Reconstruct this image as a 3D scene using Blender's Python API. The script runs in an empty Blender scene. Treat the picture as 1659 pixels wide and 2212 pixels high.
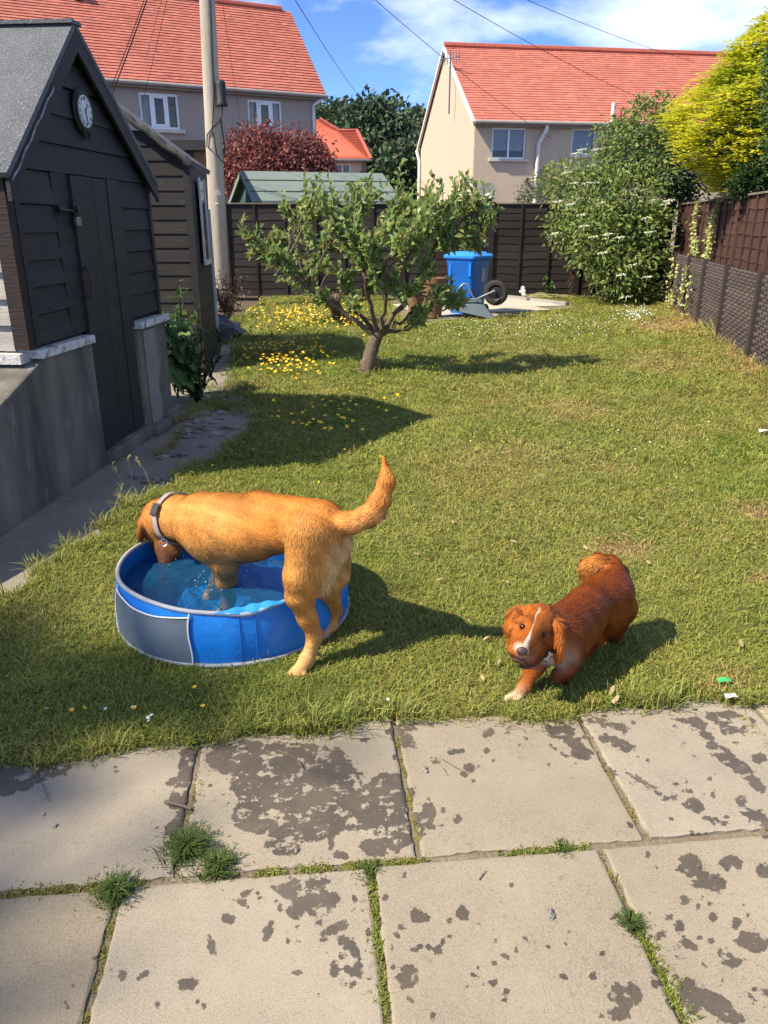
import bpy, math, random
import numpy as np
from mathutils import Vector, Matrix
random.seed(7); rng = np.random.default_rng(7)
SC = bpy.context.scene
COL = SC.collection
R = math.radians
# ---------------------------------------------------------------- camera
FPX, CXP, CYP, CAMH = 1661.0, 829.5, 1106.0, 1.5        # focal length etc. measured on a 1659 x 2212 copy of the view
PITCH = math.atan(624 / FPX); CP, SP = math.cos(PITCH), math.sin(PITCH)
cam = bpy.data.cameras.new('camera'); camo = bpy.data.objects.new('camera', cam); COL.objects.link(camo)
camo.location = (0, 0, CAMH); camo.rotation_euler = (math.pi/2 - PITCH, 0, 0)
cam.sensor_fit = 'VERTICAL'; cam.sensor_height = 36; cam.lens = 36 * FPX / 2212; cam.clip_start = .05; cam.clip_end = 2000
SC.camera = camo
# ---------------------------------------------------------------- sky, sun, exposure
SUN_AZ, SUN_EL = R(66), R(47)                            # shadows fall towards this heading (clockwise from +Y)
TOSUN = Vector((-math.sin(SUN_AZ)*math.cos(SUN_EL), -math.cos(SUN_AZ)*math.cos(SUN_EL), math.sin(SUN_EL)))
W = bpy.data.worlds.new('World'); SC.world = W; W.use_nodes = True
nt = W.node_tree; nt.nodes.clear()
def wn(t, **k):
    n = nt.nodes.new(t)
    for a, b in k.items(): setattr(n, a, b)
    return n
wo = wn('ShaderNodeOutputWorld'); bg = wn('ShaderNodeBackground'); bg.inputs[1].default_value = .15
sky = wn('ShaderNodeTexSky', sky_type='NISHITA', sun_disc=False)
sky.sun_elevation = SUN_EL; sky.sun_rotation = math.atan2(TOSUN.x, TOSUN.y)
sky.air_density = .75; sky.dust_density = 0.; sky.ozone_density = 3.0; sky.altitude = 4000
tc = wn('ShaderNodeTexCoord'); mp = wn('ShaderNodeMapping'); mp.inputs['Scale'].default_value = (1.0, 1.0, 2.6); mp.inputs['Location'].default_value = (1.769, 4.905, 4.81)
n1 = wn('ShaderNodeTexNoise'); n1.inputs['Scale'].default_value = 3.1; n1.inputs['Detail'].default_value = 9; n1.inputs['Roughness'].default_value = .55
cr = wn('ShaderNodeValToRGB'); cr.color_ramp.elements[0].position = .47; cr.color_ramp.elements[1].position = .66
cr.color_ramp.elements[1].color = (.85, .85, .85, 1)
mx = wn('ShaderNodeMix', data_type='RGBA'); mx.inputs['B'].default_value = (5.2, 5.5, 5.9, 1)
hs = wn('ShaderNodeHueSaturation'); hs.inputs['Saturation'].default_value = 1.06; hs.inputs['Value'].default_value = 1.0
L = nt.links.new
L(tc.outputs['Generated'], mp.inputs[0]); L(mp.outputs[0], n1.inputs['Vector']); L(n1.outputs['Fac'], cr.inputs[0])
tm = wn('ShaderNodeMix', data_type='RGBA', blend_type='MULTIPLY'); tm.inputs['Factor'].default_value = 1; tm.inputs['B'].default_value = (.86, .88, 1.06, 1); L(sky.outputs[0], tm.inputs['A']); L(tm.outputs['Result'], hs.inputs['Color']); L(hs.outputs[0], mx.inputs['A']); L(cr.outputs[0], mx.inputs['Factor'])
L(mx.outputs['Result'], bg.inputs[0]); L(bg.outputs[0], wo.inputs[0])
sl = bpy.data.lights.new('sun', 'SUN'); sl.energy = 4.5; sl.angle = R(.55); sl.color = (1, .90, .72)
so = bpy.data.objects.new('sun', sl); COL.objects.link(so); so.rotation_euler = (-TOSUN).to_track_quat('-Z', 'Y').to_euler(); so.location = (-6, -3, 12)
vs = SC.view_settings; vs.view_transform = 'Standard'; vs.look = 'None'; vs.gamma = 1; vs.use_curve_mapping = False; vs.exposure = 1.0
SC.cycles.max_bounces = 8; SC.cycles.transparent_max_bounces = 12; SC.cycles.caustics_reflective = False; SC.cycles.caustics_refractive = False
try: SC.cycles.use_denoising = True
except Exception: pass
# ---------------------------------------------------------------- measuring helpers
def ray(x, y):
    r = (x-CXP)/FPX; u = -(y-CYP)/FPX
    return r, CP+u*SP, -SP+u*CP
def P(x, y, Y):
    a, b, d = ray(x, y); t = Y/b
    return Vector((a*t, Y, CAMH+d*t))
def G(x, y, z=0.):
    a, b, d = ray(x, y); t = (z-CAMH)/d
    return Vector((a*t, b*t, z))
def proj(V):
    V = np.asarray(V, float); dz = V[..., 2]-CAMH
    dep = V[..., 1]*CP-dz*SP; up = V[..., 1]*SP+dz*CP
    return CXP+FPX*V[..., 0]/dep, CYP-FPX*up/dep
def pxm(Y, z=0.):                                         # pixels of the 1659-wide copy for one metre there
    return FPX/(Y*CP+(CAMH-z)*SP)
# ---------------------------------------------------------------- materials
def mat(name, c1, c2=None, scale=4., stretch=(1, 1, 1), rough=.75, bump=0., bscale=None, spec=.35, metal=0., attr=None, detail=5, c3=None, s3=30., f3=.5, objrand=0., trans=0., sheen=0., bdist=.02, alpha=1., coat=0.):
    m = bpy.data.materials.new(name); m.use_nodes = True; t = m.node_tree; N = t.nodes; K = t.links.new
    b = N['Principled BSDF']
    b.inputs['Roughness'].default_value = rough; b.inputs['Specular IOR Level'].default_value = spec; b.inputs['Metallic'].default_value = metal
    if coat: b.inputs['Coat Weight'].default_value = coat
    if sheen: b.inputs['Sheen Weight'].default_value = sheen; b.inputs['Sheen Roughness'].default_value = .4
    geo = N.new('ShaderNodeNewGeometry'); mpn = N.new('ShaderNodeMapping'); mpn.inputs['Scale'].default_value = stretch
    K(geo.outputs['Position'], mpn.inputs[0])
    def noise(sc, det=detail, rg=.6):
        n = N.new('ShaderNodeTexNoise'); n.inputs['Scale'].default_value = sc; n.inputs['Detail'].default_value = det; n.inputs['Roughness'].default_value = rg
        K(mpn.outputs[0], n.inputs['Vector']); return n
    def mixc(fac, a, bb, blend='MIX'):
        x = N.new('ShaderNodeMix'); x.data_type = 'RGBA'; x.blend_type = blend
        for s, v in (('Factor', fac), ('A', a), ('B', bb)):
            if isinstance(v, (tuple, list)): x.inputs[s].default_value = (*v[:3], 1)
            elif isinstance(v, (int, float)): x.inputs[s].default_value = v
            else: K(v, x.inputs[s])
        return x.outputs['Result']
    def ramp(o, lo, hi):
        r = N.new('ShaderNodeMapRange'); r.inputs[1].default_value = lo; r.inputs[2].default_value = hi; K(o, r.inputs[0]); return r.outputs[0]
    col = c1
    if c2 is not None: col = mixc(ramp(noise(scale).outputs['Fac'], .3, .7), c1, c2)
    if c3 is not None: col = mixc(ramp(noise(s3).outputs['Fac'], f3, f3+.15), col, c3)
    if attr:
        a = N.new('ShaderNodeAttribute'); a.attribute_name = attr
        if col == c1 and c2 is None and attr == 'col': col = a.outputs['Color']
        else: col = mixc(1., col, a.outputs['Color'], 'MULTIPLY')
    if objrand:
        oi = N.new('ShaderNodeObjectInfo'); mr = N.new('ShaderNodeMapRange'); mr.inputs[3].default_value = 1-objrand; mr.inputs[4].default_value = 1+objrand; K(oi.outputs['Random'], mr.inputs[0])
        hv = N.new('ShaderNodeHueSaturation'); K(mr.outputs[0], hv.inputs['Value'])
        if isinstance(col, tuple): hv.inputs['Color'].default_value = (*col, 1)
        else: K(col, hv.inputs['Color'])
        col = hv.outputs[0]
    if isinstance(col, tuple): b.inputs['Base Color'].default_value = (*col[:3], 1)
    else: K(col, b.inputs['Base Color'])
    if bump:
        bn = N.new('ShaderNodeBump'); bn.inputs['Strength'].default_value = bump; bn.inputs['Distance'].default_value = bdist
        K(noise(bscale or scale*6, 6).outputs['Fac'], bn.inputs['Height']); K(bn.outputs[0], b.inputs['Normal'])
    if trans:
        o = N['Material Output']; tl = N.new('ShaderNodeBsdfTranslucent'); ms = N.new('ShaderNodeMixShader'); ms.inputs[0].default_value = trans
        if isinstance(col, tuple): tl.inputs[0].default_value = (*col, 1)
        else: K(col, tl.inputs[0])
        K(b.outputs[0], ms.inputs[1]); K(tl.outputs[0], ms.inputs[2]); K(ms.outputs[0], o.inputs[0])
    if alpha < 1: b.inputs['Alpha'].default_value = alpha
    return m
# ---------------------------------------------------------------- object helpers
ORG = {}
def tag(o, label=None, cat=None, group=None, kind=None):
    for k, v in (('label', label), ('category', cat), ('group', group), ('kind', kind)):
        if v: o[k] = v
    return o
def link(name, data, parent=None, loc=(0, 0, 0)):
    o = bpy.data.objects.new(name, data); COL.objects.link(o)
    if parent is not None: o.parent = parent; ORG[o] = ORG[parent]+Vector(loc)
    else: ORG[o] = Vector(loc)
    o.location = loc
    return o
def empty(name, loc, label, cat, group=None):
    o = link(name, None, None, loc); o.empty_display_size = .1
    return tag(o, label, cat, group)
def np_mesh(name, V, F, m=None, smooth=False, attrs=None, normals=None):
    V = np.asarray(V, np.float32); me = bpy.data.meshes.new(name)
    if isinstance(F, np.ndarray): groups = [F]
    else: groups = [np.asarray(g) for g in F if len(g)]
    me.vertices.add(len(V)); me.vertices.foreach_set('co', V.ravel())
    nl = sum(g.size for g in groups); npol = sum(len(g) for g in groups)
    me.loops.add(nl); me.polygons.add(npol)
    me.loops.foreach_set('vertex_index', np.concatenate([g.ravel() for g in groups]).astype(np.int32))
    tot = np.concatenate([np.full(len(g), g.shape[1]) for g in groups]); st = np.concatenate([[0], np.cumsum(tot)[:-1]])
    me.polygons.foreach_set('loop_start', st.astype(np.int32)); me.polygons.foreach_set('loop_total', tot.astype(np.int32))
    me.polygons.foreach_set('use_smooth', np.full(npol, bool(smooth)))
    me.update(calc_edges=True); me.validate()
    for k, A in (attrs or {}).items():
        A = np.asarray(A, np.float32)
        if A.ndim == 2:
            a = me.color_attributes.new(k, 'FLOAT_COLOR', 'POINT')
            a.data.foreach_set('color', np.c_[A, np.ones(len(A))].astype(np.float32).ravel())
        else:
            a = me.attributes.new(k, 'FLOAT', 'POINT'); a.data.foreach_set('value', A)
    if normals is not None: me.normals_split_custom_set_from_vertices(np.asarray(normals, np.float32))
    if m: me.materials.append(m)
    return me
def np_obj(name, V, F, m, parent=None, loc=None, **k):
    V = np.asarray(V, np.float32)
    base = np.array(ORG[parent] if parent is not None else (loc if loc is not None else (0, 0, 0)), np.float32)
    return link(name, np_mesh(name, V-base, F, m, **k), parent, (0, 0, 0) if parent is not None else tuple(map(float, base)))
def vv(a): return Vector(a)
class MB:
    def __init__(s): s.v = []; s.f = []
    def add(s, vs, fs):
        n = len(s.v); s.v += [tuple(x) for x in vs]; s.f += [tuple(i+n for i in f) for f in fs]; return s
    def hexa(s, a):                                        # 8 corners: bottom ring 0-3, top ring 4-7
        return s.add(a, [(3, 2, 1, 0), (4, 5, 6, 7), (0, 1, 5, 4), (1, 2, 6, 5), (2, 3, 7, 6), (3, 0, 4, 7)])
    def obox(s, o, a, b, c):                               # box from corner o with edge vectors a, b, c
        o, a, b, c = map(vv, (o, a, b, c))
        return s.hexa([o, o+a, o+a+b, o+b, o+c, o+a+c, o+a+b+c, o+b+c])
    def cbox(s, c, x, y, z, yaw=0.):
        u = Vector((math.cos(yaw), math.sin(yaw), 0)); v = Vector((-math.sin(yaw), math.cos(yaw), 0)); w = Vector((0, 0, 1))
        return s.obox(vv(c)-u*x/2-v*y/2-w*z/2, u*x, v*y, w*z)
    def bar(s, a, b, w, h, up=(0, 0, 1)):
        a, b = vv(a), vv(b); d = (b-a).normalized(); si = d.cross(vv(up))
        si = si.normalized() if si.length > 1e-5 else Vector((1, 0, 0)); u = si.cross(d)
        return s.obox(a-si*w/2-u*h/2, b-a, si*w, u*h)
    def prism(s, poly, vec):
        n = len(poly); vec = vv(vec); a = [vv(p) for p in poly]
        return s.add(a+[p+vec for p in a], [tuple(range(n))[::-1], tuple(range(n, 2*n))]+[(i, (i+1) % n, n+(i+1) % n, n+i) for i in range(n)])
    def tube(s, pts, rad, n=8, cap=True):
        pts = [vv(p) for p in pts]; m = len(pts)
        if not hasattr(rad, '__len__'): rad = [rad]*m
        ref = None; vs = []
        for i, p in enumerate(pts):
            d = (pts[min(i+1, m-1)]-pts[max(i-1, 0)]).normalized()
            if ref is None: ref = Vector((0, 0, 1)) if abs(d.z) < .9 else Vector((1, 0, 0))
            x = (ref-d*ref.dot(d)).normalized(); y = d.cross(x); ref = x
            vs += [p+(x*math.cos(2*math.pi*k/n)+y*math.sin(2*math.pi*k/n))*rad[i] for k in range(n)]
        fs = [(i*n+k, i*n+(k+1) % n, (i+1)*n+(k+1) % n, (i+1)*n+k) for i in range(m-1) for k in range(n)]
        if cap: fs += [tuple(range(n))[::-1], tuple(range((m-1)*n, m*n))]
        return s.add(vs, fs)
    def lathe(s, c, prof, n=24, ax=(0, 0, 1), closed=False):
        c = vv(c); ax = vv(ax).normalized(); x = ax.orthogonal().normalized(); y = ax.cross(x); m = len(prof); vs = []
        for r, h in prof: vs += [c+ax*h+(x*math.cos(2*math.pi*k/n)+y*math.sin(2*math.pi*k/n))*r for k in range(n)]
        fs = [(i*n+k, i*n+(k+1) % n, ((i+1) % m)*n+(k+1) % n, ((i+1) % m)*n+k) for i in range(m if closed else m-1) for k in range(n)]
        if not closed: fs += [tuple(range(n))[::-1], tuple(range((m-1)*n, m*n))]
        return s.add(vs, fs)
    def build(s, name, m, parent=None, smooth=False, bevel=0., loc=None):
        if parent is not None: base = ORG[parent]
        elif loc is not None: base = vv(loc)
        else:
            A = np.array(s.v); base = Vector(((A[:, 0].min()+A[:, 0].max())/2, (A[:, 1].min()+A[:, 1].max())/2, A[:, 2].min()))
        me = bpy.data.meshes.new(name); me.from_pydata([tuple(vv(p)-base) for p in s.v], [], s.f); me.materials.append(m)
        if smooth: me.polygons.foreach_set('use_smooth', [True]*len(me.polygons)); me.set_sharp_from_angle(angle=R(50))
        me.update()
        o = link(name, me, parent, (0, 0, 0) if parent is not None else tuple(base))
        if bevel:
            bm = o.modifiers.new('bevel', 'BEVEL'); bm.width = bevel; bm.segments = 2; bm.limit_method = 'ANGLE'; bm.angle_limit = R(40)
        return o
def part(name, m, parent, fn, **k):
    b = MB(); fn(b); return b.build(name, m, parent, **k)

UP = Vector((0, 0, 1))
def unit(a): return a/np.maximum(np.linalg.norm(a, axis=-1, keepdims=True), 1e-9)
POOLC = Vector((-.615, 2.855, 0)); POOLR = .445
ORD = ['leftmost', 'second', 'third', 'fourth', 'fifth', 'sixth', 'seventh', 'eighth', 'ninth', 'tenth', 'eleventh', 'twelfth', 'thirteenth', 'fourteenth', 'fifteenth', 'sixteenth', 'seventeenth', 'eighteenth', 'nineteenth', 'twentieth', 'twenty-first', 'twenty-second', 'twenty-third', 'twenty-fourth', 'twenty-fifth', 'twenty-sixth']
def ordinal(pts, k):                                       # place from the left among look-alikes
    r_ = sorted(range(len(pts)), key=lambda i: pts[i][0]).index(k); return ORD[r_] if r_ == 0 else ORD[r_]+' from the left'
# ================================================================ ground, lawn sheet, path, patio
M_SOIL = mat('soil', (.07, .05, .032), (.12, .09, .055), 6, rough=.95, bump=.6, bscale=30)
M_LAWN = mat('lawn_turf', (.105, .13, .026), (.155, .16, .042), 1.6, rough=.95, c3=(.16, .125, .055), s3=2.2, f3=.56, bump=.8, bscale=60, spec=.1)
BARE = [(1340,1190,70,22,.9),(1640,1110,60,20,.8),(1650,1255,50,14,.8),(700,1050,34,5,.9),(1060,873,24,4,.9),(1230,880,60,5,.6),(1330,1020,60,14,.4),(1500,690,60,22,.7),(1250,900,90,16,.35),(1560,1480,80,26,.5),(1420,790,80,25,.4),(1620,760,50,60,.45),(1430,705,60,12,.8),(1100,1000,200,40,.25),(1480,905,120,50,.3)]
def add_bare(m):
    t = m.node_tree; N = t.nodes; b = N['Principled BSDF']; src = b.inputs['Base Color'].links[0].from_socket; a = N.new('ShaderNodeAttribute'); a.attribute_name = 'bare'; x = N.new('ShaderNodeMix'); x.data_type = 'RGBA'; x.inputs['B'].default_value = (.17, .105, .055, 1); t.links.new(a.outputs['Fac'], x.inputs['Factor']); t.links.new(src, x.inputs['A']); t.links.new(x.outputs['Result'], b.inputs['Base Color'])
add_bare(M_LAWN)
M_PATH = mat('path_concrete', (.29, .25, .20), (.19, .165, .13), 3.0, rough=.9, c3=(.33, .31, .27), s3=14, f3=.60, bump=.5, bscale=70)
M_PALE = mat('pale_concrete', (.52, .46, .36), (.42, .37, .29), 2.0, rough=.9, bump=.3, bscale=50)
def fence_x(Y): return 4.11+.2023*(Y-8.25)
np_obj('ground', [(-400, -60, -.07), (400, -60, -.07), (400, 700, -.07), (-400, 700, -.07)], np.array([[0, 1, 2, 3]]), M_SOIL)['kind'] = 'structure'
LB = [(-1.95, 1.6), (-1.75, 2.6), (-1.60, 2.95), (-1.40, 4.04), (-1.16, 4.9), (-1.03, 5.7), (-1.04, 6.6), (-1.32, 7.2), (-1.55, 8.1), (-1.8, 9.5), (-2.1, 11), (-2.4, 13), (-2.6, 17.0)]
def lawn_left(Y): return np.interp(Y, [p[1] for p in LB], [p[0] for p in LB])
PU = Vector((.9947, .1032, 0)); PV = Vector((-.1032, .9947, 0)); PO = Vector((.09, 1.505, 0))
def puv(u, v, z=0.): return PO+PU*u+PV*v+Vector((0, 0, z))
def edge_y(X):                                             # where the lawn meets the patio
    X = np.asarray(X, float)
    return 1.505+.605*.9947+(X-.09+.0625)*.1037-.045+.022*np.sin(X*7.1+1)+.014*np.sin(X*17+2)+np.where(X < -.45, -.085*np.clip((-.45-X)/.4, 0, 1), 0)
def lawn_sheet():
    nx, ny = 120, 260; V = []; ys = np.concatenate([[0], np.cumsum(np.linspace(.4, 1.6, ny-1))]); ys /= ys[-1]
    for j in range(ny):
        for i in range(nx):
            t = i/(nx-1); Yf = 1.9+ys[j]*15.2
            xl, xr = float(lawn_left(Yf)), fence_x(Yf)+.05
            X = xl+(xr-xl)*t; y0 = float(edge_y(X)); Y = y0+ys[j]*(17.08-y0)
            z = .004+.007*math.sin(X*2.3+Y)*math.sin(Y*1.7)+.002*math.sin(X*9+Y*4)
            z *= min(1, ys[j]*30+.15)*min(1, t*12+.1)
            V.append((X, Y, z+.004))
    I = np.arange(nx*ny).reshape(ny, nx)
    F = np.stack([I[:-1, :-1], I[:-1, 1:], I[1:, 1:], I[1:, :-1]], -1).reshape(-1, 4)
    qx, qy = proj(np.array(V)); bare = np.zeros(len(V))
    for (bx, by, rx, ry, a) in BARE: bare = np.maximum(bare, a*np.exp(-(((qx-bx)/rx)**2+((qy-by)/ry)**2)**1.5))
    np_obj('lawn', V, F, M_LAWN, smooth=True, attrs={'bare': bare})['kind'] = 'structure'
lawn_sheet()
np_obj('path', [(-4.2, 1.2, -.012), (-1.2, 1.2, -.012), (-.6, 5.5, -.012), (-.6, 9.0, -.012), (-1.5, 12.5, -.012), (-4.2, 12.5, -.012)], np.array([[0, 1, 2, 3, 4, 5]]), M_PATH)['kind'] = 'structure'
# ---- patio: base bed and single slabs with wet marks as a vertex field
WET = [  # centre x, y, radius x, y, tilt (measured on the view)
 (520,1640,85,42,8),(640,1640,110,38,0),(700,1680,90,52,0),(600,1700,110,60,10),(760,1740,120,52,25),(650,1780,90,40,0),(840,1720,50,55,70),(560,1760,60,45,0),(870,1790,42,50,80),(610,1830,40,18,0),(820,1830,45,20,0),(745,1845,20,12,0),
 (402,1660,18,36,0),(395,1730,30,45,0),(385,1790,28,26,0),(410,1630,22,18,0),(370,1690,14,10,0),(60,1665,110,34,-14),(20,1700,60,20,-14),
 (650,1925,52,28,0),(690,1950,38,34,20),(640,1965,22,24,0),(755,2065,26,46,-20),(455,2035,9,42,-12),(580,2010,10,26,20),(645,2035,8,14,0),(740,1995,32,12,-30),(725,2095,12,22,0),(396,2128,16,14,0),(420,2120,14,12,0),(265,2108,9,14,0),(300,2115,10,7,0),(755,2130,15,12,0),(700,1905,14,9,0),(530,1930,18,6,-30),(492,1985,14,9,0),(515,1950,22,9,30),(606,1960,8,10,0),
 (880,2110,24,28,0),(1002,1970,17,16,0),(905,1978,24,18,40),(873,2005,12,14,0),(970,1990,9,9,0),(945,2055,9,17,15),(958,2035,8,12,0),(1090,2160,8,5,0),
 (960,1747,10,9,0),(1015,1660,14,9,20),(940,1640,12,7,0),(985,1625,14,8,0),(870,1595,36,20,35),(880,1570,28,12,0),(925,1755,14,40,0),(1050,1590,10,7,0),(990,1770,10,8,0),
 (1210,1578,34,20,10),(1240,1610,30,14,20),(1255,1625,26,16,10),(1330,1570,32,10,10),(1320,1600,28,14,20),(1350,1610,26,12,25),(1290,1555,26,9,0),(1390,1690,52,7,33),(1330,1670,26,6,30),
 (1500,1560,40,12,8),(1560,1550,44,16,5),(1590,1575,30,10,15),(1520,1585,60,10,38),(1560,1630,48,16,42),(1600,1660,48,17,40),(1630,1690,30,12,40),(1500,1740,24,20,0),(1545,1770,34,9,15),(1630,1760,26,14,20),(1655,1790,20,26,0),(1455,1720,10,7,0),(1515,1800,12,9,0),(1600,1730,12,12,0),(1640,1640,18,12,0),(1490,1705,14,9,0),
 (1490,1870,28,26,0),(1535,1905,34,28,0),(1580,1870,24,20,0),(1480,1945,16,12,0),(1500,1910,22,10,20),(1650,1880,14,18,0),(1580,2060,33,30,0),(1480,2055,30,28,0),(1630,2030,34,28,0),(1380,2010,16,20,0),(1470,2000,10,12,0),(1428,2015,10,8,0),(1350,2150,38,34,0),(1320,2190,34,16,0),(1420,2110,20,28,0),(1500,2140,50,22,25),(1560,2180,60,24,30),(1480,2170,40,24,10),(1640,2150,30,18,0),(1445,1980,8,7,0),(1540,1985,12,9,0),(1590,1995,9,11,0),(1340,2005,10,7,0),(1280,2110,8,10,0),(1150,2080,7,9,0),
]
rs = random.Random(3)
for _ in range(300):
    b = rs.choice(WET); WET.append((b[0]+rs.gauss(0, 60), b[1]+rs.gauss(0, 45), rs.uniform(3.5, 9), rs.uniform(3, 7), rs.uniform(0, 90)))
def wet_field(V):
    x, y = proj(V); m = np.full(len(V), -1.)
    for (bx, by, rx, ry, a) in WET:
        ca, sa = math.cos(R(a)), math.sin(R(a)); dx, dy = x-bx, y-by
        p, q = dx*ca+dy*sa, -dx*sa+dy*ca
        r = np.sqrt((p/rx)**2+(q/ry)**2); m = np.maximum(m, np.clip((1-r)*min(rx, ry)/10, -1, .46))
    return m
def slab_mat():
    m = bpy.data.materials.new('paving_slab'); m.use_nodes = True; t = m.node_tree; N = t.nodes; K = t.links.new; b = N['Principled BSDF']
    g = N.new('ShaderNodeNewGeometry'); oi = N.new('ShaderNodeObjectInfo')
    def nz(s, d=5, r=.6):
        n = N.new('ShaderNodeTexNoise'); n.inputs['Scale'].default_value = s; n.inputs['Detail'].default_value = d; n.inputs['Roughness'].default_value = r; K(g.outputs['Position'], n.inputs['Vector']); return n.outputs['Fac']
    def mr(o, a, bb, c=0., d=1.):
        r = N.new('ShaderNodeMapRange'); r.inputs[1].default_value = a; r.inputs[2].default_value = bb; r.inputs[3].default_value = c; r.inputs[4].default_value = d; K(o, r.inputs[0]); return r.outputs[0]
    def mx(f, a, bb, bl='MIX'):
        x = N.new('ShaderNodeMix'); x.data_type = 'RGBA'; x.blend_type = bl
        for s, v in (('Factor', f), ('A', a), ('B', bb)):
            if isinstance(v, tuple): x.inputs[s].default_value = (*v, 1)
            elif isinstance(v, float): x.inputs[s].default_value = v
            else: K(v, x.inputs[s])
        return x.outputs['Result']
    c = mx(mr(nz(2.6, 6, .7), .35, .65), (.305, .262, .195), (.222, .19, .145))
    c = mx(mr(nz(230, 3), .42, .62, 0, .6), c, (.36, .30, .21)); c = mx(mr(nz(310, 2), .58, .68, 0, .8), c, (.12, .10, .07)); c = mx(mr(nz(26, 5, .7), .60, .70, 0, .55), c, (.15, .12, .085)); c = mx(mr(nz(9, 6, .75), .62, .72, 0, .5), c, (.2, .17, .12))
    hv = N.new('ShaderNodeHueSaturation'); K(c, hv.inputs['Color']); K(mr(oi.outputs['Random'], 0., 1., .86, 1.1), hv.inputs['Value']); K(mr(oi.outputs['Random'], 0., 1., 1.12, .9), hv.inputs['Saturation']); c = hv.outputs[0]
    w = N.new('ShaderNodeAttribute'); w.attribute_name = 'wet'
    ad = N.new('ShaderNodeMath'); ad.operation = 'ADD'; K(w.outputs['Fac'], ad.inputs[0]); a2 = N.new('ShaderNodeMath'); a2.operation = 'ADD'; K(mr(nz(48, 5, .65), .25, .75, -.6, .6), a2.inputs[0]); K(mr(nz(19, 4), .3, .7, -.78, .6), a2.inputs[1]); K(a2.outputs[0], ad.inputs[1])
    wm = mr(ad.outputs[0], -.02, .14)
    c = mx(wm, c, mx(mr(nz(7, 2), .4, .7), mx(1., c, (.30, .29, .31), 'MULTIPLY'), mx(1., c, (.42, .40, .40), 'MULTIPLY'))); K(c, b.inputs['Base Color'])
    K(mr(wm, 0., 1., .88, .5), b.inputs['Roughness']); b.inputs['Specular IOR Level'].default_value = .3
    bn = N.new('ShaderNodeBump'); bn.inputs['Strength'].default_value = .3; bn.inputs['Distance'].default_value = .0025; K(nz(260, 4), bn.inputs['Height']); K(bn.outputs[0], b.inputs['Normal'])
    return m
M_SLAB = slab_mat()
M_BED = mat('joint_mortar', (.25, .205, .14), (.15, .12, .08), 9, rough=.95, c3=(.09, .085, .035), s3=6, f3=.58, bump=.6, bscale=80)
a, b_, c_, d_ = puv(-2.6, -1.9, -.009), puv(2.6, -1.9, -.009), puv(2.6, .66, -.009), puv(-2.6, .66, -.009)
patio = np_obj('patio', [a, b_, c_, d_], np.array([[0, 1, 2, 3]]), M_BED); patio['kind'] = 'structure'
EDG = {0: [-2.42, -1.82, -1.21, -.605, 0., .6, 1.2, 1.8, 2.4], 1: [-2.5, -1.93, -1.33, -.73, -.125, .465, 1.07, 1.67, 2.27], 2: [-2.42, -1.82, -1.21, -.605, 0., .6, 1.2, 1.8, 2.4]}
VR = {0: (.012, .615), 1: (-.60, -.012), 2: (-1.21, -.625)}
def slab(u0, u1, v0, v1, seed, fine):
    r = np.random.default_rng(seed); n = 110 if fine else 12
    us = np.linspace(u0, u1, n); vs_ = np.linspace(v0, v1, n); U, Vv = np.meshgrid(us, vs_)
    rag = lambda k: np.interp(np.linspace(0, 1, n), np.linspace(0, 1, 26), r.normal(0, .0022, 26))
    e = min(n//2, 3)
    U[:, 0] += rag(0); U[:, -1] += rag(1); Vv[0, :] += rag(2); Vv[-1, :] += rag(3)
    z = np.zeros_like(U); tilt = r.normal(0, .004, 2); z += (U-u0-.3)*tilt[0]+(Vv-v0-.3)*tilt[1]+r.normal(0, .0012)
    dd = np.minimum(np.minimum(U-u0, u1-U), np.minimum(Vv-v0, v1-Vv)); z -= .0035*np.exp(-np.clip(dd, 0, 1)/.0028)
    X = PO.x+PU.x*U+PV.x*Vv; Y = PO.y+PU.y*U+PV.y*Vv
    V = np.stack([X, Y, z], -1).reshape(-1, 3); I = np.arange(n*n).reshape(n, n)
    F = np.stack([I[:-1, :-1], I[:-1, 1:], I[1:, 1:], I[1:, :-1]], -1).reshape(-1, 4)
    ring = np.concatenate([I[0, :], I[1:, -1], I[-1, -2::-1], I[-2:0:-1, 0]]); B = V[ring].copy(); B[:, 2] = -.05
    k = len(V); V2 = np.r_[V, B]; nr = len(ring); idx = np.arange(nr)
    F2 = np.stack([ring[idx], k+idx, k+(idx+1) % nr, ring[(idx+1) % nr]], -1)
    np_obj('slab', V2, [F, F2], M_SLAB, patio, smooth=False, attrs={'wet': wet_field(V2)})
sd = 0
for row, ed in EDG.items():
    for i in range(len(ed)-1):
        sd += 1; g = .009
        fine = row < 2 and ed[i] > -1.4 and ed[i+1] < 1.9
        slab(ed[i]+g, ed[i+1]-g, VR[row][0], VR[row][1], sd, fine)
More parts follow.
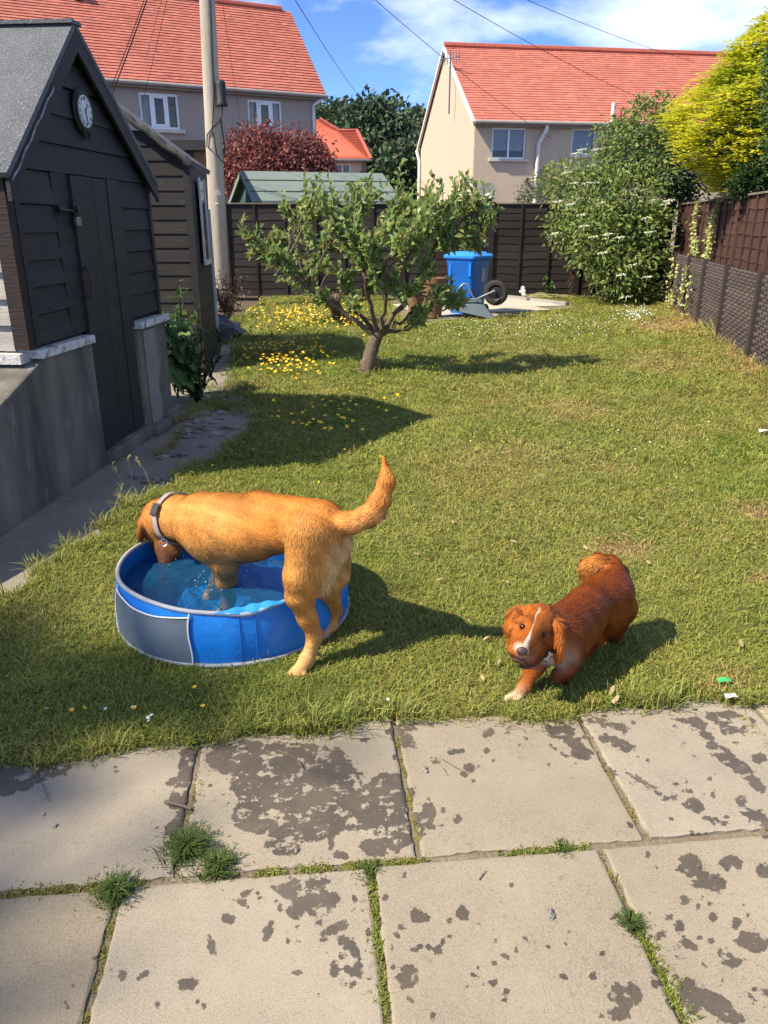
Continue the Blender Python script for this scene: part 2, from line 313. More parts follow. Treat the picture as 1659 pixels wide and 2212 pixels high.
# ---- far concrete pad with the bin
FP = [G(880, 702), G(1040, 690), G(1250, 667), Vector((3.62, 14.95, 0)), Vector((3.0, 16.9, 0)), Vector((.1, 16.9, 0))]
pad = MB(); pad.prism([Vector((p.x, p.y, -.03)) for p in FP], (0, 0, .062)); pad = pad.build('far_patio', M_BED); pad['kind'] = 'structure'
def pad_slabs():
    o = Vector((.3, 12.7, .034)); u = Vector((.955, .297, 0)); v = Vector((-.297, .955, 0))
    poly = [(p.x, p.y) for p in FP]
    def inside(x, y):
        c = False; j = len(poly)-1
        for i in range(len(poly)):
            if (poly[i][1] > y) != (poly[j][1] > y) and x < (poly[j][0]-poly[i][0])*(y-poly[i][1])/(poly[j][1]-poly[i][1])+poly[i][0]: c = not c
            j = i
        return c
    for i in range(-2, 8):
        for j in range(-2, 8):
            q = [o+u*(i*.6+.008)+v*(j*.6+.008), o+u*(i*.6+.592)+v*(j*.6+.008), o+u*(i*.6+.592)+v*(j*.6+.592), o+u*(i*.6+.008)+v*(j*.6+.592)]
            if sum(inside(p.x, p.y) for p in q) >= 3:
                b = MB(); b.prism(q, (0, 0, .016)); b.build('slab', M_PALE, pad)
pad_slabs()
M_KERB = mat('kerb_grey', (.33, .31, .28), (.24, .22, .2), 5, rough=.9, bump=.3)
b = MB(); b.bar(G(1062, 644)+Vector((0, 0, .04)), G(1225, 664)+Vector((0, 0, .04)), .09, .12); tag(b.build('kerb', M_KERB), kind='structure')
# ================================================================ the black shed
M_BLK = mat('black_stained_wood', (.013, .012, .013), (.026, .024, .024), 2.5, stretch=(1, 1, 9), rough=.62, bump=.35, bscale=22, spec=.4, objrand=.25)
M_BLK2 = mat('dark_weatherboard', (.011, .009, .0085), (.024, .019, .016), 2.2, stretch=(1, 1, 11), rough=.7, bump=.4, bscale=24, spec=.4, objrand=.35, c3=(.08, .066, .055), s3=5, f3=.62)
M_GREYW = mat('weathered_grey_wood', (.30, .27, .23), (.42, .39, .34), 3, stretch=(1, 1, 12), rough=.85, bump=.4, bscale=25, objrand=.15, c3=(.05, .04, .035), s3=6, f3=.6)
M_WHITEW = mat('flaking_white_paint', (.62, .60, .56), (.5, .48, .44), 5, rough=.8, c3=(.13, .11, .09), s3=16, f3=.52, bump=.5, bscale=40)
M_FELT = mat('mineral_roof_felt', (.10, .105, .115), (.15, .155, .165), 3, rough=.95, c3=(.30, .31, .32), s3=120, f3=.52, bump=.7, bscale=160, spec=.2)
M_CONC = mat('rough_render', (.23, .20, .16), (.07, .064, .056), 2.2, stretch=(1.6, 1.6, .4), rough=.95, c3=(.21, .20, .18), s3=7, f3=.58, bump=.5, bscale=60)
M_PATCH = mat('smooth_cement', (.26, .245, .215), (.20, .19, .17), 4, rough=.9, bump=.2, bscale=60)
M_STEEL = mat('dark_iron', (.03, .03, .032), rough=.45, spec=.5, metal=.5)
M_BRASS = mat('padlock_metal', (.32, .30, .24), (.22, .2, .16), 20, rough=.4, metal=.7)
SB = G(221, 997); _q = SB-G(0, 1144); SU = _q.normalized(); SN = Vector((SU.y, -SU.x, 0)); UP = Vector((0, 0, 1))
def SF(s, z, off=0.): return SB+SU*s+SN*off+UP*z
shed = empty('garden_shed', SF(.3, 0, -1), 'black boarded garden shed on a rendered plinth with grey felt gable roof', 'shed')
S0, S1, SA, ZE, ZA = -.645, 1.245, .235, 1.80, 2.545       # corners, apex, eaves height, apex height
def gab(s): return ZA-(ZA-ZE)*abs(s-SA)/((SA-S0) if s < SA else (S1-SA))
rb = random.Random(5)
def clap(sa, sb, z0, z1, name='board'):                   # one lapped board, lower edge proud; ends cut to the gable
    za, zb = min(z1, gab(sa)), min(z1, gab(sb))
    if z1 > ZE+.02:
        f = lambda z: (S0+(SA-S0)*(z-ZE)/(ZA-ZE), S1-(S1-SA)*(z-ZE)/(ZA-ZE))
        l0, r0 = f(max(z0, ZE)); l1, r1 = f(min(z1, ZA-.005)); a0, b0, a1, b1 = max(sa, l0), min(sb, r0), max(sa, l1), min(sb, r1)
    else: a0 = a1 = sa; b0 = b1 = sb
    if b0-a0 < .03: return
    j = rb.uniform(-.003, .003); w = rb.uniform(-.004, .004)
    b = MB(); b.hexa([SF(a0, z0+j, .022), SF(b0, z0+j+w, .022), SF(b0, z0+j+w, -.01), SF(a0, z0+j, -.01), SF(a1, z1-.004, .006), SF(b1, z1-.004+w, .006), SF(b1, z1-.004, -.01), SF(a1, z1-.004, -.01)])
    b.build(name, M_BLK, shed)
hh = [.86, 1.02, 1.165, 1.31, 1.455, 1.60, 1.775]
for i in range(6):
    clap(S0+.05, -.20, hh[i], hh[i+1]); clap(.715, S1-.03, hh[i], hh[i+1])
zz = [1.775, 1.93, 2.085, 2.24, 2.39, 2.535]
for i in range(5): clap(S0, S1, zz[i], zz[i+1])
part('wall', M_BLK, shed, lambda b: b.prism([SF(S0, .82, -.012), SF(S1, .82, -.012), SF(S1, ZE, -.012), SF(SA, ZA, -.012), SF(S0, ZE, -.012)], -SN*.03))
part('corner_post', mat('red_brown_stain', (.032, .017, .012), (.02, .012, .010), 3, stretch=(1, 1, 6), rough=.7, bump=.3), shed, lambda b: b.obox(SF(S0-.07, .85, -.06), SU*.07, SN*.085, UP*(ZE-.87)))
part('corner_post', M_BLK, shed, lambda b: b.obox(SF(S0+.002, .86, -.01), SU*.05, SN*.04, UP*(ZE-.88)))
part('corner_post', M_BLK, shed, lambda b: b.obox(SF(S1-.03, .83, -.02), SU*.045, SN*.05, UP*(ZE-.86)))
# the sunlit side towards the viewer: lapped boards
nz = 7
for i in range(nz):
    z0 = .84+i*.138
    b = MB(); b.hexa([SF(S0-.05, z0, -.07), SF(S0-.05, z0, -2.1), SF(S0-.02, z0, -2.1), SF(S0-.02, z0, -.07), SF(S0-.028, z0+.136, -.07), SF(S0-.028, z0+.136, -2.1), SF(S0-.01, z0+.136, -2.1), SF(S0-.01, z0+.136, -.07)])
    b.build('side_board', M_GREYW if i < 4 else M_BLK2, shed)
part('side_sill', M_WHITEW, shed, lambda b: b.obox(SF(S0-.10, .775, -.02), SU*.11, -SN*2.1, UP*.055))
part('back_wall', M_BLK, shed, lambda b: (b.obox(SF(S1-.05, .0, -.03), SU*.03, -SN*2.0, UP*1.8), b.prism([SF(S0+.02, .0, -2.05), SF(S1, 0, -2.05), SF(S1, ZE, -2.05), SF(SA, ZA, -2.05), SF(S0+.02, ZE, -2.05)], -SN*.03)))
# roof: two felt slopes with thickness, bargeboards
def roofslab(s_e, z_e, b):
    o0, o1 = .075, -2.2; t = .03
    d = Vector((SF(s_e, z_e)-SF(SA, ZA+.02))); nrm = SN.cross(d).normalized(); nrm = nrm if nrm.z > 0 else -nrm
    n = 14; pts0 = [SF(SA, ZA+.02, o0)+d*k/n for k in range(n+1)]
    b.prism([SF(SA, ZA+.02, o0), SF(s_e, z_e, o0), SF(s_e, z_e, o1), SF(SA, ZA+.02, o1)], nrm*t)
LE = (S0-.09, ZE-.085); RE = (S1+.075, ZE-.04)
rf = part('roof', M_FELT, shed, lambda b: roofslab(*LE, b)); part('felt_slope', M_FELT, rf, lambda b: roofslab(*RE, b))
part('ridge_strip', M_FELT, rf, lambda b: b.bar(SF(SA, ZA+.045, .085), SF(SA, ZA+.045, -2.2), .12, .02))
for e in (LE, RE):
    part('bargeboard', M_BLK, shed, lambda b: b.prism([SF(SA, ZA+.012, .05), SF(e[0], e[1]-.008, .05), SF(e[0], e[1]-.11, .05), SF(SA, ZA-.10, .05)], SN*.022))
part('felt_edge', mat('torn_felt_edge', (.42, .42, .43), (.1, .1, .1), 30, rough=.9), rf, lambda b: b.tube([SF(LE[0]+(SA-LE[0])*t, LE[1]-.035+(ZA+.02-LE[1])*t+.006*math.sin(40*t), .076) for t in np.linspace(.02, .62, 30)], .005, 5))
# door: planks, ledges behind, frame, sill
door = part('door', M_BLK, shed, lambda b: b.obox(SF(.0, .09, .004), SU*.67, SN*.012, UP*1.675))
pl = [(.0, .10), (.105, .30), (.305, .50), (.505, .665)]
for k, (p, q) in enumerate(pl): part('plank', M_BLK, door, lambda b: b.obox(SF(p, .085+k % 2*.004, .016), SU*(q-p), SN*(.02 if k in (0, 3) else .014), UP*1.68))
part('door_frame', M_BLK, shed, lambda b: b.obox(SF(-.195, .86, .0), SU*.19, SN*.016, UP*.915))
part('door_frame', M_BLK, shed, lambda b: b.obox(SF(.672, .80, .0), SU*.04, SN*.03, UP*.96))
part('door_sill', M_CONC, shed, lambda b: b.obox(SF(-.02, -.02, -.05), SU*.74, SN*.14, UP*.095), bevel=.012)
# bolt with padlock, pull handle
bolt = part('bolt', M_STEEL, shed, lambda b: (b.tube([SF(-.20, 1.575, .045), SF(.03, 1.565, .045)], .009, 8), b.obox(SF(-.18, 1.555, .022), SU*.10, SN*.012, UP*.045), b.obox(SF(-.03, 1.545, .036), SU*.09, SN*.012, UP*.05), b.lathe(SF(-.01, 1.58, .055), [(.0, 0), (.016, 0), (.018, .012), (.0, .02)], 10, SN)))
for s_ in (-.165, -.10, -.02, .04): part('screw', M_BRASS, bolt, lambda b: b.lathe(SF(s_, 1.572, .034), [(.0, 0), (.006, 0), (.004, .006), (0, .007)], 8, SN))
lk = MB(); lk.obox(SF(-.035, 1.485, .045), SU*.05, SN*.022, UP*.05); lk = lk.build('padlock', M_BRASS, None, bevel=.004); tag(lk, 'small square padlock hanging from the black shed door bolt', 'padlock')
part('shackle', M_STEEL, lk, lambda b: b.tube([SF(-.026+.016*(1-math.cos(t)), 1.535+.035*math.sin(t) if 0 < t < math.pi else 1.535, .056) for t in np.linspace(0, math.pi, 9)], .004, 6))
part('handle', mat('brown_handle', (.05, .035, .03), rough=.5), shed, lambda b: b.tube([SF(-.0+.02, 1.235, .034), SF(.02, 1.245, .06), SF(.024, 1.19, .07), SF(.028, 1.12, .07), SF(.028, 1.07, .06), SF(.028, 1.065, .034)], [.014, .009, .008, .008, .009, .014], 8))
# rendered dwarf walls
def wallblock(poly, name, thick=.20, m=M_CONC):
    b = MB(); b.prism([SF(s, z, .045) for s, z in poly], -SN*thick); o = b.build(name, m, shed, bevel=.012); return o
pl1 = wallblock([(-2.6, -.05), (-.012, -.05), (-.012, .79), (-.62, .79), (-1.03, .655), (-1.9, .40), (-2.6, .2)], 'plinth', .22)
part('coping', M_WHITEW, pl1, lambda b: b.prism([SF(-.66, .792, .065), SF(-.02, .792, .075), SF(-.02, .792, -.15), SF(-.66, .792, -.15)], UP*.05), bevel=.006)
pl2 = wallblock([(.69, -.03), (1.27, -.03), (1.262, .78), (.735, .78), (.72, .5), (.70, .25)], 'plinth', .3)
part('coping', M_WHITEW, pl2, lambda b: b.prism([SF(.71, .782, .085), SF(1.30, .782, .075), SF(1.30, .782, -.2), SF(.71, .782, -.2)], UP*.05), bevel=.006)
part('cement_patch', M_PATCH, pl2, lambda b: b.prism([SF(.80, .06, .046), SF(1.0, .05, .046), SF(1.02, .2, .046), SF(.98, .33, .046), (SF(1.06, .48, .046)), SF(1.01, .6, .046), SF(1.0, .76, .046), SF(.79, .76, .046)], SN*.012), bevel=.005)
part('footing', M_CONC, pl2, lambda b: (b.obox(SF(.70, -.02, .03), SU*.30, SN*.10, UP*.085), b.obox(SF(1.0, -.02, .03), SU*.32, SN*.07, UP*.13)), bevel=.02)
# clock on the gable
CK = SF(.29, 2.137, .03)
M_DIAL = mat('clock_dial', (.55, .60, .60), (.45, .5, .5), 12, rough=.4)
ck = MB(); ck.lathe(CK, [(.0, 0), (.122, 0), (.125, .006), (.112, .012), (.114, .018), (.100, .022), (.092, .017), (.0, .016)], 40, SN); ck = ck.build('clock', M_BLK, None, smooth=True, loc=CK)
tag(ck, 'round white dialled clock in an ornate black surround high on the shed gable', 'clock')
part('dial', M_DIAL, ck, lambda b: b.lathe(CK+SN*.0165, [(0, 0), (.0895, 0), (.0895, .002), (0, .0025)], 40, SN), smooth=True)
def ckp(r, a, o=.0205): return CK+SN*o+SU*(r*math.sin(a))+UP*(r*math.cos(a))
part('hand', M_STEEL, ck, lambda b: b.bar(ckp(-.012, R(42)), ckp(.058, R(42)), .006, .002, SN)); part('hand', M_STEEL, ck, lambda b: b.bar(ckp(-.015, R(170), .0225), ckp(.07, R(170), .0225), .005, .002, SN))
part('ornament', M_BLK, ck, lambda b: [b.tube([ckp(.110+.018*math.sin(k), R(180+d*(20-k*4)), .01) + UP*(-.012*k) for k in range(5)], [.012, .01, .012, .008, .004], 6) for d in (-1, 1)] + [b.tube([ckp(.125, R(a), .004) for a in range(0, 361, 15)], .006, 6)])
NUM = ['XII', 'I', 'II', 'III', 'IIII', 'V', 'VI', 'VII', 'VIII', 'IX', 'X', 'XI']
def font(txt, size, origin, x, y, m, parent, name, ext=.0006):
    cu = bpy.data.curves.new(name, 'FONT'); cu.body = txt; cu.size = size; cu.align_x = 'CENTER'; cu.align_y = 'CENTER'; cu.extrude = ext; cu.materials.append(m)
    t_ = bpy.data.objects.new('t', cu); COL.objects.link(t_); dg = bpy.context.evaluated_depsgraph_get(); me = bpy.data.meshes.new_from_object(t_.evaluated_get(dg)); bpy.data.objects.remove(t_)
    if not me.materials: me.materials.append(m)
    o = link(name, me, parent, tuple(vv(origin)-ORG[parent])); x = vv(x).normalized(); y = vv(y).normalized(); z = x.cross(y)
    o.rotation_euler = Matrix((x, y, z)).transposed().to_euler(); return o
for k, t in enumerate(NUM):
    a_ = R(30*k); rad = SU*math.sin(a_)+UP*math.cos(a_); font(t, .025, ckp(.071, a_, .0200), SU*math.cos(a_)-UP*math.sin(a_), rad, M_STEEL, ck, 'numeral')
# ================================================================ second shed (weatherboarded) behind it
sh2 = empty('weatherboard_shed', (-2.9, 9.2, 0), 'dark brown weatherboarded shed with mossy felt edge behind the black shed', 'shed')
Y2 = 8.3; XR = -1.955; M_WFR = mat('white_gloss_frame', (.66, .68, .68), (.52, .54, .54), 8, rough=.6)
for i in range(17):
    z0 = .05+i*.135; z1 = z0+.134
    xl = lambda z: -3.7 if z < 2.05 else -3.7
    xr = lambda z: XR if z < 2.05 else XR-(z-2.05)/.72
    if z1 > 2.55: break
    b = MB(); b.hexa([(xl(z0), Y2-.016, z0), (xr(z0), Y2-.016, z0), (xr(z0), Y2+.01, z0), (xl(z0), Y2+.01, z0), (xl(z1), Y2-.006, z1), (xr(z1), Y2-.006, z1), (xr(z1), Y2+.01, z1), (xl(z1), Y2+.01, z1)]); b.build('board', M_BLK2, sh2)
SD2 = Vector((-.10, 1, 0)).normalized()
part('corner_post', M_BLK, sh2, lambda b: b.obox((XR-.03, Y2-.03, .0), (.07, 0, 0), (0, .05, 0), (0, 0, 2.04)))
part('side_wall', M_BLK, sh2, lambda b: b.obox((XR+.015, Y2+.03, 0), SD2*1.35, (-.03, 0, 0), (0, 0, 2.03)))
for i in range(14): part('side_board', M_BLK, sh2, lambda b: b.obox((XR+.018, Y2+.03, .04+i*.142), SD2*1.34, (.012, 0, 0), (0, 0, .138)))
sw = part('window', M_WFR, sh2, lambda b: (b.obox(Vector((XR+.032, Y2+.33, 1.12)), SD2*.06, (.02, 0, 0), (0, 0, .82)), b.obox(Vector((XR+.032, Y2+.33, 1.10))+SD2*.42, SD2*.06, (.02, 0, 0), (0, 0, .84)), b.obox(Vector((XR+.032, Y2+.33, 1.08)), SD2*.48, (.03, 0, 0), (0, 0, .045))))
part('pane', mat('shed_glass', (.012, .014, .016), rough=.08, spec=.6), sw, lambda b: b.obox(Vector((XR+.032, Y2+.39, 1.12)), SD2*.36, (.006, 0, 0), (0, 0, .8)))
part('downpipe', M_WFR, sh2, lambda b: b.obox(Vector((XR+.032, Y2+.03, .25))+SD2*1.24, SD2*.06, (.03, 0, 0), (0, 0, 1.4)))
r2 = MB()
q0 = Vector((XR+.06, Y2-.1, 2.03)); q1 = Vector((XR-1.3, Y2-.1, 2.03+1.36*.72))
r2.prism([q0, q1, q1+SD2*1.7, q0+SD2*1.7], (.02, 0, .045)); r2 = r2.build('roof', M_FELT, sh2)
part('verge', mat('mossy_felt', (.10, .097, .085), (.04, .04, .035), 14, rough=.95, bump=.8, bscale=60), r2, lambda b: b.tube([q0+(q1-q0)*t+Vector((0, -.01, .02+.012*math.sin(31*t)+.008*math.sin(67*t))) for t in np.linspace(-.01, 1, 40)], [.030+.004*math.sin(k*1.7) for k in range(40)], 8), smooth=True)
part('rear_slope', M_FELT, r2, lambda b: b.prism([q1, q1+Vector((-1.3, 0, -.9)), q1+Vector((-1.3, 0, -.9))+SD2*1.7, q1+SD2*1.7], (0, 0, .045)))
# ================================================================ orange timber outbuilding beyond the fence
M_ORW = mat('orange_timber', (.30, .15, .065), (.22, .105, .045), 3, stretch=(1, 1, 8), rough=.7, bump=.2, objrand=.2)
tb = empty('timber_outbuilding', (-4.8, 19, 0), 'orange brown timber outbuilding with flat black roof edge behind the pole', 'outbuilding')
for i in range(20): part('board', M_ORW, tb, lambda b: b.obox((-7.2, 18.55, .02+i*.148), (3.25, 0, 0), (0, .03, 0), (0, 0, .143)))
part('side_wall', M_ORW, tb, lambda b: b.obox((-3.98, 18.58, .0), (.03, 0, 0), (0, 1.6, 0), (0, 0, 2.95)))
part('corner_post', M_BLK, tb, lambda b: b.obox((-4.35, 18.5, .0), (.16, 0, 0), (0, .05, 0), (0, 0, 2.98)))
part('roof', M_BLK, tb, lambda b: b.obox((-7.4, 18.35, 2.98), (3.55, 0, 0), (0, 2.1, 0), (0, 0, .2)))
# ================================================================ houses
M_HARL = mat('grey_roughcast', (.48, .395, .33), (.37, .305, .255), 45, rough=.95, c3=(.60, .52, .45), s3=60, f3=.54, bump=.8, bscale=60, bdist=.05)
M_CREAM = mat('cream_roughcast', (.66, .53, .385), (.56, .445, .32), 28, rough=.95, bump=.8, bscale=45, bdist=.06)
M_TILE = mat('red_clay_tile', (.49, .158, .108), (.41, .125, .088), 1.2, rough=.8, attr='tint', objrand=.10, c3=(.56, .20, .14), s3=5, f3=.55, bump=.2, bscale=20)
M_RIDGE = mat('ridge_tile_red', (.40, .10, .06), (.33, .09, .06), 3, rough=.85, c3=(.35, .3, .26), s3=4, f3=.62)
M_UPVC = mat('white_plastic', (.80, .80, .79), rough=.35, spec=.5)
M_GUT = mat('pale_gutter', (.36, .31, .27), (.27, .235, .205), 3, rough=.6)
M_PIPE = mat('cream_pipe', (.74, .69, .62), rough=.5)
M_SILL = mat('stone_sill', (.62, .56, .47), (.52, .47, .4), 5, rough=.9)
M_CURT = mat('pale_curtain', (.82, .82, .82), (.72, .72, .73), 3, stretch=(8, 8, .4), rough=.9, trans=.3)
M_ROOM = mat('room_dark', (.11, .105, .10), rough=.9)
def glass_mat():
    m = bpy.data.materials.new('window_glass'); m.use_nodes = True; t = m.node_tree; N = t.nodes; K = t.links.new
    gl = N.new('ShaderNodeBsdfGlossy'); gl.inputs['Roughness'].default_value = .02; tr = N.new('ShaderNodeBsdfTransparent'); tr.inputs[0].default_value = (.82, .86, .88, 1)
    fr = N.new('ShaderNodeFresnel'); fr.inputs[0].default_value = 1.7; ms = N.new('ShaderNodeMixShader')
    K(fr.outputs[0], ms.inputs[0]); K(tr.outputs[0], ms.inputs[1]); K(gl.outputs[0], ms.inputs[2]); K(ms.outputs[0], N['Material Output'].inputs[0]); return m
M_GLASS = glass_mat()
def house_frame(o, ang):
    u = Vector((math.cos(ang), math.sin(ang), 0)); return vv(o), u, Vector((-u.y, u.x, 0))       # u along the wall, n away from the viewer
def wall_holes(b, o, u, n, s0, s1, z0, z1, holes, th=.25):
    ss = sorted({s0, s1, *[h[0] for h in holes], *[h[1] for h in holes]}); zs = sorted({z0, z1, *[h[2] for h in holes], *[h[3] for h in holes]})
    for i in range(len(ss)-1):
        run = None
        for j in range(len(zs)-1):
            cs, cz = (ss[i]+ss[i+1])/2, (zs[j]+zs[j+1])/2
            if any(h[0] < cs < h[1] and h[2] < cz < h[3] for h in holes): continue
            b.obox(o+u*ss[i]+UP*zs[j], u*(ss[i+1]-ss[i]), n*th, UP*(zs[j+1]-zs[j]))
def window(root, o, u, n, h, mull, curtains=(), blind=False, sill=True, fw=.07):
    s0, s1, z0, z1 = h; d = .07
    w = part('window', M_UPVC, root, lambda b: (b.obox(o+u*s0+n*d+UP*z0, u*(s1-s0), n*.06, UP*fw), b.obox(o+u*s0+n*d+UP*(z1-fw), u*(s1-s0), n*.06, UP*fw), b.obox(o+u*s0+n*d+UP*(z0+fw), u*fw, n*.06, UP*(z1-z0-2*fw)), b.obox(o+u*(s1-fw)+n*d+UP*(z0+fw), u*fw, n*.06, UP*(z1-z0-2*fw))))
    xs = [s0+fw]+[s0+(s1-s0)*m for m in mull]+[s1-fw]
    for m in mull: part('mullion', M_UPVC, w, lambda b: b.obox(o+u*(s0+(s1-s0)*m-.035)+n*(d-.01)+UP*(z0+fw), u*.07, n*.06, UP*(z1-z0-2*fw)))
    for k in range(len(xs)-1):
        part('pane', M_GLASS, w, lambda b: b.add([o+u*(xs[k]+.03)+n*(d+.03)+UP*(z0+fw), o+u*(xs[k+1]-.03)+n*(d+.03)+UP*(z0+fw), o+u*(xs[k+1]-.03)+n*(d+.03)+UP*(z1-fw), o+u*(xs[k]+.03)+n*(d+.03)+UP*(z1-fw)], [(0, 1, 2, 3)]))
    if len(mull) == 2:
        a, c = xs[1]+.035, xs[2]-.035
        part('sash', M_UPVC, w, lambda b: (b.obox(o+u*a+n*(d-.02)+UP*(z0+fw+.002), u*(c-a), n*.05, UP*.06), b.obox(o+u*a+n*(d-.02)+UP*(z1-fw-.062), u*(c-a), n*.05, UP*.06), b.obox(o+u*a+n*(d-.02)+UP*(z0+fw+.064), u*.06, n*.05, UP*(z1-z0-2*fw-.128)), b.obox(o+u*(c-.06)+n*(d-.02)+UP*(z0+fw+.064), u*.06, n*.05, UP*(z1-z0-2*fw-.128))))
    if sill: part('sill', M_SILL, w, lambda b: b.obox(o+u*(s0-.12)-n*.10+UP*(z0-.10), u*(s1-s0+.24), n*.28, UP*.098), bevel=.01)
    for (ca, cb, cz0) in curtains:
        def cur(b):
            k = 25; V = []
            for i in range(k):
                t = i/(k-1); q = o+u*(s0+(s1-s0)*(ca+(cb-ca)*t))+n*(.2+.03*math.sin(t*22))
                V += [q+UP*(z0+(z1-z0)*cz0), q+UP*z1]
            b.add(V, [(2*i, 2*i+2, 2*i+3, 2*i+1) for i in range(k-1)])
        part('curtain', M_CURT, w, cur, smooth=True)
    return w
def tile_mesh(w, hgt, th):
    b = MB(); b.obox((0.001, -.02, 0), (w-.002, 0, 0), (0, hgt+.02, 0), (0, 0, th)); me = bpy.data.meshes.new('tile'); 
    me.from_pydata(b.v, [], [f for f in b.f]); a = me.color_attributes.new('tint', 'FLOAT_COLOR', 'POINT'); a.data.foreach_set('color', [1.]*4*len(b.v)); me.materials.append(M_TILE); me.update(); return me
def tile_roof(root, o, u, sv, L, w, n_course, clip=None, single=300):
    """o eave start, u along the eave, sv vector up the slope; tiles lapped like real ones"""
    S = sv.length; ch = S/n_course; d = sv.normalized(); nrm = u.cross(d).normalized()
    if nrm.z < 0: nrm = -nrm
    tilt = math.atan(.022/ch); me = tile_mesh(w, ch*1.0, .016); rt = random.Random(11); spots = []
    for j in range(n_course):
        for i in range(-1, int(L/w)+1):
            x = i*w+(w/2 if j % 2 else 0)
            if x < -.01 or x+w > L+.01: 
                if not (-w < x < L): continue
                x = max(0, min(L-w, x))
            if clip and not clip(x+w/2, (j+.5)*ch): continue
            spots.append((x, j*ch))
    pts = [o+u*x+d*y for x, y in spots]
    vis = []
    for p in pts:
        px, py = proj(p); vis.append((0 if (-20 < px < 1680 and -30 < py < 800) else 1e3)+p.length)
    order = sorted(range(len(pts)), key=lambda k: vis[k]); near = set(order[:single])
    dt = (d*math.cos(tilt)-nrm*math.sin(tilt)).normalized(); nt_ = u.cross(dt).normalized()
    if nt_.z < 0: nt_ = -nt_
    Rm = np.array([[u.x, dt.x, nt_.x], [u.y, dt.y, nt_.y], [u.z, dt.z, nt_.z]]); rot = Matrix([list(r) for r in Rm]).to_euler()
    base = np.array([v.co[:] for v in me.vertices]); fc = np.array([p.vertices[:] for p in me.polygons])
    V, F, T = [], [], []
    for k, p in enumerate(pts):
        jz = rt.uniform(0, .003)
        q = p+nrm*(.024+jz)+u*rt.uniform(-.003, .003)
        if k in near:
            t = bpy.data.objects.new('tile', me); COL.objects.link(t); t.parent = root; t.location = q-ORG[root]; t.rotation_euler = rot
        else:
            F.append(fc+len(V)*len(base)); V.append(base@Rm.T+np.array(q)); g = rt.uniform(.88, 1.1); T.append(np.full((len(base), 3), g)*np.array([1, rt.uniform(.97, 1.04), 1]))
    tl = np_obj('roof_tiles', np.concatenate(V), np.concatenate(F), M_TILE, root, attrs={'tint': np.concatenate(T)}); tl['kind'] = 'stuff'
    b = MB(); b.prism([o, o+u*L, o+u*L+sv, o+sv], -nrm*.05); return b
# ---- left house
hl = empty('semi_detached_house', (-9, 29, 0), 'grey roughcast house with long red tiled roof behind the sheds', 'house')
E1 = P(681, 203, 26.8); E0 = P(200, 168, 23.9); ul = (E0-E1); ul.z = 0; ul.normalize(); ulr = -ul
oL, uL, nL = house_frame((E1.x, E1.y, 0)+ulr*0 if False else (E1.x, E1.y, 0), math.atan2(ulr.y, ulr.x))
ZL = 5.2; LL = 15.
def lw(x, y):                                              # window position on the wall plane
    a, b, d = ray(x, y); nn = nL; t = (oL.dot(nn))/(a*nn.x+b*nn.y); p = Vector((a*t, b*t, CAMH+d*t)); return (p-oL).dot(uL), p.z
w1a, w1b = lw(298, 193), lw(391, 281); w2a, w2b = lw(534, 209), lw(612, 289)
hA = (w1a[0], w1b[0], w1b[1], w1a[1]-.05); hB = (w2a[0], w2b[0], w2b[1], w2a[1]-.05)
part('wall', M_HARL, hl, lambda b: (wall_holes(b, oL, uL, nL, -LL, 0, 0, ZL+.1, [hA, hB]), b.prism([oL+nL*.26, oL+nL*5.4, oL+nL*5.4+UP*5.2, oL+nL*2.7+UP*7.85, oL+nL*.26+UP*5.3], -uL*.25), b.obox(oL-uL*LL+nL*5.2, uL*(LL-.3), nL*.2, UP*5.2), b.obox(oL-uL*(LL+.2)+nL*.0, uL*.2, nL*5.4, UP*5.2)))
part('ceiling', M_ROOM, hl, lambda b: b.obox(oL-uL*LL+nL*.3+UP*(ZL+.05), uL*(LL-.3), nL*4.8, UP*.05))
window(hl, oL, uL, nL, hA, (.30, .70), [(.02, .3, 0), (.93, 1.0, 0)]); window(hl, oL, uL, nL, hB, (.30, .70), [(.02, .22, 0), (.74, 1.0, 0)])
oe = oL-uL*LL-nL*.22+UP*(ZL-.05); svL = nL*2.95+UP*2.83
tile_roof(hl, oe, uL, svL, LL+.28, .165, 32).build('roof', M_RIDGE, hl)
part('roof_slope', M_RIDGE, hl, lambda b: b.prism([oe+svL, oe+svL+uL*(LL+.28), oe+svL+uL*(LL+.28)+nL*2.8-UP*2.7, oe+svL+nL*2.8-UP*2.7], (0, 0, -.06)))
for i in range(50):
    a_ = oe+svL+uL*(i*.3)+UP*.03; part('ridge_tile', M_RIDGE, hl, lambda b: b.tube([a_, a_+uL*.29], .11, 8))
part('gutter', M_GUT, hl, lambda b: b.tube([oe-nL*.06+UP*.0, oe-nL*.06+uL*(LL+.3)], .06, 8), smooth=True)
part('fascia', M_GUT, hl, lambda b: b.obox(oe+nL*.02-UP*.10, uL*(LL+.26), nL*.03, UP*.12))
part('verge', M_GUT, hl, lambda b: b.bar(oe+uL*(LL+.27)-UP*.0, oe+uL*(LL+.27)+svL, .05, .05))
part('downpipe', M_PIPE, hl, lambda b: b.tube([oe+uL*(LL+.22)-nL*.04, oL+uL*-.1-nL*.06+UP*4.9, oL+uL*-.1-nL*.06+UP*4.7, oL+uL*-.1-nL*.06], .045, 8), smooth=True)
part('roof_vent', M_RIDGE, hl, lambda b: b.lathe(P(168, 2, 26.0), [(.0, 0), (.16, 0), (.13, .28), (.17, .32), (.17, .42), (0, .45)], 10))
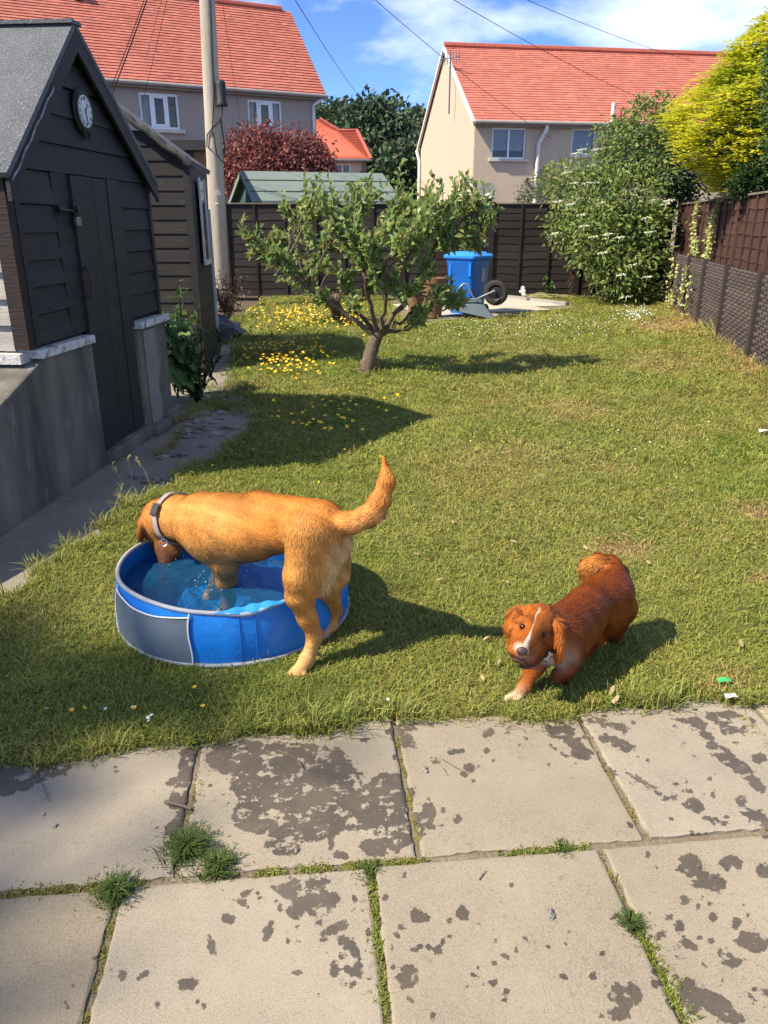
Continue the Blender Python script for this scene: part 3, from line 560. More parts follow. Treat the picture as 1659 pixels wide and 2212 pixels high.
# ---- right house
hr = empty('detached_house', (10, 38, 0), 'cream roughcast house with red tiled roof and pale sunlit gable beyond the fence', 'house')
C0 = P(1027, 263, 33.8); angR = R(9); oR, uR, nR = house_frame((C0.x, C0.y, 0), angR); ZR = C0.z; DR = 10.6; LR = 16.
RR = P(990, 102, 39.1).z
def rw(x, y):
    a, b, d = ray(x, y); t = (oR.dot(nR))/(a*nR.x+b*nR.y); p = Vector((a*t, b*t, CAMH+d*t)); return (p-oR).dot(uR), p.z
a1, b1 = rw(1064, 275), rw(1134, 344); a2, b2 = rw(1237, 277), rw(1284, 336)
hC = (a1[0], b1[0], b1[1], a1[1]); hD = (a2[0], b2[0], b2[1], a2[1])
part('wall', M_CREAM, hr, lambda b: (wall_holes(b, oR, uR, nR, 0, LR, 0, ZR, [hC, hD]), b.obox(oR+nR*(DR-.2), uR*LR, nR*.2, UP*ZR), b.obox(oR+uR*LR, uR*.2, nR*DR, UP*ZR)))
part('gable_wall', M_CREAM, hr, lambda b: b.prism([oR+nR*.02, oR+nR*DR, oR+nR*DR+UP*(ZR-.1), oR+nR*DR/2+UP*(RR-.1), oR+nR*.02+UP*(ZR-.02)], uR*.25-uR*.27))
part('ceiling', M_ROOM, hr, lambda b: b.obox(oR+nR*.3+uR*.3+UP*(ZR-.06), uR*(LR-.4), nR*(DR-.6), UP*.05))
window(hr, oR, uR, nR, hC, (.5,), [(.02, .98, .28)]); window(hr, oR, uR, nR, hD, (), [(.02, .98, 0)], sill=True)
oe = oR-nR*.3-uR*.12+UP*(ZR-.02); svR = nR*(DR/2+.3)+UP*(RR-ZR+.02)
tile_roof(hr, oe, uR, svR, LR+.3, .26, 31).build('roof', M_RIDGE, hr)
part('roof_slope', M_RIDGE, hr, lambda b: b.prism([oe+svR, oe+svR+uR*(LR+.3), oe+svR+uR*(LR+.3)+nR*(DR/2+.3)-UP*(RR-ZR), oe+svR+nR*(DR/2+.3)-UP*(RR-ZR)], (0, 0, -.06)))
for i in range(36):
    a_ = oe+svR+uR*(i*.45)+UP*.05; part('ridge_tile', M_RIDGE, hr, lambda b: b.tube([a_, a_+uR*.44], .15, 8))
part('gutter', M_GUT, hr, lambda b: b.tube([oe-nR*.08-UP*.02, oe-nR*.08+uR*(LR+.3)-UP*.02], .08, 8), smooth=True)
part('fascia', M_GUT, hr, lambda b: b.obox(oe+nR*.06-UP*.16, uR*(LR+.3), nR*.04, UP*.17))
part('verge', M_PIPE, hr, lambda b: (b.bar(oe-uR*.02-UP*.03, oe-uR*.02+svR-UP*.03, .10, .12), b.bar(oe-uR*.02+svR-UP*.03, oR-uR*.14+nR*(DR+.3)+UP*(ZR-.15), .10, .12)))
dp = rw(1163, 290)[0]; part('downpipe', M_PIPE, hr, lambda b: b.tube([oe+uR*(dp+.35)-UP*.05, oe+uR*(dp+.35)-UP*.22, oR+uR*dp-nR*.1+UP*(ZR-.75), oR+uR*dp-nR*.1], .085, 10), smooth=True)
part('soil_pipe', M_PIPE, hr, lambda b: b.tube([oR+uR*(rw(1318, 250)[0])-nR*.25+UP*(ZR+.75), oR+uR*(rw(1318, 250)[0])-nR*.25+UP*(ZR-.1), oR+uR*(rw(1302, 290)[0])-nR*.1+UP*(ZR-.6), oR+uR*(rw(1302, 290)[0])-nR*.1], .085, 10), smooth=True)
part('downpipe', M_PIPE, hr, lambda b: b.tube([oR+nR*(DR+.2)-uR*.2+UP*(ZR-.2), oR+nR*(DR-.1)-uR*.12+UP*(ZR-.7), oR+nR*(DR-.1)-uR*.12], .08, 8), smooth=True)
M_AER = mat('aerial_grey', (.16, .17, .18), rough=.5, metal=.4)
def aerial(b):
    t = P(973, 125, 37.0); p0 = Vector((t.x, t.y, 5.9)); b.tube([p0, t+UP*.25], .035, 6)
    d = Vector((.75, -.66, 0)); b.tube([t-d*.5, t+d*.5], .025, 5)
    for k in range(7): q = t-d*.45+d*.15*k; b.tube([q-UP*.22, q+UP*.22], .016, 4)
part('aerial', M_AER, hr, aerial)
dx = rw(1048, 418); part('satellite_dish', M_AER, hr, lambda b: (b.lathe(oR+uR*dx[0]-nR*.45+UP*dx[1], [(0, .0), (.2, .03), (.36, .09), (.365, .1), (.2, .045), (0, .02)], 20, (-.5, -.85, .25)), b.tube([oR+uR*dx[0]-nR*.02+UP*(dx[1]-.2), oR+uR*dx[0]-nR*.4+UP*dx[1]], .03, 6)), smooth=True)
lx = rw(1138, 392); part('wall_lamp', M_AER, hr, lambda b: (b.bar(oR+uR*lx[0]-nR*.02+UP*lx[1], oR+uR*(lx[0]-.1)-nR*.35+UP*(lx[1]+.15), .12, .1), b.tube([oR+uR*(lx[0]+.05)-nR*.03+UP*lx[1], oR+uR*(lx[0]+.3)-nR*.03+UP*(lx[1]-.5)], .02, 5)))
# ---- small far house with hipped roof
hs_ = empty('hipped_roof_house', (-5, 54, 0), 'small distant house with hipped red roof between the maple and the dark trees', 'house')
YF = 50.
def FPt(x, y, dy=0.): return P(x, y, YF+dy)
el, er = FPt(640, 350), FPt(803, 347); ez = er.z
part('wall', mat('pink_cream_render', (.60, .47, .37), (.52, .41, .33), 3, rough=.95), hs_, lambda b: (wall_holes(b, Vector((el.x, YF, 0)), Vector((1, 0, 0)), Vector((0, 1, 0)), 0, er.x-el.x-.35, 0, ez, [(FPt(718, 360).x-el.x, FPt(757, 360).x-el.x, FPt(718, 402).z, FPt(718, 354).z)]), b.obox((er.x-.6, YF+.2, 0), (.25, 0, 0), (0, 7, 0), (0, 0, ez))))
window(hs_, Vector((el.x, YF, 0)), Vector((1, 0, 0)), Vector((0, 1, 0)), (FPt(718, 360).x-el.x, FPt(757, 360).x-el.x, FPt(718, 402).z, FPt(718, 354).z), (.55,), [(.02, .98, .45)], sill=False)
part('back_wall', M_ROOM, hs_, lambda b: b.obox((el.x, YF+2.5, 0), (er.x-el.x-.8, 0, 0), (0, .2, 0), (0, 0, ez)))
hr1, hr2 = P(772, 284, YF+3.2), P(733, 284, YF+3.2); up1 = P(690, 258, YF+3.4)
rfm = MB(); E_l = Vector((el.x-.4, YF-.4, ez)); E_r = Vector((er.x, YF-.4, ez)); E_rb = Vector((er.x, YF+7, ez))
rfm.add([E_l, E_r, hr1, hr2, up1, Vector((el.x-.4, up1.y, up1.z)), E_rb], [(0, 1, 2, 3, 4, 5), (1, 6, 2)])
M_FTILE = mat('far_red_tile', (.50, .125, .07), (.42, .10, .06), 1.2, rough=.85)
rfm = rfm.build('roof', M_FTILE, hs_)
_r = (hr1-E_r).length
for j in range(1, 18):                                     # raised tile courses
    t = j/18.; pa = E_l.lerp(Vector((el.x-.4, hr1.y, hr1.z)), t); pb = E_r.lerp(hr1, t)
    part('tile_course', M_FTILE, rfm, lambda b: b.bar(pa+Vector((0, -.03, .03)), pb+Vector((-.05, -.03, .03)), .06, .05))
part('gutter', M_AER, hs_, lambda b: b.tube([E_l, E_r, E_rb], .07, 6)); part('downpipe', M_AER, hs_, lambda b: b.tube([E_r+Vector((-.5, .25, -.1)), Vector((er.x-.35, YF-.05, 0))], .06, 6))
part('hip_tile', M_RIDGE, rfm, lambda b: b.tube([E_r+UP*.04, hr1+UP*.04, hr2+UP*.04, up1+UP*.04], .12, 6))
# ---- green felt shed beyond the fence
gs = empty('green_shed', (-1.2, 20.5, 0), 'green felt roofed shed showing over the back fence', 'shed')
M_GFELT = mat('green_felt', (.125, .165, .15), (.165, .205, .185), 1.2, rough=.95, bump=.5, bscale=90, c3=(.10, .13, .12), s3=2, f3=.55)
M_GWOOD = mat('green_paint_wood', (.045, .10, .095), (.035, .08, .075), 3, rough=.7)
ra, rbp = P(520, 373, 20.6), P(826, 378, 20.9); ea, eb = P(548, 437, 19.2), P(868, 437, 19.5); fa = P(494, 437, 22.); fb = fa+(rbp-ra)
ea.z = eb.z = min(ea.z, 1.95); fa.z = fb.z = ea.z
part('roof', M_GFELT, gs, lambda b: b.prism([ea, eb, rbp, ra], (0, 0, .04))); part('rear_slope', M_GFELT, gs, lambda b: b.prism([ra, rbp, fb, fa], (0, 0, .04)))
for t in (.3, .68): part('felt_seam', M_GFELT, gs, lambda b: b.bar(ea.lerp(ra, t)+UP*.05, eb.lerp(rbp, t)+UP*.05, .05, .012))
gi = (rbp-ra).normalized(); part('gable', M_GWOOD, gs, lambda b: b.prism([ea+gi*.15-UP*.05, ra+gi*.15-UP*.03, fa+gi*.15-UP*.05, Vector((fa.x, fa.y, 0))+gi*.15, Vector((ea.x, ea.y, 0))+gi*.15], gi*.04))
part('wall', M_GWOOD, gs, lambda b: b.obox(Vector((ea.x, ea.y+.15, 0))+gi*.2, gi*((eb-ea).length-.4), Vector((0, .05, 0)), UP*(ea.z)))
part('bargeboard', mat('pale_green_trim', (.20, .30, .27), rough=.6), gs, lambda b: (b.bar(ea-gi*.01-UP*.02, ra-gi*.01-UP*.02, .03, .10), b.bar(ra-gi*.01-UP*.02, fa-gi*.01-UP*.02, .03, .10)))
# ================================================================ fences
M_FDARK = mat('black_brown_fence', (.016, .012, .010), (.028, .020, .016), 2.2, stretch=(1, 1, 8), rough=.75, bump=.35, bscale=20, objrand=.3)
M_FBRN = mat('red_brown_fence', (.085, .040, .028), (.062, .030, .022), 2.2, stretch=(1, 1, 8), rough=.8, bump=.35, bscale=20, objrand=.14)
M_CAP = mat('weathered_capping', (.21, .18, .14), (.13, .11, .09), 5, rough=.85)
def lap_fence(name, label, x0, y0, d, n, Lp, H, m, side, nb, battens, cap=M_CAP, seed=1):
    r = random.Random(seed); root = empty(name, (x0, y0, 0), label, 'fence'); f = vv(side)
    cache = []
    for v in range(3):                                     # three board shapes with a wavy lower edge
        b = MB(); k = 9; w = [r.uniform(-.012, .012) for _ in range(k)]; L_ = Lp-.10
        V = []
        for i in range(k):
            s = L_*i/(k-1)
            V += [d*s+f*.022+UP*w[i], d*s+f*.010+UP*(H/nb+.012), d*s-f*.004+UP*(H/nb+.012), d*s-f*.002+UP*w[i]]
        F = [(4*i, 4*i+4, 4*i+5, 4*i+1) for i in range(k-1)]+[(4*i+1, 4*i+5, 4*i+6, 4*i+2) for i in range(k-1)]+[(4*i+2, 4*i+6, 4*i+7, 4*i+3) for i in range(k-1)]+[(4*i+3, 4*i+7, 4*i+4, 4*i) for i in range(k-1)]
        b.add(V, F); me = bpy.data.meshes.new('board'); me.from_pydata(b.v, [], b.f); me.materials.append(m); cache.append(me)
    for p in range(n):
        o = Vector((x0, y0, 0))+d*(p*Lp)
        part('post', m, root, lambda b: b.obox(o-d*.05-f*.05, d*.10, f*.11, UP*(H+.03)))
        for j in range(nb):
            t = bpy.data.objects.new('board', r.choice(cache)); COL.objects.link(t); t.parent = root; t.location = o+d*.05+UP*(.04+j*(H-.06)/nb)+f*r.uniform(-.003, .003)-ORG[root]
        for q in battens: part('batten', m, root, lambda b: b.obox(o+d*(Lp*q-.02)+f*.022, d*.04, f*.022, UP*(H-.02)))
        part('capping', cap, root, lambda b: b.obox(o+d*.05-f*.03+UP*(H-.012), d*(Lp-.1), f*.08, UP*.025))
    o = Vector((x0, y0, 0))+d*(n*Lp); part('post', m, root, lambda b: b.obox(o-d*.05-f*.05, d*.10, f*.11, UP*(H+.03)))
    return root
lap_fence('back_fence', 'dark stained lap fence closing the far end of the garden', -5.15, 17.12, Vector((1, 0, 0)), 6, 1.85, 1.88, M_FDARK, (0, -1, 0), 12, (.33, .66), seed=2)
FD = Vector((.2023, 1, 0)).normalized(); FNn = Vector((-FD.y, FD.x, 0))
ys = 16.95; st = Vector((fence_x(ys)+.24, ys, 0))
lap_fence('side_fence', 'red brown lap fence along the right side behind the woven one', st.x-FD.x*1.83*6, st.y-FD.y*1.83*6, FD, 6, 1.83, 1.86, M_FBRN, FNn, 11, (.25, .5, .75), seed=4)
# woven hurdle fence in front of it
M_WEAVE = mat('dark_woven_strip', (.10, .078, .068), (.065, .05, .045), 5, rough=.6, bump=.2, objrand=.2, spec=.4)
M_WPOST = mat('dark_post', (.050, .036, .032), (.034, .026, .024), 4, rough=.7)
wf = empty('woven_fence', (4.1, 8.3, 0), 'low dark woven panel fence in front of the red brown fence', 'fence')
PYs = [5.6, 7.3, 9.0, 10.75, 12.3, 13.7, 15.25, 16.85]
def fpt(Y, z=0., off=0.): return Vector((fence_x(Y), Y, z))+FNn*off
for Y in PYs: part('post', M_WPOST, wf, lambda b: b.obox(fpt(Y)-FD*.055-FNn*.03, FD*.11, FNn*.09, UP*.99))
def strand(L_, ph, nst):
    k = nst*6; b = MB(); V = []
    for i in range(k+1):
        s = L_*i/k; a = math.pi*(i/6.)+ph; off = .026*math.sin(a); t = .25+.75*abs(math.sin(a)); hz = .021*t+.004
        q = FD*s+FNn*off
        V += [q+FNn*.005-UP*hz, q+FNn*.010, q+FNn*.005+UP*hz, q-FNn*.006]
    F = [(4*i+j, 4*i+4+j, 4*i+4+(j+1) % 4, 4*i+(j+1) % 4) for i in range(k) for j in range(4)]
    b.add(V, F); me = bpy.data.meshes.new('strand'); me.from_pydata(b.v, [], b.f); me.materials.append(M_WEAVE); return me
for i in range(len(PYs)-1):
    L_ = (fpt(PYs[i+1])-fpt(PYs[i])).length-.1; ns = int(L_/.115); ms_ = [strand(L_, 0, ns), strand(L_, math.pi, ns)]; nst = 23 if PYs[i] > 8 else 23
    for j in range(nst):
        t = bpy.data.objects.new('strand', ms_[j % 2]); COL.objects.link(t); t.parent = wf; t.location = fpt(PYs[i])+FD*.05+UP*(.03+j*.0415)-ORG[wf]
    st_ = part('stakes', M_WPOST, wf, lambda b: [b.obox(fpt(PYs[i])+FD*(.05+k*L_/ns-.006)-FNn*.005, FD*.012, FNn*.008, UP*.975) for k in range(ns+1)]); st_['kind'] = 'stuff'
# ================================================================ utility pole, cables
M_POLE = mat('weathered_pole', (.46, .40, .31), (.33, .285, .22), 1.6, stretch=(6, 6, .5), rough=.9, bump=.5, bscale=10, c3=(.14, .115, .09), s3=3, f3=.6)
M_CABLE = mat('black_cable', (.02, .02, .022), rough=.6)
YP = 15.; pb, pt = P(479, 664, YP), P(430, -365, YP); pb.z = -.02
pole = empty('utility_pole', pb, 'weathered wooden utility pole beside the sheds with a black joint box', 'utility pole')
part('pole_shaft', M_POLE, pole, lambda b: b.tube([pb.lerp(pt, t) for t in np.linspace(0, 1, 12)], [.165-.05*t for t in np.linspace(0, 1, 12)], 20), smooth=True)
def pol(z): return pb.lerp(pt, (z-pb.z)/(pt.z-pb.z))
jb = P(478, 205, YP-.12); part('joint_box', M_CABLE, pole, lambda b: b.lathe(jb-UP*.17, [(0, 0), (.10, 0), (.105, .03), (.085, .06), (.085, .33), (.078, .37), (.05, .39), (0, .395)], 16), smooth=True)
part('bracket', M_STEEL, pole, lambda b: (b.bar(pol(jb.z)+Vector((.1, 0, .0)), jb, .04, .05), b.bar(pol(jb.z+.05)+Vector((.11, -.02, .06)), pol(jb.z-.15)+Vector((.11, -.02, 0)), .04, .03)))
part('cable', M_CABLE, pole, lambda b: (b.tube([jb-UP*.16, jb+Vector((.0, -.02, -.3)), jb+Vector((-.06, -.06, -.42)), pol(jb.z-.5)+Vector((.04, -.17, 0)), pol(jb.z-.62)+Vector((-.08, -.15, 0)), pol(jb.z-.8)+Vector((-.1, -.14, 0)), pol(2.7)+Vector((-.02, -.17, 0))], .012, 6), b.tube([pol(6.9)+Vector((.09, -.1, 0)), pol(5.0)+Vector((.08, -.13, 0)), pol(3.6)+Vector((.07, -.14, 0)), pol(3.0)+Vector((.02, -.18, 0)), pol(2.62)+Vector((.08, -.18, 0)), pol(2.5)+Vector((.17, -.12, 0)), pol(2.72)+Vector((.2, -.05, 0)), pol(3.2)+Vector((.15, -.04, 0))], .011, 6)))
part('number_plate', M_UPVC, pole, lambda b: [b.obox(P(x, y, YP-.17), (w, 0, 0), (0, .012, 0), (0, 0, .012)) for x, y, w in ((465, 440, .06),)])
font('a', .09, P(471.5, 410.5, YP-.165), (1, .25, 0), (0, 0, 1), M_UPVC, pole, 'marking'); font('OII', .09, P(469.5, 418, YP-.165), (1, .2, 0), (0, 0, 1), M_UPVC, pole, 'marking')
part('pole_cap', M_STEEL, pole, lambda b: b.lathe(pt-UP*.02, [(0, 0), (.13, 0), (.12, .05), (0, .09)], 14))
def wire(a, b_, sag, label, rad=.011):
    b = MB(); n = 24; b.tube([vv(a).lerp(vv(b_), t)-UP*(sag*4*t*(1-t)) for t in np.linspace(0, 1, n+1)], rad*.62, 5); o = b.build('overhead_wire', M_CABLE, None, loc=a); tag(o, label, 'wire', 'wires fanning out from the utility pole')
top = pol(pt.z-.12)
wire(top, P(790, 226, 55), .25, 'overhead wire running from the pole down towards the dark trees', .02)
wire(top, rw and (oR+uR*rw(1190, 300)[0]-nR*.05+UP*rw(1190, 300)[1]), .25, 'overhead wire reaching the cream house wall beside its drainpipe', .013)
wire(top, P(1440, 235, 34.5), .3, 'overhead wire crossing the red roof of the cream house', .013)
wire(top, P(1500, 133, 37.5), .3, 'highest overhead wire heading for the golden conifer', .013)
wire(top, P(236, 218, 20.5), .1, 'thick overhead wire dropping steeply behind the weatherboard shed', .022)
wire(top+Vector((-.04, 0, 0)), P(228, 218, 20.4), .12, 'second thick wire hanging just left of the steep one', .014)
wire(top, P(300, 250, 24.3), .15, 'thin wire coming down to the left upstairs window of the grey house', .009)
wire(top, P(308, 150, 26.2), .1, 'faint thin wire crossing the left roof between window and pole', .008)
wire(top, oL+uL*lw(517, 245)[0]-nL*.05+UP*4.3, .1, 'thin wire right of the pole running down to the second window', .008)
# ================================================================ foliage helpers
def leaf_mat(name, c, c2, trans=.35, rough=.5, spec=.35):
    return mat(name, c, c2, 2.2, rough=rough, attr='tint', trans=trans, spec=spec)
def leaves(pos, dirs, length, width, r, fold=.35, tint=(.75, 1.25), warm=.12, up=None, mid=.45):
    """folded diamond leaves: base, two sides, tip; one array call for a whole crown"""
    n = len(pos); d = unit(dirs); ref = unit(r.normal(size=(n, 3))*.8+np.array(TOSUN)*1.0 if up is None else up); s = unit(np.cross(d, ref)); nn = np.cross(s, d)
    L_ = np.broadcast_to(length, (n,))*r.uniform(.7, 1.25, n); w = np.broadcast_to(width, (n,))*r.uniform(.75, 1.2, n); L_ = L_[:, None]; w = w[:, None]
    m = pos+d*L_*mid
    V = np.stack([pos, m+s*w+nn*w*fold, pos+d*L_-nn*L_*.12, m-s*w+nn*w*fold], 1).reshape(-1, 3)
    i = np.arange(n)*4; F = np.concatenate([np.stack([i, i+1, i+2], -1), np.stack([i, i+2, i+3], -1)])
    t = r.uniform(*tint, n)[:, None]; T = t*np.stack([1+r.normal(0, warm, n), np.ones(n), 1+r.normal(0, warm, n)], -1)
    return V, F, np.repeat(T, 4, 0)
def merge(parts):
    V, F, T = [], [], []; k = 0
    for v, f, t in parts: V.append(v); F.append(f+k); T.append(t); k += len(v)
    return np.concatenate(V), np.concatenate(F), np.concatenate(T)
def bez(a, b, c, t): return a*(1-t)**2+b*2*t*(1-t)+c*t*t
def ball(n, r, squash=(1, 1, 1), shell=.0):
    v = unit(r.normal(size=(n, 3))); rad = r.uniform(shell**3, 1, n)**(1/3.); return v*rad[:, None]*np.array(squash)
def limb_tube(b, a, m, c, r0, r1, n=7, seg=8, wob=.0, rr=None):
    pts = [bez(vv(a), vv(m), vv(c), t) for t in np.linspace(0, 1, seg+1)]
    if wob and rr is not None: pts = [p+Vector(rr.normal(0, wob, 3)) if 0 < i < seg else p for i, p in enumerate(pts)]
    b.tube(pts, [r0+(r1-r0)*t for t in np.linspace(0, 1, seg+1)], n, cap=True)
# ================================================================ apple trees
M_BARK = mat('apple_bark', (.17, .125, .085), (.10, .072, .05), 14, stretch=(1, 1, .35), rough=.95, bump=.9, bscale=38, c3=(.28, .24, .18), s3=9, f3=.6)
M_APPLE = leaf_mat('apple_leaf', (.29, .345, .115), (.22, .28, .09), .45, .45)
def apple_tree(label, base, fork, Yc, clusters, seed, trunk_r, leafn, shoots):
    r = np.random.default_rng(seed); root = empty('apple_tree', base, label, 'tree', None); fork = vv(fork); base = vv(base)
    tb_ = MB(); mid = base.lerp(fork, .5)+Vector((-.03, 0, 0)); limb_tube(tb_, base-UP*.03, mid, fork+UP*.03, trunk_r*1.12, trunk_r*.8, 14, 10, .004, r)
    tb_.lathe(base-UP*.03, [(trunk_r*1.7, 0), (trunk_r*1.4, .03), (trunk_r*1.12, .1)], 14)
    tr = tb_.build('trunk', M_BARK, root, smooth=True)
    br = MB(); tw = MB(); LP, LD = [], []
    mains = []
    for ci, (px, py, dy, rad, nt_) in enumerate(clusters):
        c = P(px, py, Yc+dy); m = fork.lerp(c, .45)+Vector((0, 0, -.10*(c-fork).length))+Vector(r.normal(0, .05, 3))
        if ci % 4 == 0 or not mains: mains.append((m, c)); f0 = fork; limb_tube(br, fork-UP*.02, m, c, trunk_r*.40, .008, 9, 9, .014, r)
        else:
            f0 = min((bez(fork, a_, b_, t) for a_, b_ in mains for t in (.3, .45, .6, .75)), key=lambda p: (p-c).length+.3*max(0, p.z-c.z)); m = f0.lerp(c, .5)+Vector(r.normal(0, .04, 3)); limb_tube(br, f0, m, c, .014, .006, 6, 7, .008, r)
        for k in range(max(3, int(nt_*.55))):
            t0 = r.uniform(.45, 1.0); p0 = bez(f0, m, c, t0)
            e = c+Vector(ball(1, r, (1, 1, .85))[0]*rad); ax = e-p0; ln = ax.length
            q = p0.lerp(e, .5)+Vector((0, 0, .05))+Vector(r.normal(0, .03, 3)); limb_tube(tw, p0, q, e, .008, .0025, 4, 5)
            nl = int(leafn*(.5+ln))
            ts = r.uniform(.25, 1.0, nl)
            for t in ts:
                p = bez(p0, q, e, t); LP.append(tuple(p+Vector(r.normal(0, .012, 3)))); LD.append(tuple(ax.normalized()*.7+Vector(r.normal(0, .75, 3))+Vector((0, 0, .25))))
            e2 = e+Vector((r.normal(0, .05), r.normal(0, .05), r.uniform(.05, .16)))    # upright tip
            for t in np.linspace(0, 1, 7): LP.append(tuple(e.lerp(e2, t))); LD.append(tuple(Vector(r.normal(0, .6, 3))+Vector((0, 0, .9))))
    for (px, py, dy, h) in shoots:
        e = P(px, py, Yc+dy); s0 = e-UP*h+Vector((r.normal(0, .04), 0, 0)); limb_tube(tw, s0, s0.lerp(e, .5)+Vector((.02, 0, 0)), e, .006, .002, 4, 5)
        for t in np.linspace(.1, 1, int(h*46)): LP.append(tuple(s0.lerp(e, t))); LD.append(tuple(Vector(r.normal(0, .8, 3))+Vector((0, 0, .7))))
    br.build('branch', M_BARK, root, smooth=True); t_ = tw.build('twigs', M_BARK, root); t_['kind'] = 'stuff'
    V, F, T = leaves(np.array(LP), np.array(LD), .080, .0225, r, tint=(.66, 1.45), warm=.14)
    np_obj('crown', V, F, M_APPLE, root, attrs={'tint': T}); return root
AC = [(530,510,.0,.13,7),(560,545,.1,.16,9),(620,560,-.1,.2,11),(690,585,.0,.18,10),(740,610,.2,.16,8),(640,470,.3,.2,10),(680,440,.2,.2,11),(730,470,-.3,.26,16),(770,530,-.45,.28,18),(800,590,-.4,.22,12),(790,430,.3,.24,14),(850,470,-.1,.28,17),(840,550,-.55,.26,16),(900,430,.3,.24,13),(900,520,-.3,.28,17),(960,450,-.1,.26,15),(1000,430,.2,.22,12),(1030,470,.0,.18,10),(970,520,-.2,.24,13),(1020,520,.1,.15,6),(930,590,-.2,.2,9),(870,630,-.4,.18,8),(950,640,-.3,.16,9),(985,655,-.2,.12,8),(910,660,.2,.15,5),(690,650,.0,.14,6),(800,640,.35,.18,7),(760,670,-.1,.10,4),(905,700,-.1,.08,3),(590,520,.2,.15,7),(1040,430,.0,.14,7),(700,520,.1,.22,12)]
ASH = [(868,345,0,.35),(765,392,.2,.3),(745,400,.0,.25),(955,395,.1,.25),(1002,378,.1,.3),(1045,410,.0,.2),(985,400,.2,.25),(905,415,.2,.2),(520,500,0,.12),(1055,440,.1,.2),(640,440,.2,.2),(1048,500,-.1,.15)]
apple_tree('leafy apple tree with a leaning bare trunk in the middle of the lawn', G(790, 808), P(818, 722, 8.2), 8.2, AC, 21, .076, 44, ASH)
AC2 = [(640,600,0,.3,8),(600,560,.2,.3,8),(660,520,.1,.35,9),(720,570,.0,.35,9),(760,620,.2,.3,7),(690,640,-.2,.2,5),(630,530,.3,.3,7)]
apple_tree('small second fruit tree half hidden behind the apple tree', G(735, 692), P(722, 645, 12.2), 12.2, AC2, 22, .10, 30, [])
# ================================================================ generic leafy masses
def tree(name, label, cat, base, clusters, m, n_leaf, ll, lw_, seed, trunk_r, bark, group=None, tint=(.6, 1.3), droop=.0, squash=(1, 1, .85), shell=.55, limbs=True, forkz=None, outw=1.0):
    r = np.random.default_rng(seed); root = empty(name, base, label, cat, group); base = vv(base); cs = [(vv(c), rad) for c, rad in clusters]
    cen = sum((c for c, _ in cs), Vector())/len(cs); b = MB(); fz = forkz if forkz is not None else base.z+(cen.z-base.z)*.35; fk = Vector((base.x*.7+cen.x*.3, base.y*.7+cen.y*.3, fz))
    limb_tube(b, base-UP*.05, base.lerp(fk, .5)+Vector(r.normal(0, trunk_r*.6, 3)), fk, trunk_r, trunk_r*.7, 10, 6); b.build('trunk', bark, root, smooth=True)
    if limbs:
        b = MB()
        for c, rad in cs: limb_tube(b, fk, fk.lerp(c, .5)-UP*.1*(c-fk).length+Vector(r.normal(0, .05, 3)), c+Vector(r.normal(0, rad*.3, 3)), trunk_r*.45, trunk_r*.07, 6, 7, trunk_r*.15, r)
        b.build('branch', bark, root, smooth=True)
    tot = sum(rad**2 for _, rad in cs); ps, ds = [], []
    for c, rad in cs:
        k = int(n_leaf*rad**2/tot); k1 = max(4, k//9); tips = ball(k1, r, squash, shell)*rad
        q = np.repeat(tips, 9, 0)[:k]+r.normal(0, rad*.13+ll*.5, (min(k, k1*9), 3)); ps.append(np.array(c)+q); ds.append(unit(q)*outw+r.normal(0, .65, q.shape)+np.array([0, 0, -droop]))
    V, F, T = leaves(np.concatenate(ps), np.concatenate(ds), ll, lw_, r, tint=tint); np_obj('crown', V, F, m, root, attrs={'tint': T}); return root
M_BROWNB = mat('brown_bark', (.13, .10, .075), (.08, .06, .045), 8, rough=.95, bump=.6); M_PALEB = mat('pale_bark', (.38, .30, .25), (.25, .2, .17), 8, rough=.9)
M_ELDER = leaf_mat('elder_leaf', (.25, .31, .09), (.17, .23, .06), .42); M_MAPLE = leaf_mat('red_maple_leaf', (.24, .082, .068), (.16, .055, .048), .3)
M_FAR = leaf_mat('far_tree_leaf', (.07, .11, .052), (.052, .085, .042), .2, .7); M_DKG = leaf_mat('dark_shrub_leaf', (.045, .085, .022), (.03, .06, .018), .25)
def pc(L_, Y): return [(P(x, y, Y+dy), rp/pxm(Y+dy, 2.)) for x, y, dy, rp in L_]
# elder in the far right corner with creamy flower heads
EL = [(1240,480,.3,45),(1300,470,-.1,60),(1370,480,.0,60),(1420,480,.2,40),(1220,500,.1,35),(1290,540,-.5,55),(1350,555,-.6,55),(1400,560,-.4,45),(1330,600,-.7,45),(1380,615,-.6,40),(1300,420,.4,60),(1240,410,.6,55),(1370,420,.4,55),(1205,395,1.2,35),(1300,370,1.0,50),(1360,340,1.0,60),(1410,380,.8,50),(1340,300,1.2,45),(1395,270,1.2,50),(1420,230,1.3,28),(1390,225,1.4,18),(1320,300,1.3,22),(1290,500,-.3,50),(1425,320,1.0,40),(1240,375,1.2,26),(1345,270,1.3,22),(1330,640,-.6,22),(1395,640,-.5,24)]
elder = tree('elder_shrub', 'big elder shrub with flat cream flower heads in the far right corner', 'shrub', (4.75, 16.2, 0), pc(EL, 16.0), M_ELDER, 11500, .115, .026, 31, .09, M_BROWNB, tint=(.5, 1.45), droop=.25)
M_FLW = mat('cream_flower', (.78, .76, .58), (.68, .68, .45), 40, rough=.8)
rf_ = np.random.default_rng(8)
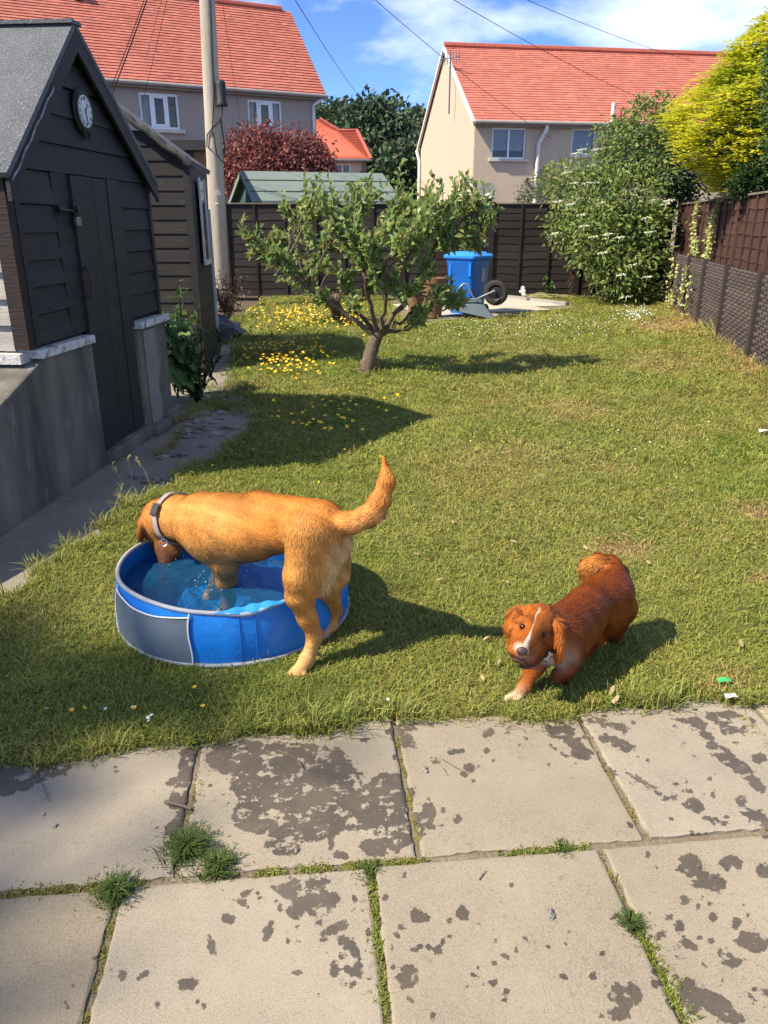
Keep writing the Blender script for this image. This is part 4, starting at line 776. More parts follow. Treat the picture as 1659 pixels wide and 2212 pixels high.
for (x, y, dy) in [(1262,487,-.75),(1257,463,-.5),(1208,434,.1),(1200,503,-.2),(1315,505,-.95),(1303,545,-1.1),(1342,593,-1.3),(1398,597,-1.1),(1365,572,-1.1),(1282,510,-.85),(1277,357,.6),(1225,372,.6),(1352,370,.5),(1300,437,-.2),(1340,420,-.2),(1445,432,-.4),(1438,440,-.4),(1395,470,-.5),(1290,322,.8),(1240,395,.3),(1325,388,.3),(1373,408,.0),(1232,440,-.1),(1258,322,.8),(1245,330,.8),(1337,512,-1.0),(1405,500,-.7),(1270,395,.1),(1410,432,-.2),(1353,640,-1.1)]:
    c = P(x, y, 16.0+dy)
    def fl(b):
        for _ in range(26):
            a, q = rf_.uniform(0, 6.28), math.sqrt(rf_.uniform(0, 1))*.11; p = c+Vector((q*math.cos(a), q*math.sin(a)*.8, rf_.normal(0, .008)-q*.15+q*math.cos(a)*.15)); s = rf_.uniform(.010, .018)
            b.add([p+Vector((s, 0, 0)), p+Vector((0, s, .004)), p+Vector((-s, 0, 0)), p+Vector((0, -s, .004)), p+UP*.012, p-UP*.008], [(0, 1, 4), (1, 2, 4), (2, 3, 4), (3, 0, 4), (1, 0, 5), (2, 1, 5), (3, 2, 5), (0, 3, 5)])
        b.tube([c-UP*.01, c-UP*.09], .004, 4)
    part('flower_head', M_FLW, elder, fl)
# thin wispy shrub by the cream house
tree('wispy_shrub', 'thin wispy grey green shrub at the foot of the cream house', 'shrub', (4.2, 18.6, 0), pc([(1150,415,.0,28),(1180,400,.2,30),(1200,380,.3,22),(1135,425,.1,16)], 18.6), leaf_mat('wispy_leaf', (.13, .16, .07), (.1, .13, .06), .3), 1600, .07, .013, 33, .03, M_BROWNB)
# red maple over the green shed, far trees
mp_ = tree('red_maple', 'dark red leaved maple behind the green shed', 'tree', (-2.9, 23.5, 0), pc([(505,350,0,45),(545,325,.3,50),(590,335,-.3,50),(640,335,.1,50),(680,345,.2,40),(560,370,-.5,50),(620,375,-.5,50),(690,370,.2,32),(500,400,.0,32),(540,400,-.2,40),(480,370,.4,25),(660,325,.6,35),(580,305,.3,30),(555,300,.2,22)], 23.5), M_MAPLE, 11000, .12, .034, 34, .13, M_PALEB, tint=(.6, 1.7), droop=.4)
FT = [((730, 275, 0), [(730,285,0,48),(700,270,3,35),(760,265,-2,30),(735,255,0,25),(745,320,0,50)]), ((800, 300, -4), [(800,270,0,48),(835,255,2,42),(780,300,0,50),(790,240,1,26),(840,300,0,55),(815,235,0,20),(770,330,-1,45),(800,360,-2,55)]), ((890, 300, 4), [(880,290,0,45),(915,290,2,38),(900,262,1,22),(870,330,-2,50),(930,310,2,35),(895,360,-4,50),(925,280,3,22)]), ((880, 380, -12), [(880,370,0,50),(920,385,0,40),(850,395,0,40),(930,350,1,30),(905,420,0,40)])]
FTL = ['dark broadleaf tree just right of the small distant house', 'tallest dark tree between the two big houses', 'dark tree against the sky beside the cream gable', 'nearer rounded dark tree at the foot of the cream gable']
for k, ((bx, by, dy), cl) in enumerate(FT):
    Yt = 62+dy; bp = P(bx, 470, Yt); bp.z = 0
    tree('broadleaf_tree', FTL[k], 'tree', bp, pc(cl, Yt), M_FAR, 5200, .42, .16, 40+k, .3, M_BROWNB, 'trees beyond the gardens', tint=(.5, 1.6), droop=.2)
# golden conifer: drooping feathery sprays on an egg-shaped body, over the right fence
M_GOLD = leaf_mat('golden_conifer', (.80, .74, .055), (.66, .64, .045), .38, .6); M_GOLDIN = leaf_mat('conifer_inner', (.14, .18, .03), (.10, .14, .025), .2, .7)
def conifer():
    r = np.random.default_rng(50); base = P(1690, 560, 12.4); base.z = 0; root = empty('golden_conifer', base, 'large golden yellow conifer rising over the right fence', 'conifer')
    b = MB(); b.tube([base, base+UP*2, base+UP*5.4], [.16, .12, .02], 10); b.build('trunk', M_BROWNB, root, smooth=True)
    lev = [(445, 60), (410, 150), (360, 205), (300, 240), (240, 250), (180, 240), (130, 205), (80, 160), (40, 120), (0, 85), (-50, 45), (-90, 15)]   # half width in pixels at a height
    ys_ = np.array([l[0] for l in lev]); ws = np.array([l[1] for l in lev]); zs = np.array([P(1680, y, 12.4).z for y in ys_]); k_ = pxm(12.4, 3.)
    n = 11000; u = r.uniform(0, 1, n); z = zs[0]+(zs[-1]-zs[0])*u; wd = np.interp(z, zs, ws)/k_; keep = r.uniform(0, 1, n) < wd/wd.max()+.12
    z, wd = z[keep], wd[keep]; n = len(z); a = r.uniform(0, 2*np.pi, n); lump = 1+.10*np.sin(3*a+z*4)+.07*np.sin(7*a-z*6)+r.normal(0, .05, n); rad = wd*lump*r.uniform(.86, 1.03, n)
    cx_ = base.x+(z-2.)*.10; pos = np.stack([cx_+rad*np.cos(a), base.y+rad*np.sin(a), z+.08*np.sin(5*a+z*3)], -1); out = np.stack([np.cos(a), np.sin(a), np.zeros(n)], -1)
    ps, ds, us, ls = [], [], [], []
    side = np.stack([-np.sin(a), np.cos(a), np.zeros(n)], -1)
    sz = r.uniform(.16, .30, n)
    for q in range(9):
        t = (q+.5)/9; f = (q % 2*2-1)
        axis = out*.8+np.array([0, 0, .35])+side*r.normal(0, .35, (n, 1)); axis = unit(axis)
        p = pos+axis*(t*sz)[:, None]-np.array([0, 0, 1.])*(t*t*sz*.45)[:, None]
        ps.append(p); ds.append(axis*.9+side*f*.75*(1-t*.6)+np.array([0, 0, -.25+.1*q/9])+r.normal(0, .15, (n, 3))); us.append(out*.3+np.array([0, 0, 1.])); ls.append(sz*.42*(1-t*.45))
    V, F, T = leaves(np.concatenate(ps), np.concatenate(ds), np.concatenate(ls), np.concatenate(ls)*.24, r, tint=(.65, 1.25), warm=.08, up=np.concatenate(us), fold=.15)
    # older inner growth is green: true leaf colour by depth of the spray
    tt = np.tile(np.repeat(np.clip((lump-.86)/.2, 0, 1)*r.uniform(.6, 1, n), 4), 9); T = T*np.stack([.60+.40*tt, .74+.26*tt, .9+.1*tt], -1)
    np_obj('crown', V, F, M_GOLD, root, attrs={'tint': T})
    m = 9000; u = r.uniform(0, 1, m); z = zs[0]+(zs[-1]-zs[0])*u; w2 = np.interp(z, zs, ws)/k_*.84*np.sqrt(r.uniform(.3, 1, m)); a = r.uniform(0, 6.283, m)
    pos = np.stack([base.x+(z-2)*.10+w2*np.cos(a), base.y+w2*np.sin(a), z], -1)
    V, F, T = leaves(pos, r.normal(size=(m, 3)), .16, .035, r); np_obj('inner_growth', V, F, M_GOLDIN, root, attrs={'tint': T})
conifer()
tree('rowan_tree', 'dark green leafy tree at the right edge in front of the conifer', 'tree', (5.75, 10.7, 0), pc([(1690,130,0,30),(1705,200,0,40),(1672,250,.0,16),(1690,300,.1,30),(1700,340,0,35)], 10.6), leaf_mat('rowan_leaf', (.10, .17, .04), (.06, .11, .025), .35), 3000, .075, .018, 55, .06, M_BROWNB, droop=.3)
tree('clipped_shrub', 'small dense dark green shrub on top of the right fence line', 'shrub', (5.75, 11.3, 0), pc([(1620,385,0,26),(1600,400,0,20),(1645,375,.1,28),(1655,340,.1,26),(1625,408,0,20)], 11.3), M_DKG, 5200, .05, .014, 56, .05, M_BROWNB)
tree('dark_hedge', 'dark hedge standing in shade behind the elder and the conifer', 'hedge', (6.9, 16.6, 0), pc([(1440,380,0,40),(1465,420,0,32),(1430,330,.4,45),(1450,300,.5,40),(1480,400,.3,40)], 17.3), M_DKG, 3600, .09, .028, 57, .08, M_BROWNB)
# variegated ivy on the fences
M_IVY = leaf_mat('variegated_ivy', (.56, .54, .22), (.42, .46, .15), .2)
def ivy(name, label, strands, off, seed, n):
    r = np.random.default_rng(seed); base = fpt(strands[0][0], 0, off); root = empty(name, base, label, 'ivy'); ps, ds = [], []; b = MB()
    for (Y, z0, z1, w) in strands:
        pts = [fpt(Y+.1*math.sin(z*5), z, off) for z in np.linspace(z0, z1, 12)]; b.tube(pts, .006, 5)
        k = int(n*(z1-z0)*w/.2); z = r.uniform(z0, z1, k); bump = np.abs(np.sin(z*7+Y))*.6+.4
        y = Y+.1*np.sin(z*5)+r.normal(0, .45, k)*w*bump; o = np.abs(r.normal(0, .03, k))+off+.015
        ps.append(np.array([tuple(fpt(float(q), float(zz), float(oo))) for q, zz, oo in zip(y, z, o)])); ds.append(np.array(FNn)*.5+r.normal(0, .6, (k, 3))+np.array([0, 0, -.3]))
    b.build('stem', M_BROWNB, root); V, F, T = leaves(np.concatenate(ps), np.concatenate(ds), .055, .022, r, tint=(.6, 1.25), fold=.2); np_obj('leaves', V, F, M_IVY, root, attrs={'tint': T})
ivy('ivy', 'pale yellow variegated ivy trailing down the red brown fence', [(14.5, .95, 1.85, .16), (14.15, .95, 1.3, .14), (13.1, .95, 1.45, .26), (12.85, 1.2, 1.85, .13)], -.16, 60, 260)
ivy('ivy', 'straggling cream ivy stems clinging to the woven fence', [(15.1, .05, .9, .07), (14.4, .15, .85, .07), (13.55, .1, .85, .09), (12.9, .05, .75, .07), (15.8, .0, .3, .2), (14.6, .0, .35, .14)], .06, 61, 190)
# ================================================================ big-leaved plant and weeds by the shed
M_BURD = mat('burdock_leaf', (.16, .27, .08), (.12, .21, .06), 9, rough=.5, trans=.3, bump=.3, bscale=40)
def bigleaf(b, base, tip, w, r):
    base, tip = vv(base), vv(tip); d = tip-base; L_ = d.length; d.normalize(); s = d.cross(UP); s = s.normalized() if s.length > .05 else Vector((1, 0, 0)); nn = s.cross(d); V = []; n, m = 9, 7
    for i in range(n):
        t = i/(n-1); hw = w*math.sin(math.pi*min(1, t*.93+.07)**.75)*(1-.25*t)
        for j in range(m):
            q = j/(m-1)*2-1; V.append(base+d*(L_*t)+s*(q*hw)+nn*(.28*hw*q*q-.35*L_*t*t*.6+.02*math.sin(q*9+t*13)*abs(q)))
    b.add(V, [(i*m+j, i*m+j+1, (i+1)*m+j+1, (i+1)*m+j) for i in range(n-1) for j in range(m-1)])
bd = empty('burdock_plant', G(395, 850), 'large leaved dark green plant beside the shed plinth', 'plant')
for (x, y, Y, tx, ty, dy, w) in [(385,750,7.3,425,790,-.25,.15),(380,770,7.3,440,815,-.2,.13),(375,720,7.4,395,745,-.35,.13),(360,700,7.3,372,735,-.3,.1),(372,700,7.5,412,700,-.1,.11),(365,690,7.6,350,668,-.1,.09),(390,740,7.6,430,750,-.1,.11),(372,780,7.2,390,835,-.25,.1),(355,700,7.2,400,690,-.25,.09),(380,800,7.2,420,832,-.25,.1)]:
    Y -= .45; a_, t_ = P(x, y, Y), P(tx, ty, Y+dy)
    lf = part('leaf', M_BURD, bd, lambda b: bigleaf(b, a_, t_, w, rng), smooth=True)
    part('stalk', M_BURD, lf, lambda b: b.tube([G(395, 850), (G(395, 850)+a_)/2+Vector((0, 0, .1)), a_], [.014, .011, .008], 6))
def herb(label, base, hgt, n, spread, seed, m, ll, lwid, cat='plant', name='leafy_weed'):
    r = np.random.default_rng(seed); root = empty(name, base, label, cat); b = MB(); ps, ds = [], []
    for k in range(n):
        e = vv(base)+Vector((r.normal(0, spread), r.normal(0, spread), hgt*r.uniform(.6, 1.05))); mdd = vv(base).lerp(e, .5)+Vector(r.normal(0, .02, 3)); limb_tube(b, base, mdd, e, .006, .003, 5, 5)
        for t in np.linspace(.15, 1, int(16+hgt*22)): ps.append(tuple(bez(vv(base), mdd, e, t))); ds.append(tuple(Vector(r.normal(0, 1, 3))+Vector((0, 0, .3))))
    b.build('stem', m, root); V, F, T = leaves(np.array(ps), np.array(ds), ll, lwid, r); np_obj('leaves', V, F, m, root, attrs={'tint': T})
M_WEED = leaf_mat('weed_leaf', (.10, .16, .04), (.07, .12, .03), .3)
herb('tall thistle like weed growing up beside the shed corner', G(415, 850), 1.0, 7, .10, 70, M_WEED, .09, .014)
herb('bushy dark weed below the big leaves', G(425, 870), .62, 12, .15, 71, M_DKG, .10, .016)
herb('low pale weed at the foot of the weatherboard shed', G(385, 860), .9, 4, .12, 72, M_WEED, .07, .02)
herb('rusty brown dead bush in front of the pole', G(495, 690), .75, 22, .3, 73, leaf_mat('dead_leaf', (.11, .06, .035), (.07, .04, .025), .1), .08, .012)
herb('thin dock stalk against the back fence', Vector((3.9, 16.75, 0)), .7, 3, .05, 74, leaf_mat('dock', (.2, .12, .07), (.15, .09, .05)), .06, .012)
herb('small green seedling beside the dock stalk', Vector((3.45, 16.7, 0)), .5, 3, .08, 75, M_WEED, .09, .03)
tree('added_shade_tree', 'unseen tall leafy tree added far off to the left to shade the near left grass', 'tree', (-18.2, -6.4, 0), [(Vector((-16.65+dx, -5.05+dy, 17.2+dz)), rr) for dx, dy, dz, rr in ((0, 0, 0, .9), (.6, .2, .2, .6), (-.6, .2, .3, .7), (.2, .6, -.1, .6), (-.1, -.6, .3, .7), (.6, -.5, -.3, .6), (-.6, -.7, -.4, .8), (-.5, -1.2, .2, .7), (-1.2, -.2, 0, .8))], M_DKG, 1500, .26, .09, 58, .3, M_BROWNB)  # out-of-view tree, added to cast soft shade on the near left grass
# ================================================================ blue wheeled bin
M_BIN = mat('blue_bin_plastic', (.012, .165, .62), (.014, .15, .56), 3, rough=.42, spec=.45); M_BIN_LIT = mat('blue_lid_sunlit', (.03, .23, .72), rough=.4, spec=.45)  # lid blue is the bin blue lightened, painting in its sunlit brightness
M_RUB = mat('black_rubber', (.022, .022, .023), (.04, .038, .036), 30, rough=.8, bump=.3); M_GPL = mat('grey_plastic_tray', (.135, .17, .19), (.11, .145, .165), 3, rough=.5, bump=.15, bscale=8); M_GTUBE = mat('grey_steel_tube', (.34, .37, .40), (.26, .28, .31), 20, rough=.4, metal=.5)
BN = G(1018, 681, .05); bl = Vector((math.cos(R(141)), math.sin(R(141)), 0)); brr = Vector((math.cos(R(51)), math.sin(R(51)), 0))
binr = empty('wheeled_bin', BN+bl*.27+brr*.3, 'bright blue wheeled bin with closed lid on the far paving', 'bin')
def rrect(w, d, rad, z, cx=0., cy=0., k=5):
    out = []
    for (sx, sy, a0) in ((1, 1, 0), (-1, 1, 90), (-1, -1, 180), (1, -1, 270)):
        for i in range(k): a = R(a0+90*i/(k-1)); out.append((cx+sx*(w/2-rad)+rad*math.cos(a), cy+sy*(d/2-rad)+rad*math.sin(a), z))
    return out
bc = BN+bl*.28+brr*.28
def bw(p): return bc+bl*p[0]+brr*p[1]+UP*p[2]
def loft(b, rings, cap0=True, cap1=True):
    n = len(rings[0]); V = [bw(p) for rg in rings for p in rg]
    F = [(i*n+k, (i*n+(k+1) % n), (i+1)*n+(k+1) % n, (i+1)*n+k) for i in range(len(rings)-1) for k in range(n)]
    if cap0: F.append(tuple(range(n))[::-1])
    if cap1: F.append(tuple(range((len(rings)-1)*n, len(rings)*n)))
    b.add(V, F)
part('body', M_BIN, binr, lambda b: loft(b, [rrect(.44, .40, .05, 0), rrect(.45, .42, .05, .05), rrect(.54, .54, .05, .82), rrect(.555, .555, .05, .83), rrect(.555, .555, .05, .88), rrect(.60, .60, .05, .885), rrect(.60, .60, .05, .905)]), smooth=True)
part('lid', M_BIN_LIT, binr, lambda b: loft(b, [rrect(.63, .63, .05, .905), rrect(.635, .635, .05, .94), rrect(.60, .60, .05, .955), rrect(.50, .50, .06, .975), rrect(.46, .46, .06, 1.0), rrect(.40, .40, .07, 1.005)]), smooth=True)
part('rib', M_BIN, binr, lambda b: b.obox(bw((-.235, -.275, .62)), bl*.05, brr*.02, UP*.26)); part('rib', M_BIN, binr, lambda b: b.obox(bw((.16, -.275, .62)), bl*.05, brr*.02, UP*.26))
part('handle', M_BIN_LIT, binr, lambda b: b.tube([bw((-.22, .33, .93)), bw((-.22, .38, .95)), bw((.22, .38, .95)), bw((.22, .33, .93))], .018, 8), smooth=True)
for sx in (-.24, .24): part('wheel', M_RUB, binr, lambda b: b.lathe(bw((sx, .2, .05)), [(0, -.03), (.09, -.03), (.1, -.02), (.1, .02), (.09, .03), (0, .03)], 18, bl), smooth=True)
M_STK = mat('number_decal', (.62, .66, .52), (.42, .5, .36), 14, rough=.5, c3=(.05, .05, .03), s3=34, f3=.55)
def eight(b):
    n_ = -bl; c0 = BN+brr*.29+UP*.64-bl*.012-bl*.008
    for zc, rx, rz in ((.045, .045, .05), (-.045, .05, .058)):
        k = 20; V = []
        for i in range(k):
            a = 2*math.pi*i/k
            for q in (1., .42): V.append(c0+brr*(rx*q*math.cos(a))+UP*(zc*1.1+rz*q*math.sin(a))-bl*(.003+.04*(zc+rz*math.sin(a)+.2)*.15))
        b.add(V, [(2*i, (2*i+2) % (2*k), (2*i+3) % (2*k), 2*i+1) for i in range(k)])
part('number_decal', M_STK, binr, eight)
# ================================================================ upturned wheelbarrow
YB = 12.95
wbq = empty('wheelbarrow', G(1045, 695), 'upturned grey wheelbarrow with black tyre leaning at the blue bin', 'wheelbarrow')
def tray(b):
    f = [(983, 651), (1044, 652), (1069, 692), (970, 668)]   # near outline: floor edge on top, rim below
    A = [P(x, y, YB) for x, y in f]; A[2].z = max(.02, A[2].z)
    B = [P(x, y-5, YB+.30) for x, y in [(990, 651), (1040, 652)]]; C = [Vector((A[2].x, YB+.46, A[2].z+.03)), Vector((A[3].x, YB+.46, A[3].z+.02))]
    A0, A1 = P(986, 650, YB+.12), P(1040, 651, YB+.12)
    n = 6; rows = []
    top0, top1, bot1, bot0 = A0, A1, A[2], A[3]
    V = [top0, top1, B[1], B[0], bot0, bot1, C[0], C[1]]
    b.add(V, [(0, 1, 2, 3), (4, 5, 1, 0), (5, 6, 2, 1), (6, 7, 3, 2), (7, 4, 0, 3)])
    for p, q in ((4, 5), (5, 6), (6, 7), (7, 4)): b.tube([V[p], V[q]], .012, 6)
tr_ = part('tray', M_GPL, wbq, tray, bevel=.03)
m_ = tr_.modifiers.new('solid', 'SOLIDIFY'); m_.thickness = .008
def q_(pts, dy): return [P(x, y, YB+dy) for x, y in pts]
for dy in (-.02, .2):
    part('frame_tube', M_GTUBE, wbq, lambda b: b.tube(q_([(955, 672), (985, 656), (1012, 648), (1030, 646), (1042, 640), (1069, 628)], dy+.1), .016, 8), smooth=True)
    part('leg', M_GTUBE, wbq, lambda b: b.tube(q_([(989, 650), (990, 632), (994, 620), (1001, 613), (1009, 614), (1014, 622), (1020, 638), (1026, 647)], dy+.1), .014, 8), smooth=True)
hub = P(1071, 632, YB+.2); ax_ = Vector((.35, .94, 0)).normalized()
wh = part('wheel', M_RUB, wbq, lambda b: b.lathe(hub, [(.125, -.035), (.17, -.045), (.195, -.03), (.203, 0), (.195, .03), (.17, .045), (.125, .035)], 36, ax_, closed=True), smooth=True)
part('rim', mat('black_rim', (.018, .018, .02), rough=.45), wh, lambda b: (b.lathe(hub, [(.0, -.012), (.06, -.02), (.10, -.008), (.126, -.03), (.13, 0), (.126, .03), (.10, .008), (0, .012)], 30, ax_), b.lathe(hub, [(0, -.06), (.025, -.06), (.025, .06), (0, .06)], 12, ax_)), smooth=True)
part('tread', M_RUB, wh, lambda b: [b.cbox(hub+(Vector((-ax_.y, ax_.x, 0))*math.cos(a)+UP*math.sin(a))*.203, .012, .05, .014, math.atan2(ax_.y, ax_.x)-math.pi/2) for a in np.linspace(0, 2*math.pi, 40, endpoint=False)])['kind'] = 'stuff'
# pots
M_TERR = mat('brown_plastic_pot', (.22, .115, .06), (.17, .09, .05), 6, rough=.7)
def pot(c, r_, h, label):
    b = MB(); b.lathe(c, [(r_*.72, 0), (r_*.95, h*.86), (r_*1.05, h*.87), (r_*1.06, h), (r_*.95, h), (r_*.9, h*.85), (0, h*.85)], 24); o = b.build('plant_pot', M_TERR, None, smooth=True, loc=c); tag(o, label, 'pot', 'pots beside the blue bin')
    part('soil', M_SOIL, o, lambda b: b.lathe(vv(c)+UP*(h*.86), [(0, 0), (r_*.9, 0), (r_*.9, .01), (0, .012)], 20))
p_ = G(936, 690, .05); p_.y += .35; pot(p_, .21, .62, 'tall brown plant pot just left of the blue bin'); pot(G(902, 688, .05)+Vector((0, .9, 0)), .16, .34, 'lower brown pot standing behind the apple branches')
# white rose bits and stems at the pad edge, dark sack, rubble
M_WHITE = mat('white_petal', (.80, .79, .76), rough=.7); M_STRAW = mat('dry_straw', (.42, .36, .18), (.3, .28, .1), 8, rough=.9)
fx = empty('white_flower', G(1133, 645), 'small white flower spray at the edge of the far paving', 'flower')
part('bloom', M_WHITE, fx, lambda b: [b.lathe(P(1129+dx_, 628+dy_, 15.9), [(0, 0), (.035, .012), (.04, .03), (.02, .045), (0, .04)], 9, (rng.normal(), -1, rng.normal())) for dx_, dy_ in ((0, -5), (3, -2), (-3, 0), (1, 3), (4, 6), (0, 8))], smooth=True)
part('stem', M_STRAW, fx, lambda b: b.tube([G(1133, 645), P(1130, 632, 15.9)], .006, 5))
sw_ = empty('cut_stems', G(1180, 640), 'bundle of dry cut stems lying below the back fence', 'stems')
for k in range(16):
    a_ = G(1135+rng.uniform(-8, 8), 640+rng.uniform(-3, 3), .03+.01*k/3); e_ = G(1215+rng.uniform(-30, 35), 640+rng.uniform(-6, 4), .05+.01*k/3)
    part('stem', M_STRAW, sw_, lambda b: b.tube([a_, a_.lerp(e_, .5)+UP*rng.uniform(0, .06), e_], .006, 5))
M_SACK = mat('black_plastic_sack', (.03, .032, .036), (.06, .062, .068), 6, rough=.35, bump=.6, bscale=14)
def lump(c, r3, seed, k=2, amp=.25):
    r = np.random.default_rng(seed); b = MB(); nu, nv = 14, 9; ph = r.uniform(0, 6, 6); V = []
    for j in range(nv):
        th = math.pi*j/(nv-1)
        for i in range(nu):
            a = 2*math.pi*i/nu; d = Vector((math.sin(th)*math.cos(a), math.sin(th)*math.sin(a), math.cos(th))); s = 1+amp*(math.sin(3*d.x+ph[0])*math.sin(4*d.y+ph[1])+.6*math.sin(7*d.z+5*d.x+ph[2])+.4*math.sin(9*d.y+ph[3]))
            V.append(vv(c)+Vector((d.x*r3[0]*s, d.y*r3[1]*s, max(-.0, d.z*r3[2]*s+r3[2]*.55))))
    b.add(V, [(j*nu+i, j*nu+(i+1) % nu, (j+1)*nu+(i+1) % nu, (j+1)*nu+i) for j in range(nv-1) for i in range(nu)]); return b
tag(lump(G(475, 735), (.34, .3, .2), 5).build('plastic_sack', M_SACK, None, smooth=True), 'crumpled black plastic sack lying on the path beyond the sheds', 'sack')
M_STONE = mat('loose_stone', (.30, .27, .23), (.2, .18, .155), 9, rough=.95, objrand=.3, bump=.4)
SP_ = [(415,905),(430,912),(405,920),(440,925),(460,915),(452,930),(425,935),(475,905),(395,935),(470,940),(480,893),(410,945),(500,925),(350,990),(300,1030),(440,895),(520,845),(535,830),(500,750),(520,738),(470,760),(545,822),(440,965),(385,985),(330,1040)]
for k, (x, y) in enumerate(SP_):
    s = rng.uniform(.025, .055); tag(lump(G(x, y, -.012), (s*1.3, s, s*.35), 100+k, amp=.35).build('stone', M_STONE), 'flat loose stone on the concrete path, '+ordinal(SP_, k)+' of the path stones', 'stone', 'loose stones on the path')
# bits on lawn and patio
M_CHIP = mat('wood_chip', (.40, .29, .15), (.28, .20, .11), 30, rough=.9, objrand=.25); M_TWIG = mat('dry_twig', (.17, .12, .085), (.11, .08, .06), 20, rough=.95)
CH = [(950,1253),(1097,1258),(1265,1183),(1250,1305),(1050,1380),(1078,1430),(1322,1492),(1042,1465),(1330,1512),(1600,1390),(978,1128),(1110,1170),(1400,1215),(1385,1120),(1440,1112),(1495,1060),(900,1197),(1350,1155),(690,1415),(1545,1125),(1180,1455),(1455,1055)]
for k, (x, y) in enumerate(CH):
    c = G(x, y, .034); a = rng.uniform(0, 3.1); l = rng.uniform(.010, .02); b = MB(); u_ = Vector((math.cos(a), math.sin(a), .15)); w_ = Vector((-u_.y, u_.x, .1)); b.prism([c-u_*l-w_*l*.25, c-u_*l*.2-w_*l*.4, c+u_*l*.9-w_*l*.2, c+u_*l-w_*-.1*l, c+u_*l*.3+w_*l*.35, c-u_*l*.9+w_*l*.3], (.001, .001, .005)); tag(b.build('wood_chip', M_CHIP), 'small pale wood chip on the lawn, '+ordinal(CH, k)+' of the scattered chips', 'wood chip', 'wood chips scattered over the lawn')
gsr = MB(); c = G(1565, 1472, .035); gsr.add([c+Vector(p) for p in ((-.022, -.007, 0), (.0, -.009, .009), (.024, -.003, .0), (.022, .016, .003), (.004, .009, .012), (-.02, .014, .003))], [(0, 1, 4, 5), (1, 2, 3, 4)]); tag(gsr.build('plastic_scrap', mat('green_plastic', (.04, .55, .12), rough=.4)), 'bright green scrap of plastic on the grass near the patio', 'litter')
gsr = MB(); c = G(1580, 1505, .03); gsr.add([c+Vector(p) for p in ((-.022, -.01, 0), (.0, -.012, .008), (.022, -.004, .0), (.018, .014, .004), (-.02, .012, .004))], [(0, 1, 2, 3, 4)]); tag(gsr.build('paper_scrap', M_WHITE), 'small white paper scrap at the edge of the patio', 'litter')
gsr = MB(); c = G(1655, 932, .04); gsr.add([c+Vector(p) for p in ((-.06, -.02, 0), (.0, -.022, .018), (.062, -.004, .0), (.05, .042, .004), (-.05, .02, .014))], [(0, 1, 2, 3, 4)]); tag(gsr.build('paper_scrap', M_WHITE), 'pale blue white scrap on the grass at the right edge', 'litter')
def twig(pts, r_, label):
    b = MB(); b.tube([G(x, y, z) for x, y, z in pts], [r_*(1-.5*i/(len(pts)-1)) for i in range(len(pts))], 6); tag(b.build('twig', M_TWIG, None, smooth=True), label, 'twig')
twig([(357, 1732, .008), (380, 1736, .012), (400, 1742, .01), (412, 1748, .007)], .006, 'broken brown stick lying across the wet joint')
twig([(60, 1640, .01), (72, 1665, .012), (95, 1700, .008), (105, 1730, .006)], .0025, 'thin forked twig at the left edge of the patio')
twig([(600, 1620, .01), (640, 1640, .015), (655, 1660, .006)], .0025, 'thin twig on the wet dark slab')
twig([(1035, 1900, .004), (1050, 1880, .006)], .0018, 'tiny straw on the slab below the long joint')
twig([(955, 1640, .004), (980, 1655, .008), (1005, 1668, .004)], .0018, 'curved dry stalk on the sunny slab')
for k, (x, y, s) in enumerate([(1190, 1978, .011), (918, 1665, .010), (1330, 1890, .005), (120, 1785, .006), (95, 1760, .005), (640, 1838, .006)]):
    tag(lump(G(x, y, .0), (s*.8, s*1.3, s*.6), 300+k, amp=.3).build('pebble', M_STONE), ['pale pebble in the middle of the front slab', 'brown bark bit on the sunny slab', 'tiny grey pebble near the clump', 'dark crumb on the left slab', 'second dark crumb on the left slab', 'tiny pebble beside the wet patch'][k], 'pebble')
